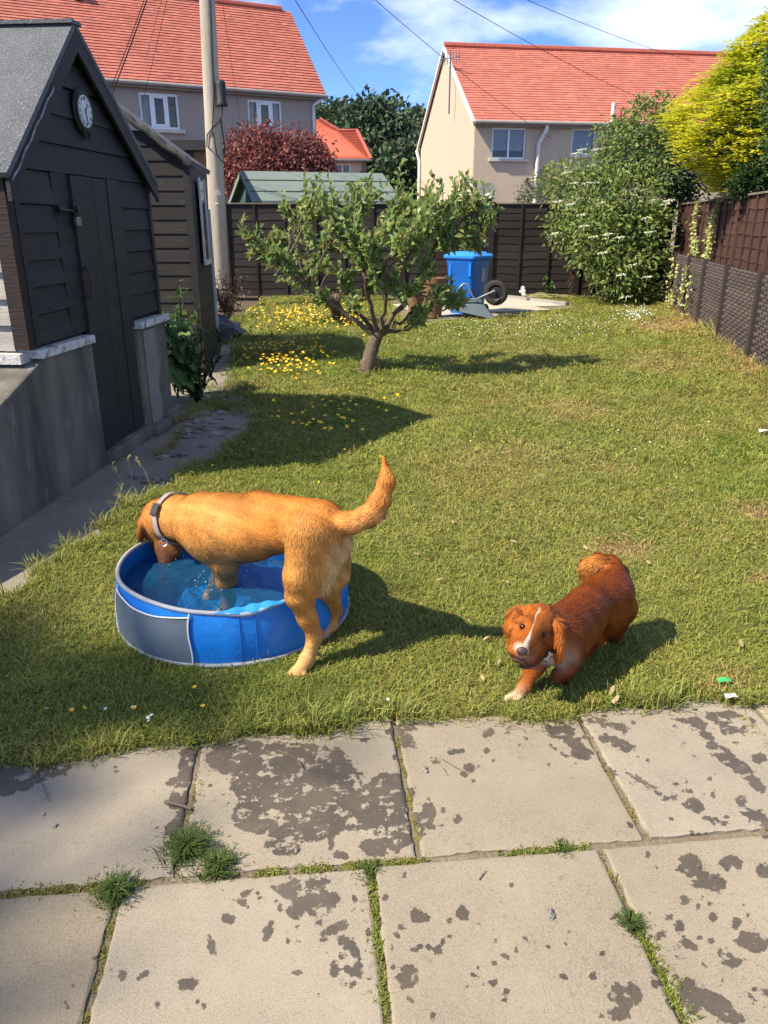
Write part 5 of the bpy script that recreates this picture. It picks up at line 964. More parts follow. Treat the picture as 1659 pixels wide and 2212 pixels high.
# ================================================================ grass (instanced blades), flowers
def grass_mat():
    m = bpy.data.materials.new('grass_blade'); m.use_nodes = True; t = m.node_tree; N = t.nodes; K = t.links.new; b = N['Principled BSDF']
    g = N.new('ShaderNodeNewGeometry')
    def nz(s, d=4):
        n = N.new('ShaderNodeTexNoise'); n.inputs['Scale'].default_value = s; n.inputs['Detail'].default_value = d; K(g.outputs['Position'], n.inputs['Vector']); return n.outputs['Fac']
    def mr(o, a, bb):
        r = N.new('ShaderNodeMapRange'); r.inputs[1].default_value = a; r.inputs[2].default_value = bb; K(o, r.inputs[0]); return r.outputs[0]
    def mx(f, a, bb, bl='MIX'):
        x = N.new('ShaderNodeMix'); x.data_type = 'RGBA'; x.blend_type = bl
        for s, v in (('Factor', f), ('A', a), ('B', bb)):
            if isinstance(v, tuple): x.inputs[s].default_value = (*v, 1)
            elif isinstance(v, float): x.inputs[s].default_value = v
            else: K(v, x.inputs[s])
        return x.outputs['Result']
    dry = N.new('ShaderNodeAttribute'); dry.attribute_name = 'dry'; dry.attribute_type = 'INSTANCER'
    rnd = N.new('ShaderNodeAttribute'); rnd.attribute_name = 'rnd'; rnd.attribute_type = 'INSTANCER'
    bt = N.new('ShaderNodeAttribute'); bt.attribute_name = 'tint'
    c = mx(mr(nz(1.3), .35, .65), (.22, .275, .055), (.29, .31, .075))
    c = mx(mr(rnd.outputs['Fac'], .0, 1.), c, mx(1., c, (.62, .78, .7), 'MULTIPLY'))
    c = mx(dry.outputs['Fac'], c, (.40, .315, .14))
    c = mx(1., c, bt.outputs['Color'], 'MULTIPLY'); K(c, b.inputs['Base Color']); b.inputs['Roughness'].default_value = .5; b.inputs['Specular IOR Level'].default_value = .25
    tl = N.new('ShaderNodeBsdfTranslucent'); K(c, tl.inputs[0]); ms = N.new('ShaderNodeMixShader'); ms.inputs[0].default_value = .3
    K(b.outputs[0], ms.inputs[1]); K(tl.outputs[0], ms.inputs[2]); K(ms.outputs[0], N['Material Output'].inputs[0]); return m
M_GRASS = grass_mat()
def tuft_mesh(seed, n, h, spread, w, lean):
    r = np.random.default_rng(seed); V, F, T = [], [], []
    for k in range(n):
        a = r.uniform(0, 6.283); d = np.array([math.cos(a), math.sin(a), 0]); s = np.array([-d[1], d[0], 0]); hh_ = h*r.uniform(.5, 1.15); ln = lean*r.uniform(.3, 1.3)*hh_
        p = np.array([r.normal(0, spread), r.normal(0, spread), -.004]); i = len(V); w_ = w*r.uniform(.7, 1.3)
        V += [p-s*w_, p+s*w_, p+d*ln*.35+[0, 0, hh_*.6]-s*w_*.8, p+d*ln*.35+[0, 0, hh_*.6]+s*w_*.8, p+d*ln+[0, 0, hh_*(1-.25*lean)]]
        F += [(i, i+1, i+3), (i, i+3, i+2), (i+2, i+3, i+4)]; g = r.uniform(.7, 1.35); c = np.array([g*r.uniform(.9, 1.2), g, g*r.uniform(.7, 1.1)]) if r.uniform() > .12 else np.array([1.9, 1.35, 1.6])*.9; T += [c*.75, c*.75, c, c, c*1.1]
    return np_mesh('tuft', np.array(V), np.array(F), M_GRASS, attrs={'tint': np.array(T)})
def grass_field(name, label, pts, rots, scales, idx, dry, meshes, cat=None, kind='stuff'):
    me = bpy.data.meshes.new(name); me.vertices.add(len(pts)); me.vertices.foreach_set('co', np.asarray(pts, np.float32).ravel())
    def at(n, ty, v, key='value'):
        a = me.attributes.new(n, ty, 'POINT'); a.data.foreach_set(key, np.asarray(v).ravel())
    at('rot', 'FLOAT_VECTOR', np.asarray(rots, np.float32), 'vector'); at('scl', 'FLOAT_VECTOR', np.asarray(scales, np.float32), 'vector'); at('idx', 'INT', np.asarray(idx, np.int32)); at('dry', 'FLOAT', np.asarray(dry, np.float32)); at('rnd', 'FLOAT', rng.uniform(0, 1, len(pts)).astype(np.float32))
    me.update(); o = link(name, me); o['kind'] = kind; o['label'] = label
    if cat: o['category'] = cat
    ng = bpy.data.node_groups.new(name, 'GeometryNodeTree'); ng.interface.new_socket('Geometry', in_out='INPUT', socket_type='NodeSocketGeometry'); ng.interface.new_socket('Geometry', in_out='OUTPUT', socket_type='NodeSocketGeometry')
    N = ng.nodes; K = ng.links.new; gi_ = N.new('NodeGroupInput'); go = N.new('NodeGroupOutput'); ip = N.new('GeometryNodeInstanceOnPoints'); gt = N.new('GeometryNodeGeometryToInstance')
    for q in reversed(meshes):
        so_ = bpy.data.objects.new('tuft_source', q); oi = N.new('GeometryNodeObjectInfo'); oi.inputs['Object'].default_value = so_; oi.inputs['As Instance'].default_value = True; K(oi.outputs['Geometry'], gt.inputs[0])
    def na(n, ty):
        a = N.new('GeometryNodeInputNamedAttribute'); a.data_type = ty; a.inputs[0].default_value = n; return a.outputs[0]
    K(gi_.outputs[0], ip.inputs['Points']); K(gt.outputs[0], ip.inputs['Instance']); ip.inputs['Pick Instance'].default_value = True
    K(na('idx', 'INT'), ip.inputs['Instance Index']); K(na('scl', 'FLOAT_VECTOR'), ip.inputs['Scale'])
    er = N.new('FunctionNodeEulerToRotation'); K(na('rot', 'FLOAT_VECTOR'), er.inputs[0]); K(er.outputs[0], ip.inputs['Rotation']); K(ip.outputs[0], go.inputs[0])
    md = o.modifiers.new('grass', 'NODES'); md.node_group = ng; return o
TM = [tuft_mesh(s, 14, .033, .016, .0016, 1.0) for s in range(4)]+[tuft_mesh(s, 14, .10, .015, .0018, .8) for s in (5, 6)]+[tuft_mesh(7, 16, .018, .014, .0022, .8)]
def in_poly(x, y, poly):
    c = np.zeros(len(x), bool); j = len(poly)-1
    for i in range(len(poly)):
        xi, yi = poly[i][:2]; xj, yj = poly[j][:2]; c ^= ((yi > y) != (yj > y)) & (x < (xj-xi)*(y-yi)/(yj-yi+1e-12)+xi); j = i
    return c
GREEN = [(600,1010,150,40,-.5),(1500,900,80,22,-.6),(1590,1010,90,60,-.5),(300,1500,320,90,-.4),(700,780,200,40,-.6)]
def lawn_points():
    r = np.random.default_rng(90); Ps, Sc, Ix, Dr, Ro = [], [], [], [], []
    for (y0, y1, dens, sc, wsc) in ((1.8, 2.6, 4200, 1.0, 1.0), (2.6, 3.4, 3600, 1.05, 1.15), (3.4, 4.8, 2500, 1.15, 1.4), (4.8, 7.0, 1500, 1.3, 1.9), (7.0, 10.5, 800, 1.4, 2.8), (10.5, 17.1, 380, 1.6, 4.2)):
        w0, w1 = -2.4, 6.0
        if y1 <= 4.8: w1 = 4.2
        n = int((y1-y0)*(w1-w0)*dens); x = r.uniform(w0, w1, n); y = r.uniform(y0, y1, n)
        ed = np.array([0.]); ll = lawn_left(y)+.03*np.sin(y*9)+.02*np.sin(y*23)
        k = (x > ll+r.normal(0, .025, n)) & (x < fence_x(y)-.02) & (y > edge_y(x)+r.normal(.0, .014, n)) & ~in_poly(x, y, [(p.x, p.y) for p in FP])
        d = np.hypot(x-POOLC.x, y-POOLC.y); k &= d > POOLR-.01
        k &= ~((x > .28*y+2.6) & (y < 7)) if False else np.ones(n, bool)
        x, y = x[k], y[k]; n = len(x); px, py = proj(np.stack([x, y, np.zeros(n)], -1))
        vis = (px > -350) & (px < 2700) & (py < 2260); x, y, px, py = x[vis], y[vis], px[vis], py[vis]; n = len(x)
        dry = .13+.12*np.sin(x*1.9+y*.8)*np.sin(y*1.3-x)+r.normal(0, .10, n); kill = np.zeros(n)
        for (bx, by, rx, ry, a) in BARE:
            f = np.exp(-(((px-bx)/rx)**2+((py-by)/ry)**2)**1.5); dry += f*a; kill = np.maximum(kill, f*a*.95)
        for (bx, by, rx, ry, a) in GREEN: dry += a*np.exp(-((px-bx)/rx)**2-((py-by)/ry)**2)
        dr2 = (x > fence_x(y)-.7); dry += np.where(dr2, .22*(1-(fence_x(y)-x)/.7), 0)
        k = r.uniform(0, 1, n) > kill; x, y, px, py, dry = x[k], y[k], px[k], py[k], dry[k]; n = len(x)
        edge = np.minimum(np.minimum(x-lawn_left(y), (y-edge_y(x))*1.3), fence_x(y)-x); hs2 = .8+1.1*np.exp(-np.clip(edge, 0, 9)/.07)*r.uniform(.2, 1, n)
        hs2 *= np.where(fence_x(y)-x < .5, 1+2.2*np.exp(-(fence_x(y)-x)/.16)*r.uniform(.2, 1, n), 1)
        tall = np.exp(-((px-650)/180)**2-((py-1545)/45)**2)*.9+np.exp(-((px-650)/160)**2-((py-730)/60)**2)*1.3+np.exp(-((px-795)/60)**2-((py-800)/20)**2)*1.6+np.exp(-((px-330)/190)**2-((py-1070)/60)**2)*.6
        hs2 *= 1+tall*r.uniform(.4, 1, n); hs2 *= 1.03+.2*np.sin(x*5.1+1.3*y)*np.sin(y*4.3-x)
        pk = ((x-POOLC.x)**2+(y-POOLC.y)**2 < (POOLR+.1)**2); hs2 = np.where(pk, np.minimum(hs2, 1.), hs2)
        ix = r.integers(0, 4, n); ix = np.where((hs2 > 1.7) & (r.uniform(0, 1, n) < .5), r.integers(4, 6, n), ix); hz = np.where(ix >= 4, hs2*.5, hs2)*r.uniform(.55, 1.2, n)
        Ps.append(np.stack([x, y, .004+.007*np.sin(x*2.3+y)*np.sin(y*1.7)], -1)); Sc.append(np.stack([np.full(n, sc*wsc**.5), np.full(n, sc*wsc**.5), hz*sc**.5], -1)); Ix.append(ix); Dr.append(np.clip(dry, 0, 1)); Ro.append(np.stack([r.normal(0, .2, n), r.normal(0, .2, n), r.uniform(0, 6.28, n)], -1))
    # moss and weeds in the patio joints, straggling grass on the path
    def joint(x0, y0, x1, y1, n, w, ix, sc, dry):
        a_, b_ = G(x0, y0), G(x1, y1); t = r.uniform(0, 1, n); t = t[np.sin(t*23+x0)+r.normal(0, .5, n) > -.4]; n = len(t)
        p = np.outer(1-t, a_)+np.outer(t, b_)+np.c_[r.normal(0, w, n), r.normal(0, w, n), np.full(n, -.008)]
        Ps.append(p); Sc.append(np.repeat(r.uniform(.4, 1., n)[:, None]*sc, 3, 1)); Ix.append(np.full(n, ix)); Dr.append(np.clip(r.normal(dry, .15, n), 0, 1)); Ro.append(np.stack([r.normal(0, .3, n), r.normal(0, .3, n), r.uniform(0, 6.28, n)], -1))
    joint(800, 1890, 830, 2212, 520, .010, 6, .8, .1); joint(1385, 2010, 1500, 2212, 420, .012, 6, .9, .1); joint(560, 1885, 920, 1858, 420, .008, 6, .8, .25); joint(0, 1930, 300, 1905, 240, .010, 6, .8, .5); joint(862, 1590, 920, 1850, 260, .006, 6, .6, .5); joint(1240, 1545, 1390, 1810, 200, .006, 6, .55, .7); joint(440, 1650, 410, 1820, 240, .009, 6, .7, .6); joint(1090, 1845, 1260, 1830, 160, .007, 6, .8, .1); joint(1600, 1540, 1659, 1600, 120, .01, 6, .7, .2); joint(1290, 1850, 1380, 2010, 90, .006, 6, .6, .3); joint(245, 1990, 190, 2212, 120, .006, 6, .6, .4)
    joint(560, 885, 420, 870, 300, .09, 1, 1.6, .3); joint(545, 800, 470, 880, 420, .13, 1, 1.8, .15); joint(500, 745, 560, 700, 320, .2, 2, 2., .2); joint(345, 985, 400, 925, 120, .03, 5, .7, .7); joint(300, 1100, 150, 1190, 60, .05, 5, .9, .5); joint(440, 885, 370, 915, 160, .05, 5, .8, .6)
    joint(255, 955, 240, 985, 160, .03, 4, .5, 1.); joint(225, 990, 0, 1140, 60, .012, 6, 1., .8)
    return map(np.concatenate, (Ps, Ro, Sc, Ix, Dr))
_p, _ro, _sc, _ix, _dr = lawn_points(); print('tufts', len(_p))
grass_field('lawn_grass', 'short mown grass with drier patches covering the garden', _p, _ro, _sc, _ix, _dr, TM)
# clumps of grass growing out of the patio joints
def clump(x, y, n, h, sp, label):
    r = np.random.default_rng(int(x)); c = G(x, y); V, F, T = [], [], []
    for k in range(n):
        a = r.uniform(0, 6.283); d = np.array([math.cos(a), math.sin(a), 0]); s = np.array([-d[1], d[0], 0]); q = np.array(c)+d*abs(r.normal(0, sp)); q[2] = -.01; hh_ = h*r.uniform(.3, 1.1)*math.exp(-np.hypot(q[0]-c.x, q[1]-c.y)/(sp*3)); ln = hh_*r.uniform(.2, 1.1); a2 = a+r.normal(0, .9); d = np.array([math.cos(a2), math.sin(a2), 0]); s = np.array([-d[1], d[0], 0]); i = len(V); w = .0013
        V += [q-s*w, q+s*w, q+d*ln*.3+[0, 0, hh_*.65]-s*w, q+d*ln*.3+[0, 0, hh_*.65]+s*w, q+d*ln+[0, 0, hh_*.75]]; F += [(i, i+1, i+3), (i, i+3, i+2), (i+2, i+3, i+4)]; g = r.uniform(.6, 1.2); T += [np.array([g, g, g])]*5
    o = np_obj('grass_clump', np.array(V), np.array(F), M_CLUMP, None, c, attrs={'tint': np.array(T)}); tag(o, label, 'grass clump', 'grass clumps in the patio joints')
M_CLUMP = leaf_mat('clump_grass', (.115, .165, .035), (.085, .13, .028), .3)
clump(405, 1835, 1000, .06, .04, 'largest grass clump growing at the crossing of two joints'); clump(470, 1872, 650, .05, .028, 'grass clump just right of the largest one'); clump(250, 1928, 650, .055, .03, 'grass clump at the left joint, lowest of three'); clump(1362, 1998, 320, .042, .018, 'small bright grass clump in the right hand joint'); clump(1215, 1832, 160, .03, .022, 'thin grass sprig in the long joint'); clump(800, 1880, 420, .026, .03, 'mossy tuft where the middle joints meet')
for k, (x, y) in enumerate([(270, 1080), (330, 1065), (235, 1130), (285, 1065)]):
    c = G(x, y); b = MB(); e = c+Vector((rng.normal(0, .05), 0, .22)); b.tube([c, c.lerp(e, .5)+Vector((.01, 0, .02)), e], .0016, 4)
    for t in np.linspace(.75, 1, 9): b.bar(c.lerp(e, t), c.lerp(e, t)+Vector((rng.normal(0, .012), rng.normal(0, .012), .012)), .003, .002)
    tag(b.build('grass_stalk', M_STRAW), 'dry seeded grass stalk beside the path, '+ordinal([(270, 0), (330, 0), (235, 0), (285, 0)], k)+' of four', 'grass stalk', 'seed stalks along the path edge')
# ---- buttercups and daisies
M_YEL = mat('buttercup_petal', (.80, .52, .015), rough=.35, spec=.5); M_DAISY = mat('daisy_petal', (.78, .78, .72), rough=.7); M_FSTEM = mat('flower_stem', (.10, .15, .04), rough=.7)
def cup(b, c, s, z):
    c = vv(c)+UP*z; k = 5; tl = Vector((rng.normal(0, .3), rng.normal(-.2, .3), 1)).normalized(); x = tl.orthogonal().normalized(); y = tl.cross(x)
    for i in range(k):
        a = 2*math.pi*i/k; d = x*math.cos(a)+y*math.sin(a); q = x*math.cos(a+1.57)+y*math.sin(a+1.57); b.add([c, c+d*s*.7+q*s*.5+tl*s*.35, c+d*s*1.05+tl*s*.7, c+d*s*.7-q*s*.5+tl*s*.35], [(0, 1, 2, 3)])
def stemmed(name, label, group, x, y, s, z, pm):
    c = G(x, y); b = MB(); cup(b, c, s, z); o = b.build(name, pm, None, loc=c); tag(o, label, 'flower', group); part('stem', M_FSTEM, o, lambda q: q.tube([c, c+UP*z], .0015, 4))
rs2 = random.Random(12); near = [(548,985),(520,1000),(460,1020),(423,1510),(440,1552),(293,1555),(185,1556),(160,1560),(0,1385),(690,1057),(820,1000),(745,985),(775,870)]
for k, (x, y) in enumerate(near): stemmed('buttercup', 'lone yellow buttercup in short grass, '+ordinal(near, k)+' of the lone ones', 'lone buttercups', x, y, .0085, .045, M_YEL)
sh = [(rs2.gauss(690, 70), rs2.uniform(860, 950)) for _ in range(60)]
for (x, y) in sh:
    if x > 545: stemmed('buttercup', 'yellow buttercup growing in the shadow of the shed', 'buttercups in the shed shadow', x, y, .016, .07, M_YEL)
pt_ = []
while len(pt_) < 215:
    x, y = rs2.gauss(618, 52), rs2.gauss(776, 25)
    if 525 < x < 725 and 738 < y < 835: pt_.append((x, y))
for (x, y) in pt_: stemmed('buttercup', 'yellow buttercup in the dense sunlit patch left of the apple trunk', 'buttercups in the sunlit patch', x, y+14, .0175, .12+rs2.uniform(-.04, .05), M_YEL)
b = MB()
for _ in range(400):
    x, y = rs2.gauss(660, 65), rs2.gauss(692, 18)
    if 535 < x < 800 and 655 < y < 735: cup(b, G(x, y+6), .017, .12+rs2.uniform(-.05, .1))
for _ in range(60): cup(b, G(rs2.uniform(740, 800), rs2.uniform(690, 716)), .016, .08)
o = b.build('buttercup_drift', M_YEL); tag(o, 'distant drift of small yellow buttercups in shade below the back fence', None, None, 'stuff')
DS = [(105, 1555), (232, 1556), (290, 1552), (330, 1570), (322, 1575), (325, 1582), (580, 1432), (838, 1535)]
for k, (x, y) in enumerate(DS): stemmed('daisy', 'single white daisy in grass by the patio, '+ordinal(DS, k)+' of the daisies', 'daisies by the patio', x, y, .0065, .042, M_DAISY)
b = MB()
for _ in range(300):
    x, y = rs2.gauss(1120, 160), rs2.gauss(708, 13)
    if 900 < x < 1420 and 672 < y < 760: cup(b, G(x, y), .0095, .045)
for _ in range(160): cup(b, G(rs2.gauss(1370, 22), rs2.gauss(682, 9)), .012, .05)
for _ in range(60):
    x, y = rs2.uniform(850, 1600), rs2.uniform(760, 1000); cup(b, G(x, y), .006, .035)
o = b.build('daisy_scatter', M_DAISY); tag(o, 'tiny white clover and daisy heads dotted over the far lawn', None, None, 'stuff')
# ================================================================ folding dog pool
M_LIN = mat('blue_pool_liner', (.008, .17, .56), (.010, .20, .62), 5, rough=.36, spec=.5, bump=.5, bscale=9, bdist=.015); M_RIMG = mat('grey_rim_tape', (.36, .38, .40), (.28, .30, .32), 30, rough=.6); M_PIPW = mat('white_piping', (.66, .68, .70), rough=.7)
def mesh_fabric():
    m = mat('grey_mesh_fabric', (.115, .15, .175), (.09, .12, .145), 12, rough=.7); t = m.node_tree; N = t.nodes; K = t.links.new
    tcn = N.new('ShaderNodeUVMap') if False else None
    return m
M_MESH = mesh_fabric(); PH = .222
pool = empty('dog_pool', POOLC, 'round blue folding dog pool with grey rim and mesh pocket', 'paddling pool')
def pr(a, z):                                              # outer radius: slightly slumped wall with seams and creases
    t = z/PH; return POOLR*(1.0+.028*math.sin(math.pi*t)+.03*(1-t)+.005*math.sin(9*a+2*t)*math.sin(math.pi*t)+.004*math.sin(23*a+5*t)*math.sin(math.pi*t))
def rimz(a): return PH+.006*math.sin(2*a+.6)+.003*math.sin(5*a)-.014*math.exp(-((math.degrees(a) % 360-287)/9)**2)
def pp(a, z, off=0.): return POOLC+Vector((math.cos(a), math.sin(a), 0))*(pr(a, z)+off)+UP*z
def wallring(b, a0, a1, z0f, z1f, off, na, nz_, closed=False):
    V = []
    for i in range(na+(0 if closed else 1)):
        a = a0+(a1-a0)*i/na
        for j in range(nz_+1): z = z0f(a)+(z1f(a)-z0f(a))*j/nz_; V.append(pp(a, z, off))
    m = nz_+1; n = na if closed else na+1
    b.add(V, [(i*m+j, ((i+1) % n)*m+j, ((i+1) % n)*m+j+1, i*m+j+1) for i in range(na) for j in range(nz_)])
part('side_wall', M_LIN, pool, lambda b: wallring(b, 0, 2*math.pi, lambda a: .004, rimz, 0, 120, 10, True), smooth=True)
part('inner_wall', M_LIN, pool, lambda b: wallring(b, 2*math.pi, 0, lambda a: .004, rimz, -.008, 120, 10, True), smooth=True)
part('floor', M_LIN, pool, lambda b: b.add([POOLC+UP*.012]+[pp(a, .012, -.007) for a in np.linspace(0, 2*math.pi, 80, endpoint=False)], [(0, i+1, (i+1) % 80+1) for i in range(80)]))
part('rim', M_RIMG, pool, lambda b: b.tube([pp(a, rimz(a)) for a in np.linspace(0, 2*math.pi, 121)], .0085, 8), smooth=True)
part('base_rim', M_RIMG, pool, lambda b: b.tube([pp(a, .012, .006) for a in np.linspace(0, 2*math.pi, 121)], .0085, 8), smooth=True)
A0, A1 = R(210), R(261)
pk = part('mesh_pocket', M_MESH, pool, lambda b: wallring(b, A0, A1, lambda a: .018, lambda a: .198-.016*math.sin(math.pi*(a-A0)/(A1-A0)), .007, 30, 6), smooth=True)
part('pocket_edge', M_PIPW, pk, lambda b: b.tube([pp(a, .200-.016*math.sin(math.pi*(a-A0)/(A1-A0)), .009) for a in np.linspace(A0, A1, 24)], .003, 6))
for a_ in (A0, A1): part('pocket_piping', M_PIPW, pk, lambda b: b.tube([pp(a_+.01*math.sin(z*30), z, .009) for z in np.linspace(.015, rimz(a_)-.006, 10)], .003, 6))
M_SEAM = mat('blue_seam', (.006, .13, .45), rough=.5)
for d in (283, 290): part('seam', M_SEAM, pool, lambda b: b.tube([pp(R(d), z, .002) for z in np.linspace(.01, PH-.012, 10)], .0022, 5))
def fold(b):
    V = []; n = 16
    for i in range(n+1):
        a = R(272+34*i/n); e = math.sin(math.pi*i/n)
        for j in range(5): t = j/4; V.append(POOLC+Vector((math.cos(a), math.sin(a), 0))*(POOLR+.012-t*.06*e)+UP*(rimz(a)+.004+.018*math.sin(math.pi*t)*e+.004*math.sin(i*1.7)*e))
    b.add(V, [(i*5+j, i*5+j+1, (i+1)*5+j+1, (i+1)*5+j) for i in range(n) for j in range(4)])
part('liner_fold', mat('pale_blue_liner', (.03, .26, .66), rough=.3, spec=.5), pool, fold, smooth=True)
def water_mat():
    m = bpy.data.materials.new('water'); m.use_nodes = True; t = m.node_tree; N = t.nodes; K = t.links.new; N.clear()
    o = N.new('ShaderNodeOutputMaterial'); gl = N.new('ShaderNodeBsdfGlossy'); gl.inputs['Roughness'].default_value = .03; tr = N.new('ShaderNodeBsdfTransparent'); tr.inputs[0].default_value = (.86, .95, .98, 1)
    fr = N.new('ShaderNodeFresnel'); fr.inputs[0].default_value = 1.4; ms = N.new('ShaderNodeMixShader'); g = N.new('ShaderNodeNewGeometry'); n = N.new('ShaderNodeTexNoise'); n.inputs['Scale'].default_value = 46; n.inputs['Detail'].default_value = 4; n.inputs['Distortion'].default_value = .6
    bp = N.new('ShaderNodeBump'); bp.inputs['Strength'].default_value = .8; bp.inputs['Distance'].default_value = .012; K(g.outputs['Position'], n.inputs['Vector']); K(n.outputs['Fac'], bp.inputs['Height'])
    for x in (gl, fr): K(bp.outputs[0], x.inputs['Normal'])
    K(fr.outputs[0], ms.inputs[0]); K(tr.outputs[0], ms.inputs[1]); K(gl.outputs[0], ms.inputs[2]); df = N.new('ShaderNodeBsdfDiffuse'); df.inputs[0].default_value = (.03, .20, .42, 1); m2 = N.new('ShaderNodeMixShader'); m2.inputs[0].default_value = .2; K(ms.outputs[0], m2.inputs[1]); K(df.outputs[0], m2.inputs[2]); K(m2.outputs[0], o.inputs[0]); return m
def water():
    n, m = 46, 110; V = [(POOLC.x, POOLC.y, .145)]; F = []
    cx1, cy1 = P(490, 1280, 2.8).x, 2.8; cx2, cy2 = P(358, 1222, 3.05).x, 3.05
    for i in range(1, n+1):
        for k in range(m):
            a = 2*math.pi*k/m; rr_ = (pr(a, .145)-.009)*i/n; x, y = POOLC.x+rr_*math.cos(a), POOLC.y+rr_*math.sin(a)
            z = .145
            for cx_, cy_, am in ((cx1, cy1, .003), (cx2, cy2, .002), (cx1-.12, cy1+.2, .0015)): d = math.hypot(x-cx_, y-cy_); z += am*math.sin(d*95)*math.exp(-d*5)
            z += .0016*math.sin(x*60+y*31)+.0014*math.sin(x*41-y*77); V.append((x, y, z))
    F3 = [(0, 1+k, 1+(k+1) % m) for k in range(m)]; F4 = [(1+i*m+k, 1+(i+1)*m+k, 1+(i+1)*m+(k+1) % m, 1+i*m+(k+1) % m) for i in range(n-1) for k in range(m)]
    o = np_obj('pool_water', np.array(V), [np.array(F3), np.array(F4)], water_mat(), None, (POOLC.x, POOLC.y, .12), smooth=True); tag(o, 'rippled clear water inside the blue dog pool', 'water')
water()
M_DROP = mat('water_drop', (.85, .9, .95), rough=.05, spec=.8); rd = np.random.default_rng(5); b = MB()
for _ in range(40):
    cx_, cy_ = ((P(470, 1288, 2.82).x, 2.82), (P(365, 1225, 3.02).x, 3.0))[int(rd.uniform() < .3)]; c = Vector((cx_+rd.normal(0, .06), cy_+rd.normal(0, .05), .148+abs(rd.normal(0, .012)))); s = rd.uniform(.0008, .0026); b.lathe(c, [(0, -s), (s*.8, -s*.5), (s, 0), (s*.7, s*.6), (0, s)], 6)
tag(b.build('splash_drops', M_DROP, None, smooth=True), 'small splash drops round the paw and the muzzle in the pool', None, None, 'stuff')
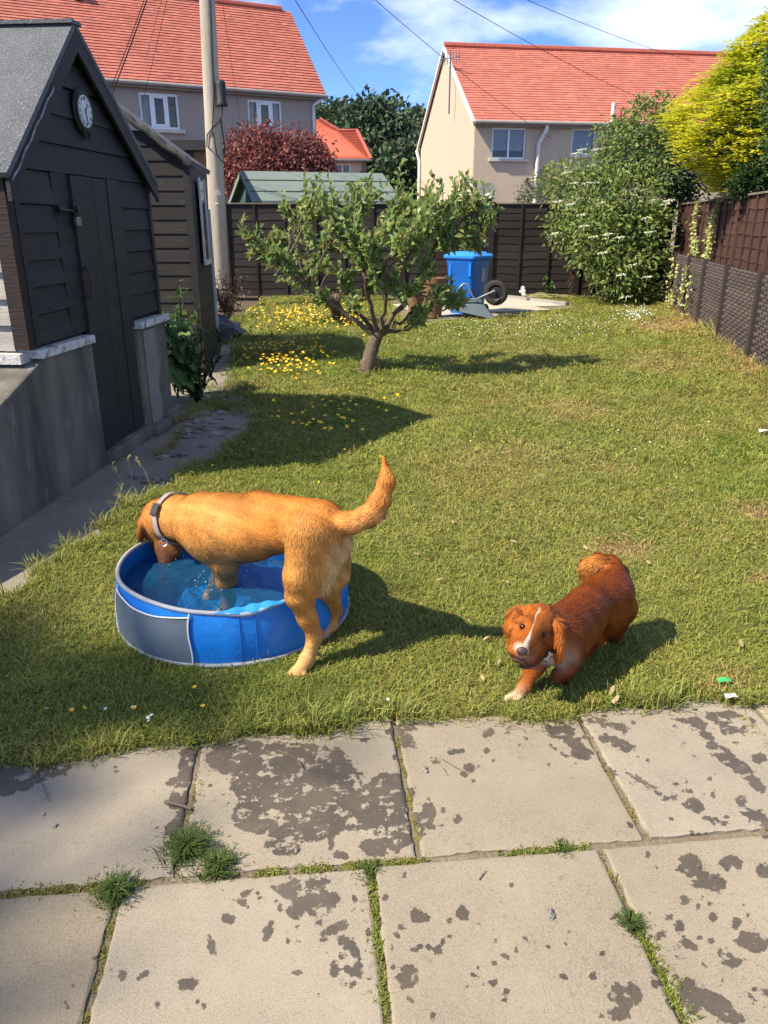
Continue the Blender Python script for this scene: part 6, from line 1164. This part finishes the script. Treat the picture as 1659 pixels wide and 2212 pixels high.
# ================================================================ animals: one smooth-blended surface each, coat as fine strips
def A3(v): return np.array(v, float)
class Beast:
    def __init__(s): s.p = []
    def cone(s, a, b, ra, rb, col, hair=.0115, k=.03, flow=None, lat=None, kl=1., lift=.2):
        a, b = A3(a), A3(b); f = (b-a) if flow is None else A3(flow); s.p.append(dict(a=a, b=b, ra=ra, rb=rb, col=A3(col), hair=hair, k=k, flow=f/(np.linalg.norm(f)+1e-9), lat=None if lat is None else A3(lat)/np.linalg.norm(lat), kl=kl, lift=lift)); return s
    def chain(s, pts, rad, cols, **k):
        for i in range(len(pts)-1): s.cone(pts[i], pts[i+1], rad[i], rad[i+1], cols[i] if isinstance(cols, list) else cols, **k)
        return s
    @staticmethod
    def dist(q, X):
        pa = X-q['a']; ba = q['b']-q['a']
        if q['lat'] is not None: pa = pa+(q['kl']-1)*(pa@q['lat'])[..., None]*q['lat']; ba = ba+(q['kl']-1)*(ba@q['lat'])*q['lat']
        h = np.clip((pa@ba)/max(ba@ba, 1e-12), 0, 1); return np.linalg.norm(pa-h[..., None]*ba, axis=-1)-(q['ra']+(q['rb']-q['ra'])*h)
    def sdf(s, X):
        d = None
        for q in s.p:
            e = s.dist(q, X)
            if d is None: d = e
            else:
                k = q['k']; h = np.clip(.5+.5*(e-d)/k, 0, 1); d = e*(1-h)+d*h-k*h*(1-h)
        return d
    def grid(s, h):
        lo = np.min([np.minimum(q['a']-q['ra'], q['b']-q['rb']) for q in s.p], 0)-.03; hi = np.max([np.maximum(q['a']+q['ra'], q['b']+q['rb']) for q in s.p], 0)+.03
        n = np.ceil((hi-lo)/h).astype(int)+1; D = np.full(n, .08, np.float32)
        for q in s.p:
            l = np.clip(((np.minimum(q['a']-q['ra'], q['b']-q['rb'])-lo-.07)/h).astype(int), 0, n-1); u = np.clip(((np.maximum(q['a']+q['ra'], q['b']+q['rb'])-lo+.07)/h).astype(int)+2, 1, n)
            ax = [lo[i]+h*np.arange(l[i], u[i]) for i in range(3)]; X = np.stack(np.meshgrid(*ax, indexing='ij'), -1); e = s.dist(q, X); sl_ = tuple(slice(l[i], u[i]) for i in range(3)); d = D[sl_]; k = q['k']
            g = np.clip(.5+.5*(e-d)/k, 0, 1); D[sl_] = e*(1-g)+d*g-k*g*(1-g)
        return D, lo, h
    def surface(s, h):
        D, lo, h = s.grid(h); S = D < 0; n = D.shape
        cs = [(i, j, k) for i in (0, 1) for j in (0, 1) for k in (0, 1)]; sub = lambda A, c: A[c[0]:n[0]-1+c[0], c[1]:n[1]-1+c[1], c[2]:n[2]-1+c[2]]
        cnt = sum(sub(S, c).astype(np.int8) for c in cs); act = (cnt > 0) & (cnt < 8); idx = np.full(act.shape, -1, np.int64); ii = np.argwhere(act); idx[act] = np.arange(len(ii))
        acc = np.zeros((len(ii), 3)); m = np.zeros(len(ii))
        for c in cs:
            for ax in range(3):
                if c[ax]: continue
                e = list(c); e[ax] = 1; f0 = D[tuple((ii+np.array(c)).T)]; f1 = D[tuple((ii+np.array(e)).T)]; x = (f0 < 0) != (f1 < 0); t = np.where(x, f0/np.where(x, f0-f1, 1), 0)
                p = np.array(c, float)+np.zeros((len(ii), 3)); p[:, ax] += t; acc += p*x[:, None]; m += x
        V = lo+h*(ii+acc/m[:, None]); F = []
        for ax in range(3):
            o1, o2 = (ax+1) % 3, (ax+2) % 3; a = [slice(None)]*3; b = [slice(None)]*3; a[ax] = slice(0, -1); b[ax] = slice(1, None); x = np.argwhere(S[tuple(a)] != S[tuple(b)])
            x = x[(x[:, o1] > 0) & (x[:, o2] > 0) & (x[:, o1] < n[o1]-1) & (x[:, o2] < n[o2]-1)]; ins = S[tuple(x.T)]
            def cell(d1, d2): y = x.copy(); y[:, o1] -= d1; y[:, o2] -= d2; return idx[tuple(y.T)]
            q = np.stack([cell(0, 0), cell(1, 0), cell(1, 1), cell(0, 1)], -1); q[~ins] = q[~ins][:, ::-1]; F.append(q)
        return V, np.concatenate(F)
    def attrs(s, X):
        d = np.stack([s.dist(q, X) for q in s.p], -1); w = np.exp(-(d-d.min(-1, keepdims=True))/.012); w /= w.sum(-1, keepdims=True)
        return w@np.array([q['col'] for q in s.p]), unit(w@np.array([q['flow'] for q in s.p])), w@np.array([q['hair'] for q in s.p]), w@np.array([q['lift'] for q in s.p])
    def normal(s, X, e=.003):
        return unit(np.stack([s.sdf(X+np.eye(3)[i]*e)-s.sdf(X-np.eye(3)[i]*e) for i in range(3)], -1))
    def hit(s, px, py):
        o = np.array([0, 0, CAMH]); d = unit(np.array(ray(px, py))); t = 1.6
        for _ in range(220):
            v = s.sdf((o+d*t)[None])[0]
            if v < .0006: break
            t += max(v*.6, .0008)
        return o+d*t
def build_beast(be, name, label, h, recolor, nhair, wid, seed, matf, jitter=.35, gloss=None):
    V, F = be.surface(h)
    for _ in range(1):                                     # light smoothing
        E_ = np.concatenate([F[:, [0, 1]], F[:, [1, 2]], F[:, [2, 3]], F[:, [3, 0]]]); S = np.zeros_like(V); C = np.zeros(len(V)); np.add.at(S, E_[:, 0], V[E_[:, 1]]); np.add.at(C, E_[:, 0], 1); np.add.at(S, E_[:, 1], V[E_[:, 0]]); np.add.at(C, E_[:, 1], 1); V = V*.5+.5*S/C[:, None]
    V[:, 2] = np.maximum(V[:, 2], .004); col, fl, hl_, lf = be.attrs(V); col = recolor(V, col)
    base = (float(V[:, 0].mean()), float(V[:, 1].mean()), float(V[:, 2].min())); body = np_obj(name, V, F, matf, None, base, smooth=True, attrs={'col': col*.92}); tag(body, label, 'dog')
    r = np.random.default_rng(seed); T = np.concatenate([F[:, [0, 1, 2]], F[:, [0, 2, 3]]]); a, b, c = V[T[:, 0]], V[T[:, 1]], V[T[:, 2]]; ar = np.linalg.norm(np.cross(b-a, c-a), axis=-1)*.5
    k = r.choice(len(T), nhair, p=ar/ar.sum()); u, v = r.uniform(size=(2, nhair)); f = u+v > 1; u[f], v[f] = 1-u[f], 1-v[f]; X = a[k]+(b[k]-a[k])*u[:, None]+(c[k]-a[k])*v[:, None]
    fn = np.cross(V[F[:, 2]]-V[F[:, 0]], V[F[:, 3]]-V[F[:, 1]]); VN = np.zeros_like(V)
    for j in range(4): np.add.at(VN, F[:, j], fn)
    VN = unit(VN); N_ = unit(VN[T[k, 0]]*(1-u-v)[:, None]+VN[T[k, 1]]*u[:, None]+VN[T[k, 2]]*v[:, None]); col, fl, hl_, lf = be.attrs(X); col = recolor(X, col); t = unit(fl-N_*(fl*N_).sum(-1, keepdims=True)+1e-6)
    # hair lies along the flow, with clumps wandering a little
    wob = np.sin(X[:, :1]*np.array([[61., 83., 71.]])+X[:, 1:2]*np.array([[77., 58., 91.]])+X[:, 2:]*np.array([[69., 95., 63.]])); t = unit(t+wob*.22+r.normal(0, jitter*.4, X.shape)); t = unit(t-N_*(t*N_).sum(-1, keepdims=True))
    L_ = (hl_*r.uniform(.6, 1.25, nhair))[:, None]; li = (np.maximum(lf, .19)*r.uniform(.6, 1.3, nhair))[:, None]; d1 = unit(t+N_*li); s = unit(np.cross(d1, N_)); w = wid*r.uniform(.7, 1.3, nhair)[:, None]*np.clip(L_/.010, .7, 1.5)
    R0 = X+N_*.0003; m_ = R0+d1*L_*.55; tip = m_+unit(t+N_*li*.35+np.array([0, 0, -.12]))*L_*.5; HV = np.stack([R0-s*w, R0+s*w, m_-s*w*.8, m_+s*w*.8, tip], 1).reshape(-1, 3); HV[:, 2] = np.maximum(HV[:, 2], .002)
    i = np.arange(nhair)*5; HF = np.concatenate([np.stack([i, i+1, i+3], -1), np.stack([i, i+3, i+2], -1), np.stack([i+2, i+3, i+4], -1)]); g = (r.normal(1, .13, nhair)+.12*wob[:, 0])[:, None]; hc = np.clip(col*g, 0, 1); HC = np.stack([hc*.84, hc*.84, hc, hc, np.clip(hc*1.1, 0, 1)], 1).reshape(-1, 3)  # darker roots paint soft occlusion between hairs into the coat
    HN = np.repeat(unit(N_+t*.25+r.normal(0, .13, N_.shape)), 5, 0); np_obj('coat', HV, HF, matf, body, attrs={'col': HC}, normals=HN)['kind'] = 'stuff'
    return body
def band(be, c, axis, width, off, m, parent, name, n=60):
    c, ax = A3(c), unit(A3(axis)); x = unit(np.cross(ax, [0, 0, 1.])); y = np.cross(x, ax); V = []
    an = 2*np.pi*np.arange(n)/n; Dn = np.cos(an)[:, None]*x+np.sin(an)[:, None]*y; rr = np.zeros(n)
    for sh_ in (-.5, 0., .5):
        t = np.full(n, .005); live = np.ones(n, bool)
        for _ in range(80):
            live &= be.sdf(c+ax*width*sh_+Dn*t[:, None]) < 0; t[live] += .0025
        rr = np.maximum(rr, t)
    for i in range(n):
        for sh_ in (-.5, .5):
            for e in (0, .004): V.append(c+ax*width*sh_+Dn[i]*(rr[i]+off+e))
    F = []
    for i in range(n):
        p, q = i*4, ((i+1) % n)*4; F += [(p+1, q+1, q+3, p+3), (p, p+2, q+2, q), (p, q, q+1, p+1), (p+2, p+3, q+3, q+2)]
    b = MB(); b.add(V, F); return b.build(name, m, parent, smooth=True), np.array(V).reshape(n, 4, 3)
def fur_mat(name, rough=.55, sheen=.15): return mat(name, (1, 1, 1), attr='col', rough=rough, spec=.12)
# ---------------------------------------------------------------- labrador
LT, LO, LB_, LPALE, LD, LHD = (.58, .232, .046), (.64, .285, .070), (.70, .40, .15), (.72, .47, .22), (.085, .035, .026), (.46, .165, .032)
lab = Beast(); Q = lambda x, y, Y: A3(P(x, y, Y)); f_ = unit(A3((-.785, .62, 0))); lt = A3((-.62, -.785, 0)); back = -f_+A3((0, 0, -.22))
lab.chain([Q(432, 1136, 2.88), Q(478, 1143, 2.78), Q(545, 1147, 2.69), Q(612, 1138, 2.60), Q(680, 1148, 2.52)], [.104, .110, .100, .084, .090], [LO, LO, LT, LT], flow=back, lat=lt, kl=1.12, k=.05)
lab.cone(Q(440, 1100, 2.89), Q(560, 1098, 2.69), .062, .055, LT, flow=back, k=.05); lab.cone(Q(560, 1098, 2.69), Q(700, 1120, 2.49), .055, .062, LT, flow=back, k=.05)
lab.cone(Q(452, 1172, 2.82), Q(530, 1174, 2.72), .072, .056, LB_, flow=back, k=.05, hair=.016); lab.cone(Q(530, 1174, 2.72), Q(600, 1156, 2.62), .054, .048, LB_, flow=back, k=.04, hair=.016)
lab.cone(Q(700, 1150, 2.50), Q(718, 1175, 2.51), .075, .062, LPALE, flow=(.2, -.3, -1), k=.05, hair=.02)
# neck and head (hair from the muzzle backwards)
lab.cone(Q(350, 1122, 3.07), Q(385, 1119, 3.0), .078, .086, LO, k=.04); lab.cone(Q(385, 1119, 3.0), Q(435, 1127, 2.90), .086, .104, LO, k=.05)
lab.cone(Q(346, 1146, 3.10), Q(350, 1118, 3.09), .068, .078, LHD, k=.04); lab.cone(Q(358, 1176, 3.085), Q(350, 1150, 3.10), .052, .064, LHD, k=.03); lab.cone(Q(362, 1212, 3.02), Q(360, 1182, 3.055), .039, .050, LD, k=.025, hair=.006); lab.cone(Q(381, 1188, 3.04), Q(376, 1165, 3.045), .026, .042, (.34, .13, .04), k=.025, hair=.008)
lab.cone(Q(330, 1118, 3.06), Q(312, 1130, 3.04), .030, .030, (.40, .14, .032), k=.015, lat=(0, 0, 1), kl=1.3, flow=(-1, 0, -.3), hair=.01); lab.cone(Q(308, 1133, 3.04), Q(302, 1158, 3.035), .036, .034, (.36, .12, .03), k=.010, lat=(1, .1, .1), kl=3.4, flow=(0, 0, -1), hair=.008); lab.cone(Q(302, 1158, 3.035), Q(303, 1184, 3.04), .032, .012, (.33, .11, .028), k=.008, lat=(1, .1, .1), kl=3.4, flow=(0, 0, -1), hair=.008)
lab.cone(Q(372, 1140, 3.18), Q(378, 1180, 3.18), .035, .012, (.34, .12, .035), k=.012, lat=(1, .15, 0), kl=3., flow=(0, 0, -1), hair=.008)
# tail
lab.chain([Q(718, 1130, 2.475), Q(755, 1128, 2.43), Q(792, 1114, 2.405), Q(820, 1083, 2.39), Q(835, 1042, 2.39), Q(829, 992, 2.40)], [.038, .030, .029, .029, .023, .006], [LT, LO, LO, LO, LT], k=.03, hair=.014, lift=.18)
lab.cone(Q(765, 1136, 2.42), Q(815, 1110, 2.40), .018, .022, LPALE, k=.03, hair=.024, lift=.3)
# near hind leg, far hind leg
lab.cone(Q(668, 1155, 2.46), Q(652, 1245, 2.41), .086, .056, LO, flow=(0, 0, -1), k=.045, hair=.015); lab.cone(Q(650, 1245, 2.41), Q(645, 1285, 2.40), .058, .046, LO, flow=(0, 0, -1), k=.03); lab.cone(Q(705, 1195, 2.475), Q(690, 1262, 2.45), .062, .042, LPALE, flow=(.25, -.1, -1), k=.04, hair=.024, lift=.25)
lab.chain([Q(648, 1290, 2.405), Q(664, 1335, 2.412), Q(680, 1372, 2.42)], [.046, .033, .028], LO, k=.02, hair=.008); lab.cone(Q(681, 1374, 2.425), Q(662, 1430, 2.385), .027, .023, (.62, .34, .12), k=.02, hair=.007)
lab.cone(Q(687, 1368, 2.43), Q(683, 1378, 2.43), .014, .02, LO, k=.015, hair=.006)
lab.cone(Q(661, 1428, 2.385), Q(646, 1449, 2.355), .027, .024, LB_, k=.02, hair=.006)
for i, (dx_, dy_) in enumerate(((-18, 4), (-10, 8), (0, 9), (9, 5))): lab.cone(Q(650+dx_*.6, 1443+dy_*.5, 2.36), Q(647+dx_*1.1, 1452+dy_*.8, 2.34), .014, .011, LB_, k=.003, hair=.004)
lab.cone(Q(712, 1165, 2.56), Q(716, 1235, 2.60), .080, .066, LB_, flow=(0, 0, -1), k=.04, hair=.02); lab.cone(Q(716, 1235, 2.60), Q(710, 1270, 2.62), .060, .044, LB_, flow=(0, 0, -1), k=.03); lab.chain([Q(710, 1270, 2.62), Q(722, 1318, 2.665)], [.042, .028], LO, k=.025, hair=.01); lab.cone(Q(723, 1320, 2.665), Q(715, 1352, 2.645), .026, .023, LO, k=.02, hair=.007); lab.cone(Q(714, 1352, 2.645), Q(700, 1366, 2.62), .025, .023, LB_, k=.02, hair=.006)
for dx_, dy_ in ((-10, 3), (-3, 6), (5, 6)): lab.cone(Q(702+dx_*.5, 1363+dy_*.4, 2.62), Q(698+dx_, 1367+dy_, 2.61), .014, .011, LB_, k=.006, hair=.005)
# fore legs
lab.cone(Q(450, 1162, 2.82), Q(487, 1215, 2.77), .080, .050, LO, flow=(.1, 0, -1), k=.045); lab.chain([Q(487, 1218, 2.77), Q(489, 1258, 2.785), Q(495, 1292, 2.80)], [.052, .036, .028], (.50, .25, .09), k=.025, hair=.009); lab.cone(Q(495, 1292, 2.80), Q(490, 1318, 2.795), .025, .024, (.5, .25, .1), k=.02, hair=.006); lab.cone(Q(490, 1316, 2.795), Q(478, 1325, 2.78), .026, .024, LB_, k=.02, hair=.006)
lab.cone(Q(462, 1175, 2.92), Q(480, 1215, 2.94), .075, .048, LO, flow=(0, 0, -1), k=.04); lab.chain([Q(480, 1215, 2.94), Q(470, 1255, 2.96), Q(460, 1278, 2.95)], [.045, .030, .025], (.42, .2, .07), k=.02, hair=.008); lab.cone(Q(460, 1278, 2.95), Q(450, 1288, 2.92), .026, .024, LB_, k=.02, hair=.006)
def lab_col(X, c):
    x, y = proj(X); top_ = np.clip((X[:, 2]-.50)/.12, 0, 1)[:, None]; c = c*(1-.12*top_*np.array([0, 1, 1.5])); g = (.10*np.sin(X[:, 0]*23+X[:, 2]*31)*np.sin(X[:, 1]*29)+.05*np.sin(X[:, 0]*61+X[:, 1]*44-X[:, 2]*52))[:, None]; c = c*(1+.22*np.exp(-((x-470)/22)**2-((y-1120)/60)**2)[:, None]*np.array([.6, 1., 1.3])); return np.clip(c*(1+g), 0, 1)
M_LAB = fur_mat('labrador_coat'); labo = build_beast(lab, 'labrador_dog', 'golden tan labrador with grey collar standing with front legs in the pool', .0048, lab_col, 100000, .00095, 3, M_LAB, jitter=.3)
M_NOSE = mat('dog_nose', (.03, .02, .02), rough=.35, spec=.5, bump=.4, bscale=300, bdist=.002); M_EYE = mat('dog_eye', (.022, .009, .004), rough=.12, spec=.3)
def ell(b, c, r3, ax=None, n=14):
    c = vv(c); M_ = Matrix.Identity(3) if ax is None else ax; V = []; m = 9
    for j in range(m+1):
        th = math.pi*j/m
        for i in range(n): a = 2*math.pi*i/n; V.append(c+M_@Vector((math.sin(th)*math.cos(a)*r3[0], math.sin(th)*math.sin(a)*r3[1], math.cos(th)*r3[2])))
    b.add(V, [(j*n+i, (j+1)*n+i, (j+1)*n+(i+1) % n, j*n+(i+1) % n) for j in range(m) for i in range(n)])
part('nose', M_NOSE, labo, lambda b: ell(b, Vector(Q(360, 1228, 3.0)), (.02, .016, .014)), smooth=True)
for x, y, Y in ((330, 1172, 3.03), (352, 1160, 3.015)): part('eye', M_EYE, labo, lambda b: ell(b, Vector(Q(x-8, y, Y+.03)), (.009, .009, .009)), smooth=True)
M_COLG = mat('grey_pink_collar', (.34, .31, .29), (.27, .20, .19), 90, rough=.7, c3=(.38, .16, .15), s3=120, f3=.58); M_METAL = mat('ring_metal', (.5, .48, .44), rough=.3, metal=.9)
clr, cv = band(lab, Q(383, 1121, 3.005), Q(435, 1125, 2.90)-Q(350, 1122, 3.07), .030, .006, M_COLG, labo, 'collar')
cm = cv.mean(1); cpx, cpy = proj(cm); vis_ = np.array([np.linalg.norm(c-np.array([0, 0, CAMH])) for c in cm]); front = vis_ < np.median(vis_)
ib = np.argmin(np.where(front, abs(cpy-1100), 1e9)); ir = np.argmin(np.where(front, abs(cpy-1166), 1e9)); bn_ = vv(cm[ib]); tn_ = vv(cm[(ib+1) % 60]-cm[ib-1]).normalized(); axn = vv(unit(cv[ib][2]-cv[ib][0])); nr = tn_.cross(axn)
nr = nr if nr.dot(Vector((0, -1, .3))) > 0 else -nr
part('buckle', mat('dark_buckle', (.07, .055, .05), rough=.35, metal=.3), clr, lambda b: (b.obox(bn_-tn_*.022-axn*.02+nr*.001, tn_*.044, axn*.04, nr*.009), b.tube([bn_-tn_*.024+axn*.02+nr*.008, bn_+tn_*.024+axn*.02+nr*.008, bn_+tn_*.024-axn*.02+nr*.008, bn_-tn_*.024-axn*.02+nr*.008, bn_-tn_*.024+axn*.02+nr*.008], .003, 6)), bevel=.002)
rc = vv(cm[ir])+Vector((0, -.01, -.012)); part('ring', M_METAL, clr, lambda b: b.tube([rc+Vector((math.cos(a)*.016, math.sin(a)*.006, math.sin(a)*.013)) for a in np.linspace(0, 2*math.pi, 20)], .002, 6), smooth=True)
# ---------------------------------------------------------------- spaniel
SR, SR_LIT, SW, SDK, STL = (.20, .046, .009), (.40, .115, .020), (.76, .66, .52), (.050, .028, .034), (.50, .20, .05)  # second red is the coat lightened, painting sunlight into the head colour
sp = Beast(); bk = Q(1315, 1290, 2.5)-Q(1215, 1360, 2.28); bk = bk/np.linalg.norm(bk)+A3((0, 0, -.2)); sl_lat = A3((.75, -.6, 0))
sp.chain([Q(1218, 1358, 2.29), Q(1262, 1325, 2.38), Q(1312, 1290, 2.49)], [.068, .070, .076], SR, flow=bk, k=.04, hair=.018, lat=sl_lat, kl=1.1)
sp.cone(Q(1225, 1338, 2.31), Q(1320, 1262, 2.53), .050, .062, SR, flow=bk, k=.04, hair=.018); sp.cone(Q(1318, 1285, 2.50), Q(1330, 1305, 2.53), .078, .064, SR, flow=bk, k=.04, hair=.02)
sp.cone(Q(1178, 1350, 2.24), Q(1226, 1352, 2.31), .052, .072, SR, k=.03, hair=.022)
# head
hb = Q(1172, 1312, 2.27)-Q(1143, 1385, 2.13)
sp.cone(Q(1152, 1352, 2.185), Q(1166, 1335, 2.22), .044, .046, SR_LIT, k=.02, hair=.012, flow=hb); sp.cone(Q(1144, 1335, 2.215), Q(1182, 1348, 2.225), .037, .039, SR_LIT, k=.02, hair=.016, flow=hb)
sp.cone(Q(1128, 1404, 2.085), Q(1146, 1372, 2.145), .025, .031, SR_LIT, k=.018, hair=.006, flow=hb); sp.cone(Q(1131, 1392, 2.092), Q(1150, 1360, 2.15), .016, .022, SR_LIT, k=.015, hair=.006, flow=hb)
sp.cone(Q(1110, 1402, 2.10), Q(1124, 1382, 2.135), .021, .024, SR_LIT, k=.014, hair=.008); sp.cone(Q(1145, 1416, 2.105), Q(1154, 1392, 2.14), .022, .026, SR_LIT, k=.014, hair=.008)
sp.cone(Q(1102, 1404, 2.108), Q(1114, 1422, 2.10), .010, .011, SDK, k=.005, hair=.002); sp.cone(Q(1114, 1422, 2.10), Q(1132, 1430, 2.095), .011, .011, SDK, k=.005, hair=.002); sp.cone(Q(1132, 1430, 2.095), Q(1148, 1429, 2.105), .010, .008, SDK, k=.005, hair=.002)
sp.cone(Q(1128, 1438, 2.115), Q(1142, 1440, 2.115), .010, .009, (.10, .05, .05), k=.005, hair=.003); sp.cone(Q(1150, 1428, 2.14), Q(1165, 1405, 2.18), .018, .030, SR, k=.015, hair=.01)
sp.cone(Q(1125, 1341, 2.165), Q(1140, 1343, 2.160), .013, .015, SR_LIT, k=.014, hair=.007, flow=(0, 0, 1)); sp.cone(Q(1163, 1353, 2.158), Q(1181, 1358, 2.17), .015, .013, SR_LIT, k=.014, hair=.007, flow=(0, 0, 1))
sp.cone(Q(1119, 1368, 2.165), Q(1118, 1385, 2.14), .022, .022, SR_LIT, k=.016, hair=.008, flow=hb); sp.cone(Q(1180, 1384, 2.18), Q(1164, 1396, 2.16), .030, .026, SR, k=.016, hair=.009, flow=hb)
# ears: long flaps, sunlit orange painted into their colour
sp.chain([Q(1124, 1322, 2.225), Q(1112, 1336, 2.20), Q(1105, 1360, 2.185), Q(1103, 1384, 2.18)], [.018, .026, .027, .013], (.40, .125, .024), k=.007, lat=(1, .55, .1), kl=2.2, hair=.028, flow=(-.1, 0, -1), lift=.12)
sp.chain([Q(1186, 1336, 2.225), Q(1198, 1352, 2.195), Q(1203, 1385, 2.175), Q(1206, 1415, 2.17)], [.018, .026, .029, .014], (.42, .125, .024), k=.006, lat=(1, .45, .1), kl=2.0, hair=.034, flow=(.05, 0, -1), lift=.12)
# chest, tail
sp.cone(Q(1188, 1398, 2.245), Q(1212, 1406, 2.25), .040, .036, SW, k=.03, hair=.028, flow=(0, -.1, -1)); sp.cone(Q(1228, 1376, 2.275), Q(1262, 1365, 2.35), .056, .050, SR, k=.035, hair=.026, flow=(.5, .3, -.8))
sp.chain([Q(1336, 1246, 2.56), Q(1322, 1226, 2.56), Q(1298, 1217, 2.55), Q(1276, 1222, 2.535), Q(1264, 1240, 2.525)], [.030, .025, .021, .017, .006], [SR, SR_LIT, STL, STL], k=.03, hair=.038, lift=.28)
# legs: planted fore leg, lifted fore leg, hind legs
sp.cone(Q(1182, 1400, 2.265), Q(1156, 1436, 2.25), .052, .032, SR, k=.03, hair=.014); sp.cone(Q(1156, 1436, 2.25), Q(1133, 1484, 2.222), .030, .021, SR_LIT, k=.02, hair=.010); sp.cone(Q(1133, 1484, 2.222), Q(1120, 1501, 2.21), .021, .022, SR_LIT, k=.015, hair=.008)
for dx_, dy_ in ((-17, 4), (-9, 9), (0, 10), (9, 6)): sp.cone(Q(1119+dx_*.4, 1500+dy_*.3, 2.205), Q(1113+dx_*1.1, 1505+dy_, 2.185), .0125, .0105, (.70, .52, .34), k=.003, hair=.005)
sp.cone(Q(1240, 1395, 2.27), Q(1230, 1434, 2.24), .046, .032, SR, k=.025, hair=.014); sp.cone(Q(1230, 1434, 2.24), Q(1206, 1458, 2.215), .030, .021, SR, k=.018, hair=.010); sp.cone(Q(1206, 1458, 2.222), Q(1228, 1464, 2.32), .021, .018, SR, k=.012, hair=.012)
sp.cone(Q(1308, 1335, 2.46), Q(1286, 1368, 2.445), .068, .042, SR, k=.035, hair=.022); sp.cone(Q(1286, 1368, 2.445), Q(1276, 1394, 2.47), .036, .021, SR_LIT, k=.02, hair=.012); sp.cone(Q(1276, 1394, 2.47), Q(1264, 1410, 2.46), .020, .019, SR_LIT, k=.015, hair=.008)
sp.cone(Q(1334, 1315, 2.53), Q(1326, 1365, 2.55), .062, .034, SR, k=.035, hair=.022); sp.cone(Q(1326, 1365, 2.55), Q(1312, 1390, 2.56), .026, .019, SR, k=.015, hair=.01)
def sp_col(X, c):
    x, y = proj(X); fr = X[:, 1] < 2.235; t = np.clip((y-1316)/(1396-1316), 0, 1); xc = 1161-29*t**1.1; w = np.where(t < .55, 1.9-2.4*np.abs(t-.15), 1.0+11*(t-.55)); d = np.abs(x-xc-2); m = np.clip(1.5-d/np.maximum(w, .8), 0, 1)*fr*np.interp(t, [0, .1, .35, .55, .75, 1], [.2, .9, .45, .55, 1, .9])*(y > 1314)*(y < 1412)
    m = np.maximum(m, np.clip(1.3-np.hypot((x-1121)/11, (y-1399)/11), 0, 1)*fr*.8); m = np.maximum(m, np.clip(1.2-np.hypot((x-1128)/22, (y-1420)/9), 0, 1)*fr*.25); c = c*(1-m[:, None])+np.array(SW)*m[:, None]
    g = .16*np.sin(X[:, 0]*47+X[:, 2]*35)*np.sin(X[:, 1]*53-X[:, 2]*29); return np.clip(c*(1+g[:, None]), 0, 1)
M_SPAN = fur_mat('spaniel_coat', .45, .12); spo = build_beast(sp, 'spaniel_dog', 'red brown spaniel with white blaze and long ears walking towards the patio', .0042, sp_col, 110000, .0008, 4, M_SPAN, jitter=.42)
hn = sp.hit(1128, 1408); part('nose', mat('spaniel_nose', (.075, .042, .042), rough=.42, spec=.35, bump=.4, bscale=400, bdist=.001), spo, lambda b: (ell(b, vv(hn)+Vector((0, .004, .0)), (.0185, .011, .0145)),), smooth=True)
for sx in (-1, 1): part('nostril', mat('nostril', (.008, .005, .005), rough=.6), spo, lambda b: ell(b, vv(hn)+Vector((sx*.0095, -.0035, -.0045-sx*.002)), (.0042, .004, .0036)), smooth=True)
for (x, y) in ((1130, 1354), (1174, 1370)):
    he = vv(sp.hit(x, y)); dcam = (Vector((0, 0, CAMH))-he).normalized(); ey = part('eye', M_EYE, spo, lambda b: ell(b, he+Vector((0, .002, 0)), (.0118, .0105, .0105)), smooth=True)
    xx = Vector((1, 0, -.32)).normalized(); yy = dcam.cross(xx).normalized(); part('eyelid', mat('eyelid_dark', (.05, .022, .015), rough=.6), ey, lambda b: b.tube([he+dcam*.0035+xx*(.0115*math.cos(a))+yy*(.0082*math.sin(a)) for a in np.linspace(0, 2*math.pi, 22)], .0021, 5), smooth=True)
    part('iris', mat('iris_brown', (.05, .017, .006), rough=.12, spec=.3), ey, lambda b: ell(b, he+dcam*.0045, (.0066, .0060, .0060)), smooth=True); part('pupil', mat('pupil', (.003, .003, .003), rough=.12, spec=.35), ey, lambda b: ell(b, he+dcam*.0080, (.0034, .0030, .0032)), smooth=True)
sc_ = part('collar', mat('dark_brown_collar', (.05, .022, .016), rough=.6), spo, lambda b: b.tube([vv(sp.hit(x, y))+Vector((0, -.004, .002)) for x, y in ((1179, 1407), (1184, 1409), (1192, 1410), (1199, 1408), (1205, 1402))], .0045, 8), smooth=True)
tg = vv(sp.hit(1182, 1412))+Vector((0, -.016, 0)); td = Vector((-.55, -.1, -.83)).normalized(); ts_ = Vector((.83, 0, -.55))
def bone(b, s, th, o):
    pts = []
    for (ex, ey_) in ((1, 1), (-1, 1), (-1, -1), (1, -1)): pass
    prof = [(-.5, -.22), (-.40, -.30), (-.28, -.22), (-.24, -.12), (.24, -.12), (.28, -.22), (.40, -.30), (.5, -.22), (.5, -.06), (.44, 0), (.5, .06), (.5, .22), (.40, .30), (.28, .22), (.24, .12), (-.24, .12), (-.28, .22), (-.40, .30), (-.5, .22), (-.5, .06), (-.44, 0), (-.5, -.06)]
    b.prism([o+td*(p*s)+ts_*(q*s) for p, q in prof], Vector((0, -th, 0)))
tgo = part('name_tag', mat('black_tag_edge', (.02, .02, .02), rough=.4), sc_, lambda b: bone(b, .040, .002, tg)); part('tag_face', mat('tag_face', (.45, .36, .28), rough=.35, metal=.3), spo, lambda b: bone(b, .032, .001, tg+Vector((0, -.0021, 0))))
print('objects', len(bpy.data.objects), 'tris', sum(len(m.loops)-2*len(m.polygons) for m in bpy.data.meshes))
